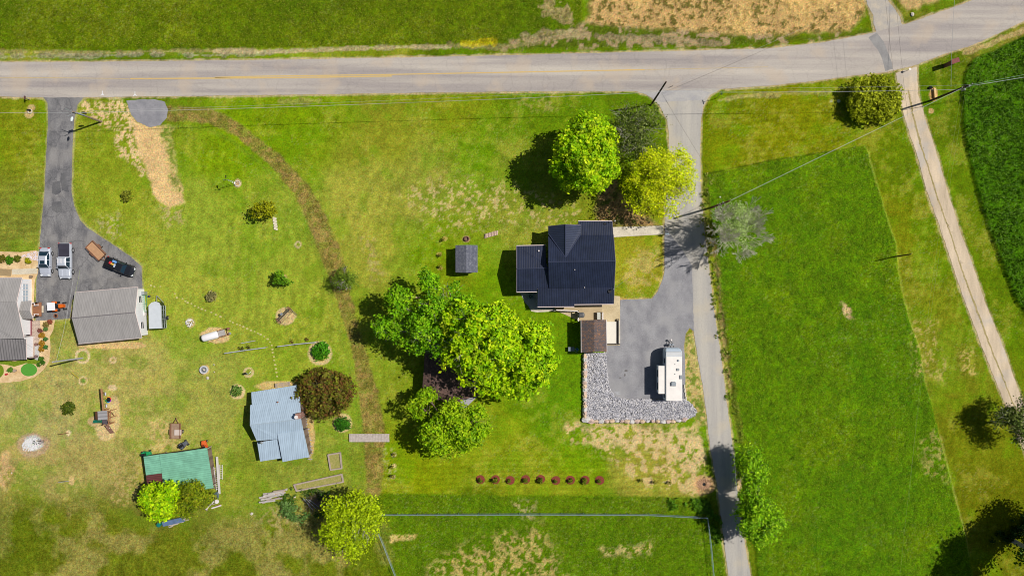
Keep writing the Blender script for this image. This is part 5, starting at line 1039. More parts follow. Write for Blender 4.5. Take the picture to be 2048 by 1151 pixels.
mb.build('plank', mat('grey_planks', C(190,178,170), .9, .22, 3), t); mb = MB(); [mb.box((fbp.x,fbp.y+dy,.14),(6.3,.1,.18),0) for dy in (-.5,.5)]; mb.build('beam', M_WOOD, t)

# ------------------------------------------------------------------ riprap and boulder wall
t = None; RIP = [(1168,705),(1212,705),(1213,735),(1217,768),(1221,780),(1230,792),(1252,797),(1371,798),(1384,808),(1393,822),(1388,832),(1370,838),(1340,842),(1180,841),(1169,835)]
rs = random.Random(21); rip = MB(); xs = []; cells = {}
import itertools
tries = 0
RIPN = [(x, y) for x, y in RIP]
def inpoly(x, y, poly):
    c = False
    for i in range(len(poly)):
        x1, y1 = poly[i]; x2, y2 = poly[i-1]
        if (y1 > y) != (y2 > y) and x < (x2-x1)*(y-y1)/(y2-y1)+x1: c = not c
    return c
bm0 = bmesh.new(); bmesh.ops.create_icosphere(bm0, subdivisions=1, radius=1); RV = [v.co.copy() for v in bm0.verts]; RF = [[v.index for v in f.verts] for f in bm0.faces]; bm0.free()
while tries < 60000 and len(xs) < 6500:
    tries += 1; x = rs.uniform(1167,1396); y = rs.uniform(703,844)
    if not inpoly(x, y, RIPN): continue
    k = (int(x/1.65), int(y/1.65))
    if cells.get(k, 0) >= 1: continue
    cells[k] = 1; xs.append((x, y))
for (x, y) in xs:
    q = P(x, y); s_ = rs.uniform(.065,.14); i0 = len(rip.v); hh = .12 + rs.uniform(0,.12); sx, sy, sz = s_*rs.uniform(.8,1.4), s_, s_*rs.uniform(.6,1); an = rs.uniform(0,3.1); ca, sa = math.cos(an), math.sin(an)
    for v in RV: k = 1+rs.uniform(-.25,.25); X_, Y_ = v.x*sx*k, v.y*sy*k; rip.v.append((q.x+X_*ca-Y_*sa, q.y+X_*sa+Y_*ca, hh+v.z*sz*k))
    rip.f += [[i0+j for j in f] for f in RF]; rip.mi += [rs.choice((0,0,1,2))]*len(RF)
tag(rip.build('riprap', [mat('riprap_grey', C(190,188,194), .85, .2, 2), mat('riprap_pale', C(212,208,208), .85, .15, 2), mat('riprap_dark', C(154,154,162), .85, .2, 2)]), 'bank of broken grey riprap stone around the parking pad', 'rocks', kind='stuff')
sheet('riprap_bed', RIP, .02, mat('riprap_soil', C(150,148,152), .95, .3, 5), .8)  # mottled grey soil under the loose stones
pts = [(1169,712+k*6.6) for k in range(19)]; q = pts + [(1172+0, 838)] + [(1182+k*10.2, 841.5+.6*math.sin(k)) for k in range(17)] + [(1356,840),(1368,838)]
for i, (x, y) in enumerate(q):
    s_ = rs.uniform(.34,.52) if i != 19 else .72; w_ = P(x, y); mb = MB(); left = i < 19
    mb.rock((w_.x, w_.y, .22), ((s_*.8 if left else s_*1.12), (s_*1.0 if left else s_*.75), .42 if left else .34), i+500, 0, 2)
    o = mb.build('boulder', mat(('boulder_tan','boulder_grey','boulder_pink')[i % 3], (C(216,190,160),C(204,200,196),C(206,180,166))[i % 3], .85, .12, 3, .4, 8))
    lab = ('%s boulder from the north along the west edge of the riprap' % ordn(i+1)) if left else 'largest boulder, at the southwest corner of the riprap' if i == 19 else '%s boulder from the west along the south edge of the riprap' % ordn(i-19)
    tag(o, lab, 'boulder', 'boulders edging the riprap bank')

# ------------------------------------------------------------------ vehicles
M_RUB = mat('tyre_rubber', C(40,40,42), .8, .1); M_RIM = mat('wheel_rim', C(200,202,206), .3, .05, metallic=.6); M_LAMP = mat('headlight_glass', C(220,224,228), .15, .03); M_RED = mat('tail_light_red', C(200,40,36), .3, .05); M_CHR = mat('chrome', C(190,194,198), .25, .05, metallic=.8)
def wheel(x, y, r, wd, parent):
    mb = MB(); prof = [(r*.62,-wd/2),(r*.93,-wd/2),(r,-wd*.3),(r,wd*.3),(r*.93,wd/2),(r*.62,wd/2)]
    tmp = MB(); tmp.lathe((0,0,0), prof, 20); rot = Matrix.Rotation(R(90),3,'X'); tmp.v = [tuple(rot @ Vector(v) + Vector((x,y,r))) for v in tmp.v]; w_ = tmp.build('wheel', M_RUB, parent)
    tmp = MB(); tmp.lathe((0,0,0), [(r*.1,-wd/2-.02),(r*.6,-wd/2-.005),(r*.6,wd/2+.005),(r*.1,wd/2+.02)], 14); tmp.v = [tuple(rot @ Vector(v) + Vector((x,y,r))) for v in tmp.v]; tmp.build('rim', M_RIM, w_)
def body_sec(x, hw, zb, zbelt, ztop, tuck=.12):
    return [(x,-hw*.88,zb),(x,-hw,zb+.18),(x,-hw,zbelt-.12),(x,-hw+.05,zbelt),(x,-hw+tuck+.08,ztop-.015),(x,0,ztop),(x,hw-tuck-.08,ztop-.015),(x,hw-.05,zbelt),(x,hw,zbelt-.12),(x,hw,zb+.18),(x,hw*.88,zb)]
def vehicle(name, label, loc, ang, paint, L, Wd, kind, bed=None, group=None):
    t = thing(name, label, 'car' if kind == 'sedan' else 'pickup truck', (0,0,0), 0, group); hw = Wd/2; x0, x1 = -L/2, L/2
    if kind == 'sedan':
        secs = [(x0,hw*.72,.38,.72,.78),(x0+.12,hw*.9,.3,.86,.93),(x0+.7,hw*.98,.24,.92,1.0),(x0+1.3,hw,.24,.95,1.0),(0,hw,.24,.94,.98),(x1-1.5,hw*.99,.24,.9,.96),(x1-.6,hw*.96,.26,.8,.86),(x1-.15,hw*.84,.32,.66,.72),(x1,hw*.62,.38,.56,.6)]
        gh = dict(rb=x0+.55, rt=x0+1.35, ft=.35, fb=x1-1.3, zt=1.42, zb=.95)
    else:
        secs = [(x0,hw*.94,.5,.98,1.0),(x0+.08,hw*.97,.45,1.05,1.08),(x0+1.2,hw,.42,1.1,1.12),(.1,hw,.42,1.08,1.1),(x1-1.4,hw,.42,1.06,1.14),(x1-.5,hw*.98,.42,1.0,1.1),(x1-.12,hw*.9,.45,.86,.95),(x1,hw*.8,.5,.75,.82)]
        gh = dict(rb=-L*.10, rt=-L*.07, ft=L*.14, fb=L*.24, zt=1.82 if L > 5 else 1.6, zb=1.08)
    mb = MB(); mb.loft([body_sec(*s) for s in secs]); body = mb.build('body', paint, t, smooth=False, bevel=.05)
    g = gh; zt, zb = g['zt'], g['zb']; ht = hw*.70; hb_ = hw*.93
    mb = MB()   # glasshouse
    mb.loft([[(g['rb'],-hb_,zb),(g['fb'],-hb_*.96,zb),(g['fb'],hb_*.96,zb),(g['rb'],hb_,zb)],[(g['rt'],-ht,zt-.06),(g['ft'],-ht,zt-.06),(g['ft'],ht,zt-.06),(g['rt'],ht,zt-.06)]]); mb.build('glasshouse', M_GLASS, t)
    mb = MB(); mb.loft([[(g['rt']-.05,-ht-.03,zt-.07),(g['ft']+.05,-ht-.03,zt-.07),(g['ft']+.05,ht+.03,zt-.07),(g['rt']-.05,ht+.03,zt-.07)],[(g['rt']+.02,-ht*.9,zt),(g['ft']-.05,-ht*.9,zt),(g['ft']-.05,ht*.9,zt),(g['rt']+.02,ht*.9,zt)]]); rf = mb.build('roof', paint, t)
    if kind == 'sedan': mb = MB(); mb.box(((g['rt']+g['ft'])/2+.35,0,zt+.005),(.55,.75,.02)); mb.build('sunroof', M_GLASS, rf)
    mb = MB()
    for s in (-1,1):
        for xa, xb in ((g['rb'],g['rt']),(g['fb'],g['ft'])): mb.tube((xa,s*hb_,zb),(xb,s*ht,zt-.05),.05,.05,5)
        xm = (g['rt']+g['ft'])/2; mb.tube((xm,s*hb_,zb),(xm,s*ht,zt-.05),.05,.05,4)
    mb.build('pillar', paint, t)
    for s in (-1,1):
        mb = MB(); mb.box((x1-.16 if kind=='sedan' else x1-.1, s*hw*.64, .68 if kind=='sedan' else .82),(.28,.32,.16),-s*R(18)); mb.build('headlight', M_LAMP, t)
        mb = MB(); mb.box((x0+.06, s*hw*(.74 if kind=='sedan' else .9), .86 if kind=='sedan' else .9),(.16,.24,.22)); mb.build('tail_light', M_RED, t)
        mb = MB(); mb.box((g['fb']-.25, s*(hw+.12), zb+.08),(.14,.24,.16)); mb.build('mirror', paint, t, bevel=.03)
    xr = x0+L*.2; xf = x1-L*.185; r = .33 if kind=='sedan' else .39
    for xx in (xr, xf):
        for s in (-1,1): wheel(xx, s*(hw-.1), r, .24, t)
    mb = MB(); mb.box((x1-.02,0,.45 if kind=='sedan' else .55),(.12,Wd*.86,.22)); mb.box((x0+.02,0,.5 if kind=='sedan' else .58),(.12,Wd*.88,.2)); mb.build('bumper', M_CHR if kind != 'sedan' else paint, t, bevel=.04)
    if kind != 'sedan':
        bx0, bx1 = x0+.1, g['rb']-.1
        if bed == 'cover':
            mb = MB(); mb.box(((bx0+bx1)/2,-.12*0,1.14),(bx1-bx0,Wd*.86,.07)); mb.build('bed_cover', ribbed('bed_cover_black', C(62,60,74), 0, .18, .6, .35, .4), t)
        else:
            mb = MB(); mb.box(((bx0+bx1)/2,0,1.125),(bx1-bx0,Wd*.80,.03)); mb.build('bed_floor', M_BLK, t)
            for s in (-1,1): mb = MB(); mb.box(((bx0+bx1)/2,s*Wd*.44,1.2),(bx1-bx0,.08,.2)); mb.build('bed_rail', paint, t)
            mb = MB(); mb.box((x0+.06,0,1.17),(.08,Wd*.86,.2)); mb.build('tailgate', paint, t)
        if L > 5:
            mb = MB(); [mb.box((g['rt']+.45,-.55+.22*k,zt+.01),(.7,.04,.03)) for k in range(6)]; mb.build('roof_rib', M_TRIM, rf)
            mb = MB(); [mb.box((x1-.85,s*.35,1.13),(1.0,.3,.05)) for s in (-1,1)]; mb.build('hood_ridge', paint, t, bevel=.02)
    t.location = loc; t.rotation_euler = (0,0,ang); return t
M_SIL = mat('silver_paint', C(204,210,224), .3, .03, metallic=.25, spec=.5); M_BKP = mat('black_paint', C(36,38,44), .22, .05, spec=.6); M_SIL2 = mat('silver_truck_paint', C(208,214,226), .32, .03, metallic=.25, spec=.5)
vehicle('car', 'silver sedan with sunroof parked at the left side of the black driveway', P(96.5,524), R(-90), M_SIL, 4.5, 1.78, 'sedan')
vehicle('pickup_truck', 'silver pickup with black ribbed bed cover parked beside the sedan', P(137,521.5), R(-90), M_SIL2, 5.6, 1.98, 'pickup', 'cover')
tk = vehicle('pickup_truck', 'small black pickup with a loaded bed towing the flat trailer', P(246,533.5), R(-22.5), M_BKP, 4.7, 1.7, 'pickup')
for nm, lab, px_, py_, sz, c, z_ in (('tarp','blue folded tarp along the left side in the black pickup bed',231.5,524,(1.1,.35,.2),C(110,160,220),1.3),('lumber','yellow lumber lying in the middle of the black pickup bed',227.5,529,(1.2,.3,.15),C(220,180,80),1.28),('cooler','white and grey cooler in the black pickup bed',232,532,(.7,.55,.3),C(190,200,216),1.32),('fuel_can','red fuel can at the tailgate of the black pickup bed',220.5,525,(.3,.4,.35),C(206,50,60),1.3)):
    q = P(px_, py_, z_); mb = MB(); mb.box((q.x,q.y,z_),sz,R(-22.5)); tag(mb.build(nm, mat(nm+'_colour', c, .6, .15), bevel=.05), lab, nm.replace('_',' '))
def flat_trailer(label, c, ang, L, Wd, floor, side, tongue=1.0, z=.6, ramp=False, cargo=None):
    t = thing('utility_trailer', label, 'trailer', (0,0,0)); mb = MB(); mb.box((0,0,z),(L,Wd,.08)); mb.build('floor', floor, t)
    mb = MB()
    for s in (-1,1): mb.box((0,s*(Wd/2+.03),z+.28),(L,.06,.06)); mb.box((0,s*(Wd/2+.03),z+.02),(L+.12,.07,.14)); [mb.box((-L/2+L*k/4,s*(Wd/2+.03),z+.15),(.05,.05,.3)) for k in range(5)]
    for s in (-1,1): mb.box((s*(L/2+.03),0,z+.12),(.06,Wd+.1,.26))
    mb.build('frame', side, t); mb = MB(); mb.tube((L/2,Wd*.3,z-.05),(L/2+tongue,0,z-.1),.05); mb.tube((L/2,-Wd*.3,z-.05),(L/2+tongue,0,z-.1),.05); mb.tube((L/2+tongue-.1,0,z-.1),(L/2+tongue+.2,0,z-.1),.06); mb.build('tongue', side, t)
    for s in (-1,1): wheel(-.15, s*(Wd/2+.2), .3, .2, t)
    for s in (-1,1): mb = MB(); mb.box((-.15,s*(Wd/2+.2),.66),(.8,.24,.04)); mb.build('fender', side, t)
    t.location = c; t.rotation_euler = (0,0,ang); return t
M_RUST = mat('rusty_steel', C(140,100,78), .8, .25, 3)
flat_trailer('tan wooden flatbed trailer hitched behind the small black pickup', P(197,501.5), R(-45), 2.9, 1.45, mat('trailer_boards', C(190,148,112), .85, .12, 2), M_RUST, .7)
ut = flat_trailer('small brown utility trailer parked alone on the grass north of the green-roofed shed', P(355.5,859.5), R(90), 2.35, 1.4, mat('brown_boards', C(160,134,112), .85, .2, 2), M_RUST, .7)
q = P(356,864,.75); mb = MB(); mb.box((q.x,q.y,.78),(1.05,.85,.2)); tag(mb.build('crate', mat('pale_board', C(206,190,180), .8, .1)), 'pale flat crate lying in the small brown utility trailer', 'crate')

# travel trailer
M_RVW = mat('rv_white', C(242,236,230), .45, .07, 1.2); M_RVS = mat('rv_side', C(196,210,226), .4, .05)
t = thing('travel_trailer', 'long white travel trailer with a slide-out parked on the asphalt pad', 'travel trailer', (0,0,0)); RVT = t
a_, b_ = P(1347.7,696,2.6), P(1347.7,800.5,2.6); c = (a_+b_)/2; LL = abs(a_.y-b_.y); WW = P(1364,750,2.6).x - P(1331,750,2.6).x
mb = MB()
def rvsec(y, hw, z0, z1): return [(-hw,y,z0),(hw,y,z0),(hw,y,z1-.08),(hw-.08,y,z1),(-hw+.08,y,z1),(-hw,y,z1-.08)]
hL = LL/2; hW = WW/2
mb.loft([rvsec(-hL,hW,.5,2.6),rvsec(hL-1.2,hW,.5,2.6),rvsec(hL-.5,hW*.98,.5,2.52),rvsec(hL-.15,hW*.88,.55,2.2),rvsec(hL,hW*.75,.7,1.7)]); mb.build('body', M_RVS, t)
mb = MB(); mb.loft([rvsec(-hL,hW-.02,2.605,2.70),rvsec(hL-1.25,hW-.02,2.605,2.70)]); mb.build('roof', M_RVW, t)
mb = MB(); mb.prism([(-hW*.96,hL-1.2,2.66),(hW*.96,hL-1.2,2.66),(hW*.92,hL-.55,2.57),(-hW*.92,hL-.55,2.57)], .05); mb.build('front_cap', mat('rv_cap_grey', C(206,208,210), .3, .05), t)
mb = MB(); mb.box((0,hL-.52,2.585),(WW*.86,.12,.05)); mb.build('trim', M_METALG, t)
mb = MB(); sy0 = P(0,731.5,2.4).y - c.y; sy1 = P(0,786.5,2.4).y - c.y; sxw = (P(1331,0,2.4).x-P(1318,0,2.4).x)+.1
mb.box((-hW-sxw/2+.1,(sy0+sy1)/2,1.55),(sxw,abs(sy0-sy1),1.6)); so = mb.build('slide_out', M_RVS, t)
mb = MB(); mb.box((-hW-sxw/2+.08,(sy0+sy1)/2,2.385),(sxw+.06,abs(sy0-sy1)+.05,.06)); mb.build('slide_roof', M_RVW, so)
for yy in (.9,-1.1): mb = MB(); mb.box((-hW-sxw+.08,(sy0+sy1)/2+yy,1.7),(.04,1.1,.8)); mb.build('window', M_GLASS, so)
mb = MB(); mb.box((-hW-.01,hL-2.0,1.8),(.05,.8,.7)); mb.build('window', M_GLASS, t); mb = MB(); mb.box((-hW-.01,-hL+.7,1.7),(.05,.7,.7)); mb.build('window', M_GLASS, t)
for (x, y, r_) in ((1356.6,720.5,.17),(1350.2,728,.06),(1350.2,747.2,.06)): q = P(x,y,2.75)-c; mb = MB(); mb.lathe((q.x,q.y,2.70),[(r_,0),(r_,.1),(r_*.6,.14)],14); mb.build('vent', M_METALG, t)
for (x, y, sx, sy) in ((1356,738.5,.42,.42),(1361.8,753.5,.4,.62)): q = P(x,y,2.75)-c; mb = MB(); mb.box((q.x,q.y,2.76),(sx,sy,.12)); v = mb.build('skylight', mat('grey_dome', C(150,156,160), .4), t, bevel=.03)
q = P(1347,767,2.8)-c; mb = MB(); mb.loft([[(q.x+sx*k*.42,q.y+sy*k*.36,z) for sx,sy in ((-1,-1),(1,-1),(1,.6),(.6,1),(-.6,1),(-1,.6))] for z,k in ((2.70,1),(2.88,.95),(2.95,.75))]); mb.build('air_conditioner', mat('ac_cover', C(150,158,164), .5, .12), t)
for yy in (-.6,.4): [wheel_ for wheel_ in ()]
for yy in (-1.0,-.1):
    for s in (-1,1):
        tmp = MB(); tmp.lathe((0,0,0),[(.2,-.11),(.34,-.11),(.36,0),(.34,.11),(.2,.11)],18); rot = Matrix.Rotation(R(90),3,'Y'); tmp.v = [tuple(rot @ Vector(v)+Vector((s*(hW-.16),yy,.36))) for v in tmp.v]; tmp.build('wheel', M_RUB, t)
mb = MB(); mb.tube((-.5,hL,.5),(0,hL+1.2,.5),.05); mb.tube((.5,hL,.5),(0,hL+1.2,.5),.05); mb.build('tongue', M_BLK, t)
mb = MB(); [mb.lathe((s*.2,hL+.42,.5),[(.16,0),(.19,.1),(.19,.42),(.08,.52)],14) for s in (-1,1)]; mb.build('propane_tank', mat('tank_grey', C(150,156,164), .4), t)
mb = MB(); mb.tube((0,hL+1.05,.05),(0,hL+1.05,.95),.05); mb.lathe((0,hL+1.15,.7),[(.17,0),(.17,.12),(.1,.2)],12); mb.build('jack', M_TRIM, t)
t.location = (c.x, c.y, 0)
for i, (x, y) in enumerate(((1368.5,772),(1369.5,780),(1370.5,788),(1371.5,796))): q = P(x,y); mb = MB(); mb.box((q.x,q.y,.12),(.2,.55,.22),R(-5)); tag(mb.build('block', M_CONC, bevel=.02), '%s pale block from the north in the row by the rear of the travel trailer' % ordn(i+1), 'block', 'blocks beside the travel trailer')

# covered trailer next to garage
t = thing('cargo_trailer', 'white-topped pointed-nose trailer with dark side panels beside the garage', 'trailer', (0,0,0)); c = P(313,633); zt = 1.9
ou = [P(x,y,zt)-Vector((c.x,c.y,0)) for x,y in ((297,611),(303,604.5),(311,602.5),(318,605),(321,611),(323.3,656),(298,657))]
mb = MB(); mb.prism([tuple(v) for v in ou], .1); mb.build('roof', mat('trailer_roof_pale', C(206,212,218), .4, .06), t)
n = len(ou); mb = MB(); mb.v = [(v.x*.985,v.y*.985,zt-.1) for v in ou]+[(v.x*.985,v.y*.985,.5) for v in ou]; mb.f = [[k,(k+1)%n,n+(k+1)%n,n+k] for k in range(n)]; mb.mi = [0]*n; mb.build('side_panel', mat('dark_side_panel', C(44,56,40), .3, .2), t)
mb = MB(); a1, a2 = ou[4], ou[5]
for k in range(6): q = a1.lerp(a2, k/5); mb.box((q.x+.03,q.y,1.1),(.06,.06,1.3))
for z in (.5,1.1,1.75): mb.tube((a1.x+.03,a1.y,z),(a2.x+.03,a2.y,z),.04,.04,4)
mb.build('frame', M_METALG, t)
mb = MB(); mb.tube((ou[3].x,ou[3].y,.5),(.35,ou[2].y+.9,.5),.05); mb.tube((ou[1].x,ou[1].y,.5),(.3,ou[2].y+.9,.5),.05); mb.build('tongue', M_METALG, t)
wheel_p = ou[4].lerp(ou[5],.55); tmp = MB(); tmp.lathe((0,0,0),[(.1,-.1),(.3,-.1),(.32,0),(.3,.1),(.1,.12)],16); tmp.v = [tuple(Matrix.Rotation(R(90),3,'Y') @ Vector(v)+Vector((wheel_p.x+.22,wheel_p.y,.33))) for v in tmp.v]; w_ = tmp.build('wheel', M_RUB, t)
tmp = MB(); tmp.lathe((0,0,0),[(.02,.0),(.2,.0),(.18,.14),(.04,.16)],12); tmp.v = [tuple(Matrix.Rotation(R(90),3,'Y') @ Vector(v)+Vector((wheel_p.x+.22,wheel_p.y,.33))) for v in tmp.v]; tmp.build('rim', M_CHR, w_)
t.location = (c.x,c.y,0)
# rack and odds beside garage
t = thing('hose_rack', 'pale green wire rack between the garage wall and the covered trailer', 'rack', tuple(P(292,605))); q = P(292.5,604); mb = MB()
for k in range(9): mb.box((q.x,q.y+1.0-.3*k,.9),(.5,.04,.04)); 
for s in (-1,1): mb.box((q.x+s*.25,q.y-.2,.9),(.04,2.7,.04)); mb.box((q.x+s*.25,q.y-.2,.3),(.04,2.7,.04)); [mb.box((q.x+s*.25,q.y-.2+k*1.3,.45),(.04,.04,.9)) for k in (-1,0,1)]
mb.build('frame', mat('pale_green_wire', C(110,196,150), .5), t)
q = P(290,586); mb = MB(); mb.box((q.x,q.y,.5),(.8,.55,1.0)); tag(mb.build('utility_box', M_METALG, bevel=.04), 'grey metal box at the northeast corner of the garage', 'box'); q = P(299.5,592); mb = MB(); mb.lathe((q.x,q.y,0),[(.1,0),(.2,.1),(.18,.3),(.05,.36)],12); tag(mb.build('ball', mat('navy_rubber', C(50,50,90), .4)), 'small navy ball on the grass beside the garage corner', 'ball')
q = P(292,625); mb = MB(); mb.box((q.x,q.y,.4),(.35,.9,.8)); tag(mb.build('cooler', M_TRIM, bevel=.04), 'white cooler against the garage wall south of the wire rack', 'cooler')
# tractor
t = thing('tractor', 'orange compact tractor with white canopy on the black driveway', 'tractor', (0,0,0)); 
mb = MB(); mb.loft([[(x,s1*hw_,z) for s1,z in ((-1,.45),(-1,.95),(-.7,1.05),(.7,1.05),(1,.95),(1,.45))] for x,hw_ in ((.1,.32),(.6,.3),(.85,.24))]); mb.build('hood', mat('tractor_orange', C(226,106,30), .4, .08), t)
mb = MB(); mb.box((-.3,0,.75),(.9,.5,.3)); mb.build('body', M_BLK, t); mb = MB(); mb.box((-.45,0,1.95),(1.25,1.25,.06)); mb.build('canopy', mat('canopy_white', C(240,240,244), .5, .02), t, bevel=.04)
mb = MB(); [mb.tube((-.9+.0*s,s*.5,.7),(-.8,s*.5,1.93),.035) for s in (-1,1)]; mb.build('canopy_post', M_BLK, t)
mb = MB(); mb.box((-.35,0,1.0),(.45,.45,.1)); mb.box((-.6,0,1.2),(.1,.45,.4)); mb.build('seat', M_BLK, t)
for (x, s, r, wd) in ((-.55,-1,.5,.28),(-.55,1,.5,.28),(.62,-1,.28,.18),(.62,1,.28,.18)): wheel(x, s*(.62 if r > .4 else .5), r, wd, t)
for s in (-1,1): mb = MB(); mb.box((-.5,s*.62,1.05),(.8,.34,.05)); mb.build('fender', MATS['tractor_orange'], t)
t.location = P(124,611.5); t.rotation_euler = (0,0,R(4))
q = P(113,631); t = thing('fire_ring', 'small round metal fire ring on the driveway below the orange tractor', 'fire ring', tuple(q)); mb = MB(); mb.torus((q.x,q.y,.2),.28,.07,n=20); mb.build('rim', M_WOODR, t); mb = MB(); mb.lathe((q.x,q.y,.02),[(.25,0),(.27,.14)],16); mb.build('bowl', M_BLK, t)

# ------------------------------------------------------------------ garden things on the west lawns
t = thing('tank', 'white horizontal tank with a rusty equipment frame at one end, lying on its gravel bed', 'tank', tuple(P(427,671))); a_ = P(405,676.5,.7); b_ = P(437,667.5,.7); d = (b_-a_).normalized()
mb = MB(); L_ = (b_-a_).length; secs = []; q4 = d.to_track_quat('Z','Y')
for s_, r in ((-.05,.15),(0,.42),(.12,.55),(.3,.6),(L_-.3,.6),(L_-.1,.52),(L_,.3)):
    secs.append([tuple(a_+d*s_+q4 @ Vector((r*math.cos(k*math.pi/8), r*math.sin(k*math.pi/8), 0))) for k in range(16)])
mb.loft(secs); mb.build('tank_body', mat('tank_white', C(244,242,244), .4, .03), t, smooth=True)
c = b_+d*.75; an = math.atan2(d.y,d.x); mb = MB()
for s in (-1,1): mb.box((c+Vector((0,0,.0))+Vector((-d.y,d.x,0))*s*.55),(1.9,.08,.1),an); 
for k in (-.8,-.2,.3,.8): mb.box(c+d*k,(.07,1.15,.1),an)
for k in (-.6,.6): [mb.box(c+d*k+Vector((-d.y,d.x,0))*s*.55-Vector((0,0,.35)),(.07,.07,.7),an) for s in (-1,1)]
mb.build('frame', M_RUST, t); mb = MB(); mb.box(c-d*.15+Vector((0,0,.12)),(1.0,.85,.3),an); mb.build('platform', mat('grey_platform', C(176,170,164), .8, .15, 3), t)
for s in (-1,1): mb = MB(); q = c+d*.9+Vector((-d.y,d.x,0))*s*.4; mb.lathe((q.x,q.y,.2),[(.12,0),(.2,.15),(.2,.35),(.1,.45)],12); mb.build('wheel', M_METALG if s < 0 else M_RUST, t)
mb = MB(); mb.tube(a_+Vector((.6,-.75,-.5)), a_+Vector((1.6,-.35,-.45)), .04); mb.tube(a_+Vector((.4,.6,-.5)), a_+Vector((2.2,1.1,-.45)), .04); mb.build('rod', M_RUST, t)

t = thing('hay_rake', 'antique two-wheeled farm rake displayed on a tan bed', 'farm implement', tuple(P(571,632))); a_ = P(557,641,.6); b_ = P(580,618,.6); d = (b_-a_).normalized(); rot = d.to_track_quat('Z','Y').to_matrix(); nrm = Vector((-d.y,d.x,0))
for c in (a_, b_):
    mb = MB(); mb.torus(c,.55,.035,'Z',20,5,rot); wh = mb.build('wheel', M_RUST, t); mb = MB(); [mb.tube(c-rot@Vector((math.cos(k*math.pi/5)*.53,math.sin(k*math.pi/5)*.53,0)), c+rot@Vector((math.cos(k*math.pi/5)*.53,math.sin(k*math.pi/5)*.53,0)),.015,.015,4) for k in range(5)]; mb.build('spokes', M_RUST, wh)
mb = MB(); mb.tube(a_-d*.1,b_+d*.1,.06,.06,6); mb.tube(a_+nrm*.25,b_+nrm*.25,.05,.05,6); mb.build('axle', mat('old_iron', C(96,90,86), .7, .3, 5), t)
mb = MB()
for k in range(14): q = a_.lerp(b_,(k+.5)/14); mb.path([q, q-nrm*.35+Vector((0,0,.1)), q-nrm*.6-Vector((0,0,.25)), q-nrm*.5-Vector((0,0,.5))],.014,.014,3)
mb.build('tines', MATS['old_iron'], t); mb = MB(); mb.tube(b_+d*.1-nrm*.2, b_+d*.1-nrm*1.4-Vector((0,0,.3)),.04); mb.build('tongue', MATS['old_iron'], t); mb = MB(); q = a_.lerp(b_,.45)+nrm*.35; mb.lathe((q.x,q.y,.85),[(.05,0),(.2,.05),(.22,.1)],12); mb.build('seat', M_METALG, t)

def railrun(label, pts, z=.9, thick=.09):
    m_ = P(*pts[len(pts)//2]); t = thing('rail_fence', label, 'rail', tuple(m_), group='long pale rails on posts across the west lawn'); mb = MB(); q = [P(x,y,z) for x,y in pts]
    for a_, b_ in zip(q[:-1], q[1:]): mb.box((a_+b_)/2,((b_-a_).length+.05,thick,.09),math.atan2((b_-a_).y,(b_-a_).x))
    mb.build('rail', mat('silver_rail', C(176,180,188), .5, .12), t)
    for v in (q[0], q[-1], (q[0]+q[-1])/2): mb = MB(); mb.box((v.x,v.y,z/2),(.09,.09,z)); mb.build('post', M_WOOD, t)
railrun('short brown-ended rail, northernmost of the pale rails', [(482,686),(509,681)], .5); railrun('long pale rail west of the stepping stones', [(449,706),(490,700),(531,694.5)], .9, .13); railrun('long pale rail between the stepping stones and the ringed green bush', [(555,692.5),(590,688),(632,684)], .9, .13)
undergrowth('plants', 'sparse vine seedlings along the pale rails', [(463,700),(500,693),(531,690)], 5, [(70,80,30),(110,100,50)], .3, 2, .1, 6, 81); undergrowth('plants', 'sparse reddish vine seedlings north of the eastern pale rail', [(574,685),(614,679),(618,676)], 5, [(110,80,40),(130,110,50)], .3, 2, .1, 6, 82)

# stepping stones
ST = [(302,570.5),(309,573),(321,572.5),(350,587),(354,595),(365,597),(371,602),(375.5,605),(383,607),(390,611.5),(397,614.5),(404,617.5),(411,620.5),(423,624),(432,629),(441,633),(460,641.5),(466,644.5),(474,648),(480,650),(487,653),(494.5,657),(502,660),(509.5,662.5),(516,666),(521.5,668.5),(528.5,672.5),(535.5,677.5),(540,683.5),(543.5,690),(545,698),(545.5,704.5),(548,713),(548.5,720),(550.5,729),(552,737),(553,744),(554.5,752)]
M_ST = mat('stepping_stone', C(196,188,120), .9, .15, 5); rr = random.Random(33)
for i, (x, y) in enumerate(ST):
    q = P(x, y); r = rr.uniform(.11,.17); mb = MB(); mb.prism([(q.x+r*1.25*math.cos(k*math.pi/4+.2)*rr.uniform(.8,1.15), q.y+r*math.sin(k*math.pi/4+.2)*rr.uniform(.8,1.15), .05) for k in range(8)], .06)
    tag(mb.build('stepping_stone', M_ST), '%s stepping stone along the curved trail, counting from the garage' % ordn(i+1), 'stepping stone', 'stepping stones curving across the west lawn')

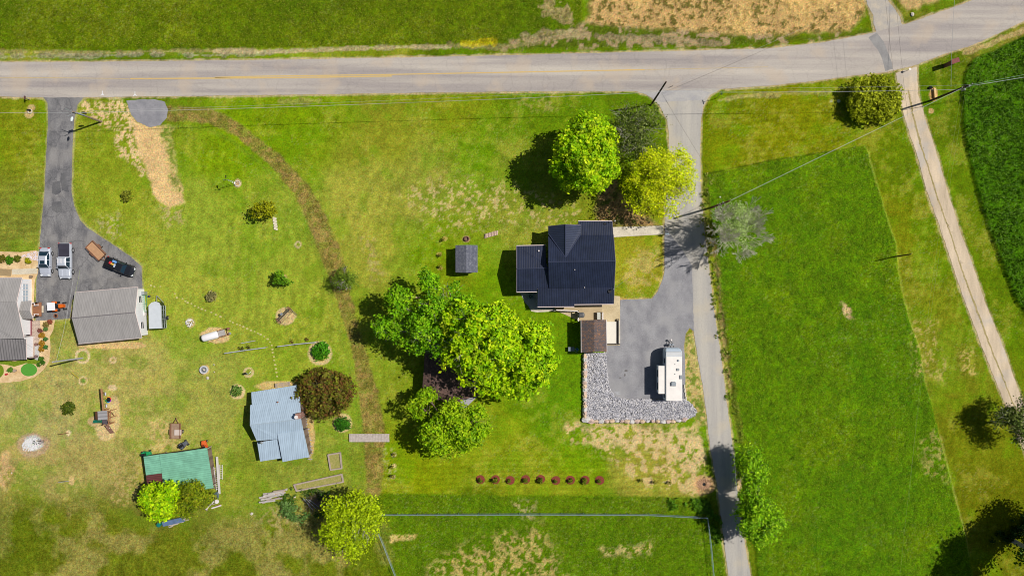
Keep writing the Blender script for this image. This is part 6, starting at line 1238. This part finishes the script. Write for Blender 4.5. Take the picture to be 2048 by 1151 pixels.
# ringed planter with stones, statue ring, rock pile, slabs, woodpile, stump, stone ring
t = thing('fountain', 'round grey stone basin with a small centrepiece on its gravel ring', 'fountain', tuple(P(410,739))); q = P(409.5,738.5); mb = MB(); mb.lathe((q.x,q.y,0),[(.62,0),(.66,.45),(.62,.48),(.48,.46),(.46,.2)],24); mb.build('basin', mat('basin_stone', C(206,206,210), .7, .1), t)
mb = MB(); mb.lathe((q.x,q.y,.2),[(.47,0),(.46,.05)],20); mb.build('basin_floor', mat('basin_floor', C(120,124,128), .5, .3, 4), t); mb = MB(); mb.lathe((q.x+.1,q.y,.2),[(.1,0),(.07,.2),(.16,.32),(.05,.5)],10); mb.rock((q.x-.1,q.y+.1,.3),(.12,.1,.1),4); mb.build('centrepiece', M_CONC, t)
t = thing('garden_statue', 'dark garden ornament with curved arms in the pale ring by the fountain basin', 'garden ornament', tuple(P(492,745))); q = P(492,746); mb = MB(); mb.lathe((q.x,q.y,0),[(.16,0),(.14,.5),(.2,.55),(.08,.9)],10); mb.build('pedestal', M_BLK, t); mb = MB(); mb.path([(q.x+.1,q.y+.1,.25),(q.x+.4,q.y-.1,.3),(q.x+.7,q.y+.05,.3),(q.x+.8,q.y+.3,.2)],.05,.03,5); mb.build('arm', M_METALG, t)
t = thing('rock_pile', 'round heap of white rocks on the open west lawn', 'rocks', tuple(P(380,645))); q = P(380,645)
for i in range(46):
    an = rr.uniform(0,6.28); rad = .62*math.sqrt(rr.random()); mb = MB(); mb.rock((q.x+rad*math.cos(an),q.y+rad*math.sin(an),.1+.3*(1-rad/.7)),(rr.uniform(.09,.17),rr.uniform(.08,.13),.09),i,rr.uniform(0,3)); mb.build('rock', mat('white_rock', C(226,222,216), .85, .12), t)
for i in range(10):
    row, colm = divmod(i, 2); q = P(547.5+row*.55*1.2+colm*3.6, 436+row*5.2+colm*1.5); mb = MB(); mb.box((q.x,q.y,.06),(.28+.03*(i%3),.36,.12),R(-12+rr.uniform(-5,5))); tag(mb.build('stone_slab', mat('cream_block', C(224,214,190), .85, .1), bevel=.02), '%s block from the north in the %s column of the pale block path by the yellow-green sapling' % (ordn(row+1), ('west','east')[colm]), 'block', 'pale blocks in two columns')
t = thing('woodpile', 'short stack of split firewood northeast of the small grey shed', 'firewood', tuple(P(982,469)))
for k in range(17):
    q = P(970+k*1.55, 472-k*.42); mb = MB(); mb.tube((q.x,q.y-.35,.18+.1*(k%2)),(q.x+.05,q.y+.35,.2+.1*(k%2)),.085,.085,6); mb.build('log', mat('split_log', C(204,178,160), .9, .25, 6), t)
t = thing('fire_pit', 'dark brown round fire pit just north of the small grey shed', 'fire pit', tuple(P(933,478))); q = P(933.5,477.5); mb = MB(); mb.torus((q.x,q.y,.3),.34,.09,n=18); mb.build('rim', mat('pit_brown', C(112,78,70), .8, .2), t); mb = MB(); mb.lathe((q.x,q.y,0),[(.3,0),(.36,.3),(.3,.3),(.26,.1)],16); mb.build('bowl', mat('pit_ash', C(130,104,90), .9, .3, 6), t)
q = P(1408,967.5); k = 0
for ringr, n_, z_ in ((1.0,20,.06),(.72,16,.12),(.45,11,.16)):
    for j in range(n_):
        an = 2*math.pi*j/n_+ringr; mb = MB(); mb.rock((q.x+ringr*math.cos(an)*1.05,q.y+ringr*.85*math.sin(an),z_),(.17,.12,.09),k,an,1); k += 1
        if ringr == 1.0 and j == 0: SR = thing('stone_fire_ring', 'fire ring of tan stones laid in three circles at the west edge of the lane', 'fire ring', (q.x,q.y,0))
        mb.build('stone', mat('tan_stone', C(212,170,136), .9, .2, 4), SR)
mb = MB(); mb.lathe((q.x,q.y,0),[(.26,0),(.24,.03)],14); mb.build('ash', M_BLK, SR)
# ash heap
q = P(64,887); t = thing('ash_heap', 'heap of white ash and burnt wood on the bare ground at the lower left', 'ash', (q.x,q.y,0)); mb = MB()
for i in range(240):
    an = rr.uniform(0,6.28); rad = math.sqrt(rr.random()); mb.rock((q.x+1.4*rad*math.cos(an)-.2,q.y+1.0*rad*math.sin(an)-.1-.35*rad*math.cos(an)*-1,.04+.16*(1-rad)),(rr.uniform(.06,.16),rr.uniform(.05,.1),.05),i,an,1)
mb.build('ash', mat('white_ash', C(220,220,222), .9, .12, 4), t)
for i in range(9): mb = MB(); a_ = q+Vector((rr.uniform(.2,1.6),rr.uniform(0,.8),.12)); mb.tube(a_,a_+Vector((rr.uniform(-.5,.5),rr.uniform(-.4,.4),.08)),.05); mb.build('charred_log', M_BLK, t)

# playset
t = thing('playset', 'wooden playset with grey-roofed tower, green slide, climbing ramp and swing beam', 'playset', tuple(P(210,830))); PS = t
def bar(a_, b_, z0, z1, r=.06): mb = MB(); mb.tube(P(*a_)*1 if False else P(a_[0],a_[1],z0), P(b_[0],b_[1],z1), r, r, 5); return mb
mb = MB(); a_, b_ = P(202.6,776,2.3), P(206.6,820,2.3); d = b_-a_; mb.box((a_+b_)/2,(d.length,.17,.2),math.atan2(d.y,d.x)); mb.build('swing_beam', mat('playset_timber', C(172,128,92), .8, .15, 3), t)
MT = MATS['playset_timber']
for a_, b_ in (((202.8,777),(208.5,788)),((202.8,777),(199,786)),((206.4,818),(213.5,816))): q = P(b_[0],b_[1]); mb = MB(); mb.tube(P(a_[0],a_[1],2.25), q, .06, .06, 5); mb.build('leg', MT, t)
for y, xs_ in ((788,211),(812,213)):
    a_ = P(204.5,y-4,2.25); s_ = P(xs_,y-1,.5); 
    for dy in (-.2,.2): mb = MB(); mb.tube(a_+Vector((0,dy,0)), s_+Vector((0,dy,0)), .02, .02, 4); mb.build('chain', M_METALG, t)
    mb = MB(); mb.box(s_,(.2,.5,.05)); mb.build('swing_seat', mat('swing_seat_white', C(206,208,222), .4), t)
c = P(216.8,798.7,.55); colr = [C(230,60,60),C(240,150,40),C(240,220,60),C(60,190,90),C(60,160,230),C(180,60,200)]
for k in range(6):
    mb = MB(); secs = []
    for j in range(5):
        an = 2*math.pi*(k+j/4)/6; cc = Vector((math.cos(an),math.sin(an),0)); secs.append([tuple(c+cc*(.42+.06*math.cos(m_*1.047))+Vector((0,0,.06*math.sin(m_*1.047)))) for m_ in range(6)])
    mb.loft(secs); mb.build('saucer_rim', mat('rim_colour_%d' % k, colr[k], .5, .05), t)
mb = MB(); mb.lathe(tuple(c-Vector((0,0,.02))),[(.38,0),(.37,.02)],16); mb.build('saucer_net', M_BLK, t)
mb = MB(); [mb.tube(c+Vector((.4*math.cos(k),.4*math.sin(k),0)), P(204.5,797,2.25), .015, .015, 3) for k in (0,1.6,3.1,4.7)]; mb.build('rope', M_BLK, t)
mb = MB(); slab(mb, [(195,822,3.1),(214,820.4,3.0),(214.8,837.8,3.0),(195.8,839.4,3.1)], .08); mb.build('tower_roof', ribbed('grey_roof_boards', C(158,156,158), 94, .55, .7, .3, .4), t)
mb = MB(); slab(mb, [(190,822.5,2.3),(195,822,3.08),(195.8,839.4,3.08),(191.4,838.6,2.3)], .06); mb.build('tower_roof_side', M_WOODR, t)
mb = MB(); slab(mb, [(204,838.8,1.4),(213.8,837,1.4),(216.3,847.5,1.4),(206,850,1.4)], .08); mb.build('platform', mat('dark_deck', C(86,80,86), .8, .1), t)
for (x,y,z) in ((196,824,2.9),(213,823,2.8),(213,837,2.8),(197,838,2.9),(206,849,1.9),(216,847,1.9)): q = P(x,y,z); mb = MB(); mb.box((q.x,q.y,z/2),(.1,.1,z)); mb.build('post', MT, t)
mb = MB(); a_, b_ = P(203.5,842,1.3), P(186.5,842.3,.15); mb.loft([[tuple(a_+Vector((0,y_,z_))) for y_,z_ in ((-.25,.15),(-.22,0),(.22,0),(.25,.15))],[tuple(a_.lerp(b_,.6)+Vector((0,y_,z_-.1))) for y_,z_ in ((-.25,.15),(-.22,0),(.22,0),(.25,.15))],[tuple(b_+Vector((0,y_,z_))) for y_,z_ in ((-.25,.15),(-.22,0),(.22,0),(.25,.15))]], closed=False, caps=False)
sl = mb.build('slide', mat('slide_green', C(20,130,104), .35, .05), t); so_ = sl.modifiers.new('thick','SOLIDIFY'); so_.thickness = .03
mb = MB(); slab(mb, [(210,851,1.3),(216,848,1.3),(228.5,865,.1),(220,866.5,.1)], .06); rp_ = mb.build('climbing_ramp', mat('ramp_boards', C(142,104,88), .8, .2, 3), t)
for k,(x,y) in enumerate(((214,852.5),(216.5,856),(219.5,855),(219,860),(222.5,861),(221,864.5),(225,863.5))): q = P(x,y,1.25-.085*(y-850)); mb = MB(); mb.rock((q.x,q.y,q.z+.03),(.07,.07,.06),k); mb.build('climbing_hold', mat('hold_white', C(226,220,210), .6), rp_)
mb = MB()
for k in range(13): f_ = k/12; a_, b_ = P(215.5+.5*f_+1*f_, 820+27*f_, 2.1), P(221+1.0*f_, 821+26.5*f_, 2.1); mb.tube(a_, b_, .03, .03, 4)
mb.tube(P(215.5,820,2.1),P(216.8,848,2.1),.05); mb.tube(P(221,821,2.1),P(222.3,848,2.1),.05); mb.build('monkey_bars', M_WOODR, t)
for (x,y,x2,y2) in ((221.2,822,228,830),(222,846,229,844.5),(206,850,198,850.5),(206.5,820.5,220,816)): mb = MB(); mb.tube(P(x,y,2.05 if x != 206 else 1.3), P(x2,y2,.0), .05, .05, 5); mb.build('brace', M_WOODR, t)

# windmill ornament
b0 = P(475,367); t = thing('windmill', 'small garden windmill on a slender lattice pole with a stone ring at its foot', 'windmill', (b0.x,b0.y,0)); mb = MB()
for k in range(3): an = k*2.09; mb.tube((b0.x+.28*math.cos(an),b0.y+.28*math.sin(an),0),(b0.x,b0.y,4.4),.025,.02,4)
for z in (.8,1.6,2.4,3.2): r = .28*(1-z/4.4); pts_ = [(b0.x+r*math.cos(k*2.09),b0.y+r*math.sin(k*2.09),z) for k in range(4)]; mb.path(pts_,.015,.015,3)
mb.build('tower', M_METALG, t); mb = MB(); rot = Matrix.Rotation(R(90),3,'X')
for k in range(8): an = k*math.pi/4; p0 = Vector((math.cos(an),0,math.sin(an))); s1 = Vector((-math.sin(an),0,math.cos(an))); o_ = Vector((b0.x,b0.y-.1,4.4)); mb.prism([tuple(o_+p0*.08),tuple(o_+p0*.42-s1*.1+Vector((0,.05,0))),tuple(o_+p0*.42+s1*.1-Vector((0,.05,0)))], .01)
mb.build('blades', M_METALG, t); mb = MB(); mb.prism([(b0.x-.03,b0.y+.1,4.5),(b0.x-.03,b0.y+.6,4.65),(b0.x+.0,b0.y+.6,4.25),(b0.x+.0,b0.y+.1,4.35)], .02); mb.build('tail', M_BLK, t)
mb = MB(); mb.torus((b0.x,b0.y,.06),.42,.1,n=16); mb.build('stone_ring', M_CONC, t)

# utility poles and wires
M_POLE = mat('pole_wood', C(150,130,116), .9, .25, 4, .3); M_POLED = mat('dark_pole_wood', C(64,52,44), .9, .25, 4, .3)
M_WIREL = mat('pale_cable', C(196,198,200), .5, .05); M_WIRED = mat('dark_cable', C(40,40,40), .6, .05)
def pole(label, base, top, h, m, r=.15, arm=None, can=None, extra=None):
    b = P(*base); tp = P(top[0], top[1], h); t = thing('utility_pole', label, 'utility pole', (b.x,b.y,0)); mb = MB(); mb.tube((b.x,b.y,-.1), tp, r, r*.75, 10); mb.build('pole', m, t)
    if arm: 
        d = Vector((math.cos(arm),math.sin(arm),0)); mb = MB(); mb.tube(tp-d*.9-Vector((0,0,.4)), tp+d*.9-Vector((0,0,.4)), .06, .06, 5); mb.build('crossarm', m, t)
        for s in (-.8,.8): mb = MB(); q = tp+d*s-Vector((0,0,.35)); mb.lathe((q.x,q.y,q.z),[(.05,0),(.08,.1),(.04,.2)],8); mb.build('insulator', M_TRIM, t)
    if can:
        for s in can: mb = MB(); q = tp+Vector((s[0],s[1],s[2])); mb.lathe((q.x,q.y,q.z),[(.14,0),(.17,.05),(.17,.65),(.08,.75)],14); mb.build('transformer', mat('transformer_grey', C(150,156,160), .5), t)
    return tp
T1 = pole('pale utility pole with a street lamp and transformer beside the long driveway', (203,243), (145,223), 7.4, M_POLE, .15, None, [(-.35,.1,-1.3)])
t1 = [o for o in bpy.data.objects if o.name == 'utility_pole'][0]
mb = MB(); mb.tube(T1+Vector((0,0,-.6)), T1+Vector((-.9,-.6,-.3)), .04); mb.tube(T1+Vector((-.1,0,-.2)),T1+Vector((-1.2,.5,-.1)),.05); mb.build('lamp_arm', M_METALG, t1); mb = MB(); q = T1+Vector((-.3,-1.0,-.3)); mb.rock(tuple(q),(.17,.38,.12),2,R(-12),2); mb.build('street_lamp_head', mat('lamp_white', C(226,236,240), .4), t1)
mb = MB(); mb.box(tuple(P(168,229,4.6)+Vector((0,.25,0))),(.5,.25,.5)); mb.build('equipment_box', M_BLK, t1); mb = MB(); mb.tube(P(147,224,7.2),P(170,231,4.7),.07,.07,6); mb.build('conduit', mat('blue_grey_conduit', C(150,166,200), .5), t1)
T2 = pole('dark leaning utility pole at the mouth of the lane', (1302,210), (1332,164), 9.2, M_POLED, .16)
T3 = pole('tall dark utility pole with transformers beside the gravel track', (1862,201), (1937,170), 8.9, M_POLED, .17, R(20), [(.35,0,-1.0),(-.2,-.45,-1.2)])
T4 = pole('utility pole with two small lamps on the east verge of the lane', (1422,415), (1459,401.5), 8.6, mat('brown_pole_wood', C(112,70,56), .9, .25, 4), .17)
T5 = pole('pale utility pole at the corner of the left house garden', (165,715.5), (105,723.5), 7.2, mat('silver_pole_wood', C(176,176,180), .8, .15, 4), .14)
T6 = pole('short dark pole standing at the east edge of the uncut field', (1786,513.5), (1822,508), 4.6, M_POLED, .11)
for (x, y) in ((1440,394),(1446,405)): q = P(x,y,7.2); mb = MB(); mb.lathe((q.x,q.y,q.z),[(.05,0),(.12,.1),(.05,.16)],10); t4 = [o for o in bpy.data.objects if o.name.startswith('utility_pole') and 'two small lamps' in o['label']][0]; mb.build('lamp', M_TRIM, t4)
mb = MB(); q = P(1447,404,7.2); mb.tube(q+Vector((-.6,.9,0)), q, .02); mb.tube(q, q+Vector((.1,-.3,0)), .02); mb.build('lamp_arm', M_BLK, t4)
def wire(label, a_, b_, r=.02, sag=.6, m=None, n=10, coil=None):
    a_ = Vector(a_); b_ = Vector(b_); pts_ = [a_.lerp(b_, k/n)-Vector((0,0,4*sag*(k/n)*(1-k/n))) for k in range(n+1)]; mb = MB(); mb.path(pts_, r, r, 4); o = tag(mb.build('overhead_wire', m or M_WIREL), label, 'wire')
    if coil:
        k0, k1, rc = coil; p0 = a_.lerp(b_,k0)-Vector((0,0,4*sag*k0*(1-k0))); p1 = a_.lerp(b_,k1)-Vector((0,0,4*sag*k1*(1-k1))); mb = MB(); mb.tube(p0,p1,rc,rc,6); mb.build('splice', M_BLK, o)
    return o
up = Vector((0,0,-.8))
wire('pale overhead cable leaving the left edge for the pole by the long driveway', P(-60,224,6.6), T1+up, .02, .3)
wire('long pale overhead cable along the south side of the main road', T1+up, P(1318,184,7.6), .022, .9, None, 24)
wire('thin power line running just above the long pale cable beside the main road', T1, P(1326,176,8.6), .008, .8, M_WIREL, 24)
wire('pale overhead cable from the leaning pole to the tall pole by the gravel track', P(1318,184,7.6), P(1922,179,7.6), .022, .6, None, 16)
wire('thin overhead line above the round olive bush', P(1326,178,8.6), T3, .008, .4, None, 16)
wire('overhead cable crossing the main road toward the upper right', P(1322,187,7.4), P(1610,64,7.4), .012, .5, M_WIRED, 12)
wire('dark overhead line with a splice crossing the road from the leaning pole', P(1324,181,8.0), P(1620,50,8.4), .008, .4, M_WIREL, 12, (.045,.075,.045))
wire('dark overhead cable from the leaning pole south over the lane', P(1324,187,7.4), T4+up*.5, .011, .4, M_WIRED, 12, (.06,.1,.03))
wire('white sagging cable from the tall pole across the field corner to the lane pole', P(1925,176,7.8), T4+Vector((.05,0,-.3)), .024, .7, None, 18)
wire('upper pale cable leaving the tall pole for the right edge', T3, P(2120,135,8.4), .018, .3, mat('green_grey_cable', C(150,176,150), .5)); wire('lower white cable leaving the tall pole for the right edge', T3+Vector((0,0,-.8)), P(2120,142,7.6), .026, .3)
wire('white cable from the tall pole northward over the main road', P(1902,174,7.8), P(1914,-60,7.8), .02, .3, None, 10)
wire('first thin line from the tall pole south along the gravel track', T3+Vector((0,0,-.5)), P(1795,1200,6), .008, 1.2, mat('faint_cable', C(170,180,110), .6), 20); wire('second thin line from the tall pole south along the gravel track', T3+Vector((-.3,0,-.9)), P(1818,1000,6), .008, 1.2, MATS['faint_cable'], 20)
wire('western dark line crossing the road by the gravel crossing', P(1766,-60,7), P(1796,210,7), .012, .3, M_WIRED); wire('eastern dark line crossing the road by the gravel crossing', P(1788,-60,7), P(1816,236,7), .012, .3, M_WIRED)
wire('service wire from the lane to the roof mast of the black-roofed house', P(1226,578,4.0), P(1262,552,5.5), .01, .1); wire('service line from the garden-corner pole toward the long driveway', T5+up, P(146,560,6), .014, .3, None, 10)
wire('second service line from the garden-corner pole past the garage', T5+Vector((0,0,-1.2)), P(160,540,6), .010, .3, mat('yellow_green_cable', C(176,196,90), .6), 10)
wire('overhead line along the top edge at the bare soil field', P(1470,64,7), P(1770,-16,7), .01, .3, M_WIRED)
wire('service line to the grey roof of the left house', T5+up, P(0,660,4.5), .01, .3, M_WIRED)

# pasture fences: rail with posts
def fence(label, pts, m, n, h=1.2, rr_=.038):
    q = [P(x,y,h) for x,y in pts]; t = thing('pasture_fence', label, 'fence', (q[0].x,q[0].y,0)); mb = MB()
    for a_, b_ in zip(q[:-1], q[1:]): mb.tube(a_, b_, rr_, rr_, 5); [mb.tube(a_-Vector((0,0,z)), b_-Vector((0,0,z)), .012, .012, 3) for z in (.35,.7)]
    mb.build('rail', m, t)
    for a_, b_ in zip(q[:-1], q[1:]):
        k = max(1, int((b_-a_).length/3.2))
        for i in range(k+1): v = a_.lerp(b_,i/k); mb = MB(); mb.tube((v.x,v.y,-.1),(v.x,v.y,h+.0),.035,.035,6); mb.build('post', m, t)
    return t
M_FR = mat('blue_grey_rail', C(140,160,170), .5, .1); fence('long blue-grey pasture fence along the south pasture, turning down beside the lane', [(752,1030),(1080,1029),(1300,1030),(1416,1036),(1423,1090),(1431,1180)], M_FR, 0)
fence('short slanting blue-grey pasture fence below the feathery tree', [(757,1068),(768,1095),(793,1160)], M_FR, 0)
wire('thin wire low beside the lane at the lower right', P(1468,900,5), P(1488,1200,5), .014, .1)

# small roadside things
def mailbox(label, x, y, c, an=0, sup=1.0):
    q = P(x,y); t = thing('mailbox', label, 'mailbox', (q.x,q.y,0)); mb = MB(); mb.box((q.x,q.y,.5),(.1,.1,1.05)); mb.build('post', M_WOOD, t); mb = MB(); mb.loft([[(q.x+k*.25*math.cos(an)-s_*math.sin(an),q.y+k*.25*math.sin(an)+s_*math.cos(an),1.05+z_) for s_,z_ in ((-.1,0),(.1,0),(.1,.14),(.05,.22),(-.05,.22),(-.1,.14))] for k in (-1,1)]); mb.build('box', mat('mailbox_%s' % c[0], c[1], .4), t)
mailbox('dark mailbox between the main road and the garden ring at the far left', 59.5,199,('dark',C(90,60,60)),R(90))
q = P(1432,197); t = thing('road_sign', 'thin dark sign post at the corner of the lane and the main road', 'road sign', (q.x,q.y,0)); mb = MB(); mb.tube((q.x,q.y,0),(q.x,q.y,2.7),.035,.035,6); mb.build('post', M_BLK, t); mb = MB(); mb.box((q.x,q.y,2.65),(.75,.03,.18),R(15)); mb.build('sign_plate', mat('sign_green', C(60,90,70), .5), t); mb = MB(); mb.box((q.x,q.y,2.85),(.03,.7,.18),R(15)); mb.build('sign_plate', MATS['sign_green'], t)
q = P(62,224); t = thing('garden_well', 'tiny stone-ringed garden ornament below the dark mailbox', 'garden ornament', (q.x,q.y,0)); mb = MB(); mb.torus((q.x-.1,q.y+.1,.1),.3,.1,n=14); mb.build('stone_ring', M_CONC, t); mb = MB(); mb.box((q.x-.1,q.y+.25,.35),(.5,.15,.35)); mb.build('post', M_BLK, t)
q = P(1888,126); t = thing('shelter', 'small rusty-roofed wooden shelter on the bend of the main road', 'shelter', (q.x,q.y,0)); mb = MB(); slab(mb, [(1903.5,119,2.3),(1917.5,114.5,2.2),(1920.5,123,2.2),(1904.5,128.5,2.3)], .08); mb.build('roof', mat('rusty_roof', C(132,76,70), .8, .35, 4), t)
c4 = [P(1904.5,119.5,2.2),P(1916.5,115.5,2.1),P(1919,122.5,2.1),P(1905,127.5,2.2)]; wallpoly('wall', c4, 0, mat('rust_boards', C(120,84,72), .8), t)
q = P(1813,142); mb = MB(); mb.tube((q.x,q.y,0),(q.x,q.y,.9),.05); mb.box((q.x,q.y,.95),(.35,.3,.05)); tag(mb.build('marker_post', M_TRIM), 'short white marker post at the top of the gravel track', 'marker')
q = P(1867,190); t = thing('log', 'pale peeled log on bare soil beside the tall utility pole', 'log', (q.x,q.y,0)); mb = MB(); mb.box(P(1868,187)+Vector((0,0,.22)),(.3,1.5,.26),R(4)); mb.build('stem', mat('peeled_log', C(228,190,130), .8, .12), t); mb = MB(); mb.rock(tuple(P(1860,176)+Vector((0,0,.15))),(.35,.3,.25),3); mb.build('stump', M_BLK, t)
q = P(1677,202.5); mb = MB(); mb.lathe((q.x,q.y,0),[(.26,0),(.26,.12),(.2,.16)],16); tag(mb.build('manhole_cover', mat('pale_cover', C(176,186,150), .7)), 'round pale utility cover in the mown verge west of the olive bush', 'cover')
q = P(1222,441.5,0); mb = MB(); mb.tube((P(1228,442).x,P(1228,442).y,0),(P(1228,442).x,P(1228,442).y,.6),.05); mb.lathe((P(1228,442).x,P(1228,442).y,.6),[(.06,0),(.17,.1),(.1,.25)],10); tag(mb.build('garden_lamp', M_TRIM), 'white globe lamp at the northeast corner of the black-roofed house', 'lamp')
q = P(1333,468.5,1.1); t = thing('mailbox', 'pale mailbox at the end of the front walk', 'mailbox', (P(1329,469).x,P(1329,469).y,0)); g0 = P(1330.5,468.5); mb = MB(); mb.box((g0.x,g0.y,.5),(.1,.1,1.0)); mb.build('post', M_WOOD, t); mb = MB(); mb.box((g0.x+.05,g0.y,1.1),(.6,.22,.22)); mb.build('box', mat('mailbox_pale', C(206,224,232), .4), t, bevel=.04)
# tetherball pole, stub posts, yellow guy guard
for nm, lab, cat_, b_, tp, z, r, m in (('post','thin brown post in the small pale ring north of the ash heap','post',(137,865),(117,868.5),2.6,.045,M_WOODR),('post','bent grey post stub in bare soil at the lower left','post',(138,961),(116,964),1.4,.06,M_METALG),('guy_guard','yellow guy-wire guard by the pale ring','guy guard',(157.5,756.5),(143,744),1.4,.035,mat('guard_yellow', C(220,200,40), .5)),('limb','broken bare limb sticking out of the tree clump','branch',(839,595),(813,592),6.5,.14,mat('bare_limb', C(190,168,130), .8))):
    mb = MB(); a_ = P(*b_) if nm != 'limb' else P(b_[0],b_[1],5.5); mb.tube(a_, P(tp[0],tp[1],z), r, r*.8, 6)
    if nm != 'limb': tag(mb.build(nm, m), lab, cat_)
    else: mb.build('limb', m, [o for o in bpy.data.objects if 'bare stub limb' in str(o.get('label',''))][0])
# machines by the green-roofed shed
def mower(label, x, y, c, an, nm='lawn_mower'):
    t = thing(nm, label, 'mower', (0,0,0)); mb = MB(); mb.loft([[(xx,s*w_,z) for s,z in ((-1,.2),(-1,h_),(1,h_),(1,.2))] for xx,w_,h_ in ((-.75,.3,.5),(-.2,.5,.45),(.2,.35,.75),(.8,.28,.7))]); mb.build('body', c, t, bevel=.04)
    mb = MB(); mb.box((-.25,0,.75),(.35,.4,.08)); mb.box((-.45,0,.95),(.08,.4,.35)); mb.build('seat', M_BLK, t)
    for xx, s, r in ((-.55,-1,.25),(-.55,1,.25),(.6,-1,.17),(.6,1,.17)): wheel(xx, s*.42, r, .16, t)
    mb = MB(); mb.torus((.12,0,.95),.15,.02,n=12,m=4); mb.tube((.25,0,.6),(.12,0,.95),.025); mb.build('steering_wheel', M_BLK, t)
    t.location = P(x,y); t.rotation_euler = (0,0,an)
mower('orange riding mower at the northeast corner of the green-roofed shed', 411.5,889, mat('mower_orange', C(224,104,48), .5, .1), R(100)); mower('black and silver riding mower at the north edge of the green-roofed shed', 369,888, mat('mower_silver', C(96,100,108), .4, .3, 4), R(35)); mower('green push machine at the northwest corner of the green-roofed shed', 295,906, mat('mower_green', C(30,150,90), .5, .1), R(12))
for lab, x, y, s_ in (('pale round stone beside the fountain basin, northern of two',428.5,728.5,.14),('pale round stone beside the fountain basin, southern of two',429,743,.13),('pale irregular stone south of the fountain basin',416,755,.3),('grey stone at the west end of the lumber pile',504,1026,.28),('white stone on the grass by the brush pile',590,993,.2),('pale rock at the road verge by the upper right crossing',1824,29,.4),('pale stone chunk on the bare spot near the pale seedling row',24,945,.14)):
    q = P(x,y); mb = MB(); mb.rock((q.x,q.y,.08),(s_,s_*.8,s_*.5),int(x),rr.uniform(0,3)); tag(mb.build('stone', mat('field_stone', C(206,198,184), .9, .15, 4)), lab, 'stone')

# ------------------------------------------------------------------ pieces of one kind become parts of their own
def split_loose(o):
    me = o.data; n = len(me.vertices); par = list(range(n))
    def find(a):
        while par[a] != a: par[a] = par[par[a]]; a = par[a]
        return a
    for e_ in me.edges:
        a, b = find(e_.vertices[0]), find(e_.vertices[1])
        if a != b: par[a] = b
    comp = {}
    for p_ in me.polygons: comp.setdefault(find(p_.vertices[0]), []).append(p_)
    if len(comp) < 2: return
    for ps in comp.values():
        ids = sorted({v for p_ in ps for v in p_.vertices}); mp_ = {v: i for i, v in enumerate(ids)}
        m2 = bpy.data.meshes.new(o.name.split('.')[0]); m2.from_pydata([tuple(me.vertices[v].co) for v in ids], [], [[mp_[v] for v in p_.vertices] for p_ in ps])
        for mt in me.materials: m2.materials.append(mt)
        k = o.copy(); k.data = m2; COL.objects.link(k); k.name = o.name.split('.')[0]
        for ch in list(o.children): ch.parent = k if ch.parent == o else ch.parent
    bpy.data.objects.remove(o, do_unlink=True)
for o in list(bpy.data.objects):
    if o.type == 'MESH' and o.parent and o.name.split('.')[0] in ('post','bumper','gutter','rake_trim','porch_post','trim','roof_rib','hood_ridge','rung','chain','fascia','leg','canopy_post','propane_tank','lamp_arm','rod','handle','rope','pole','beam','fan_blade','ridge_cap','pillar','edging','timber'):
        split_loose(o)
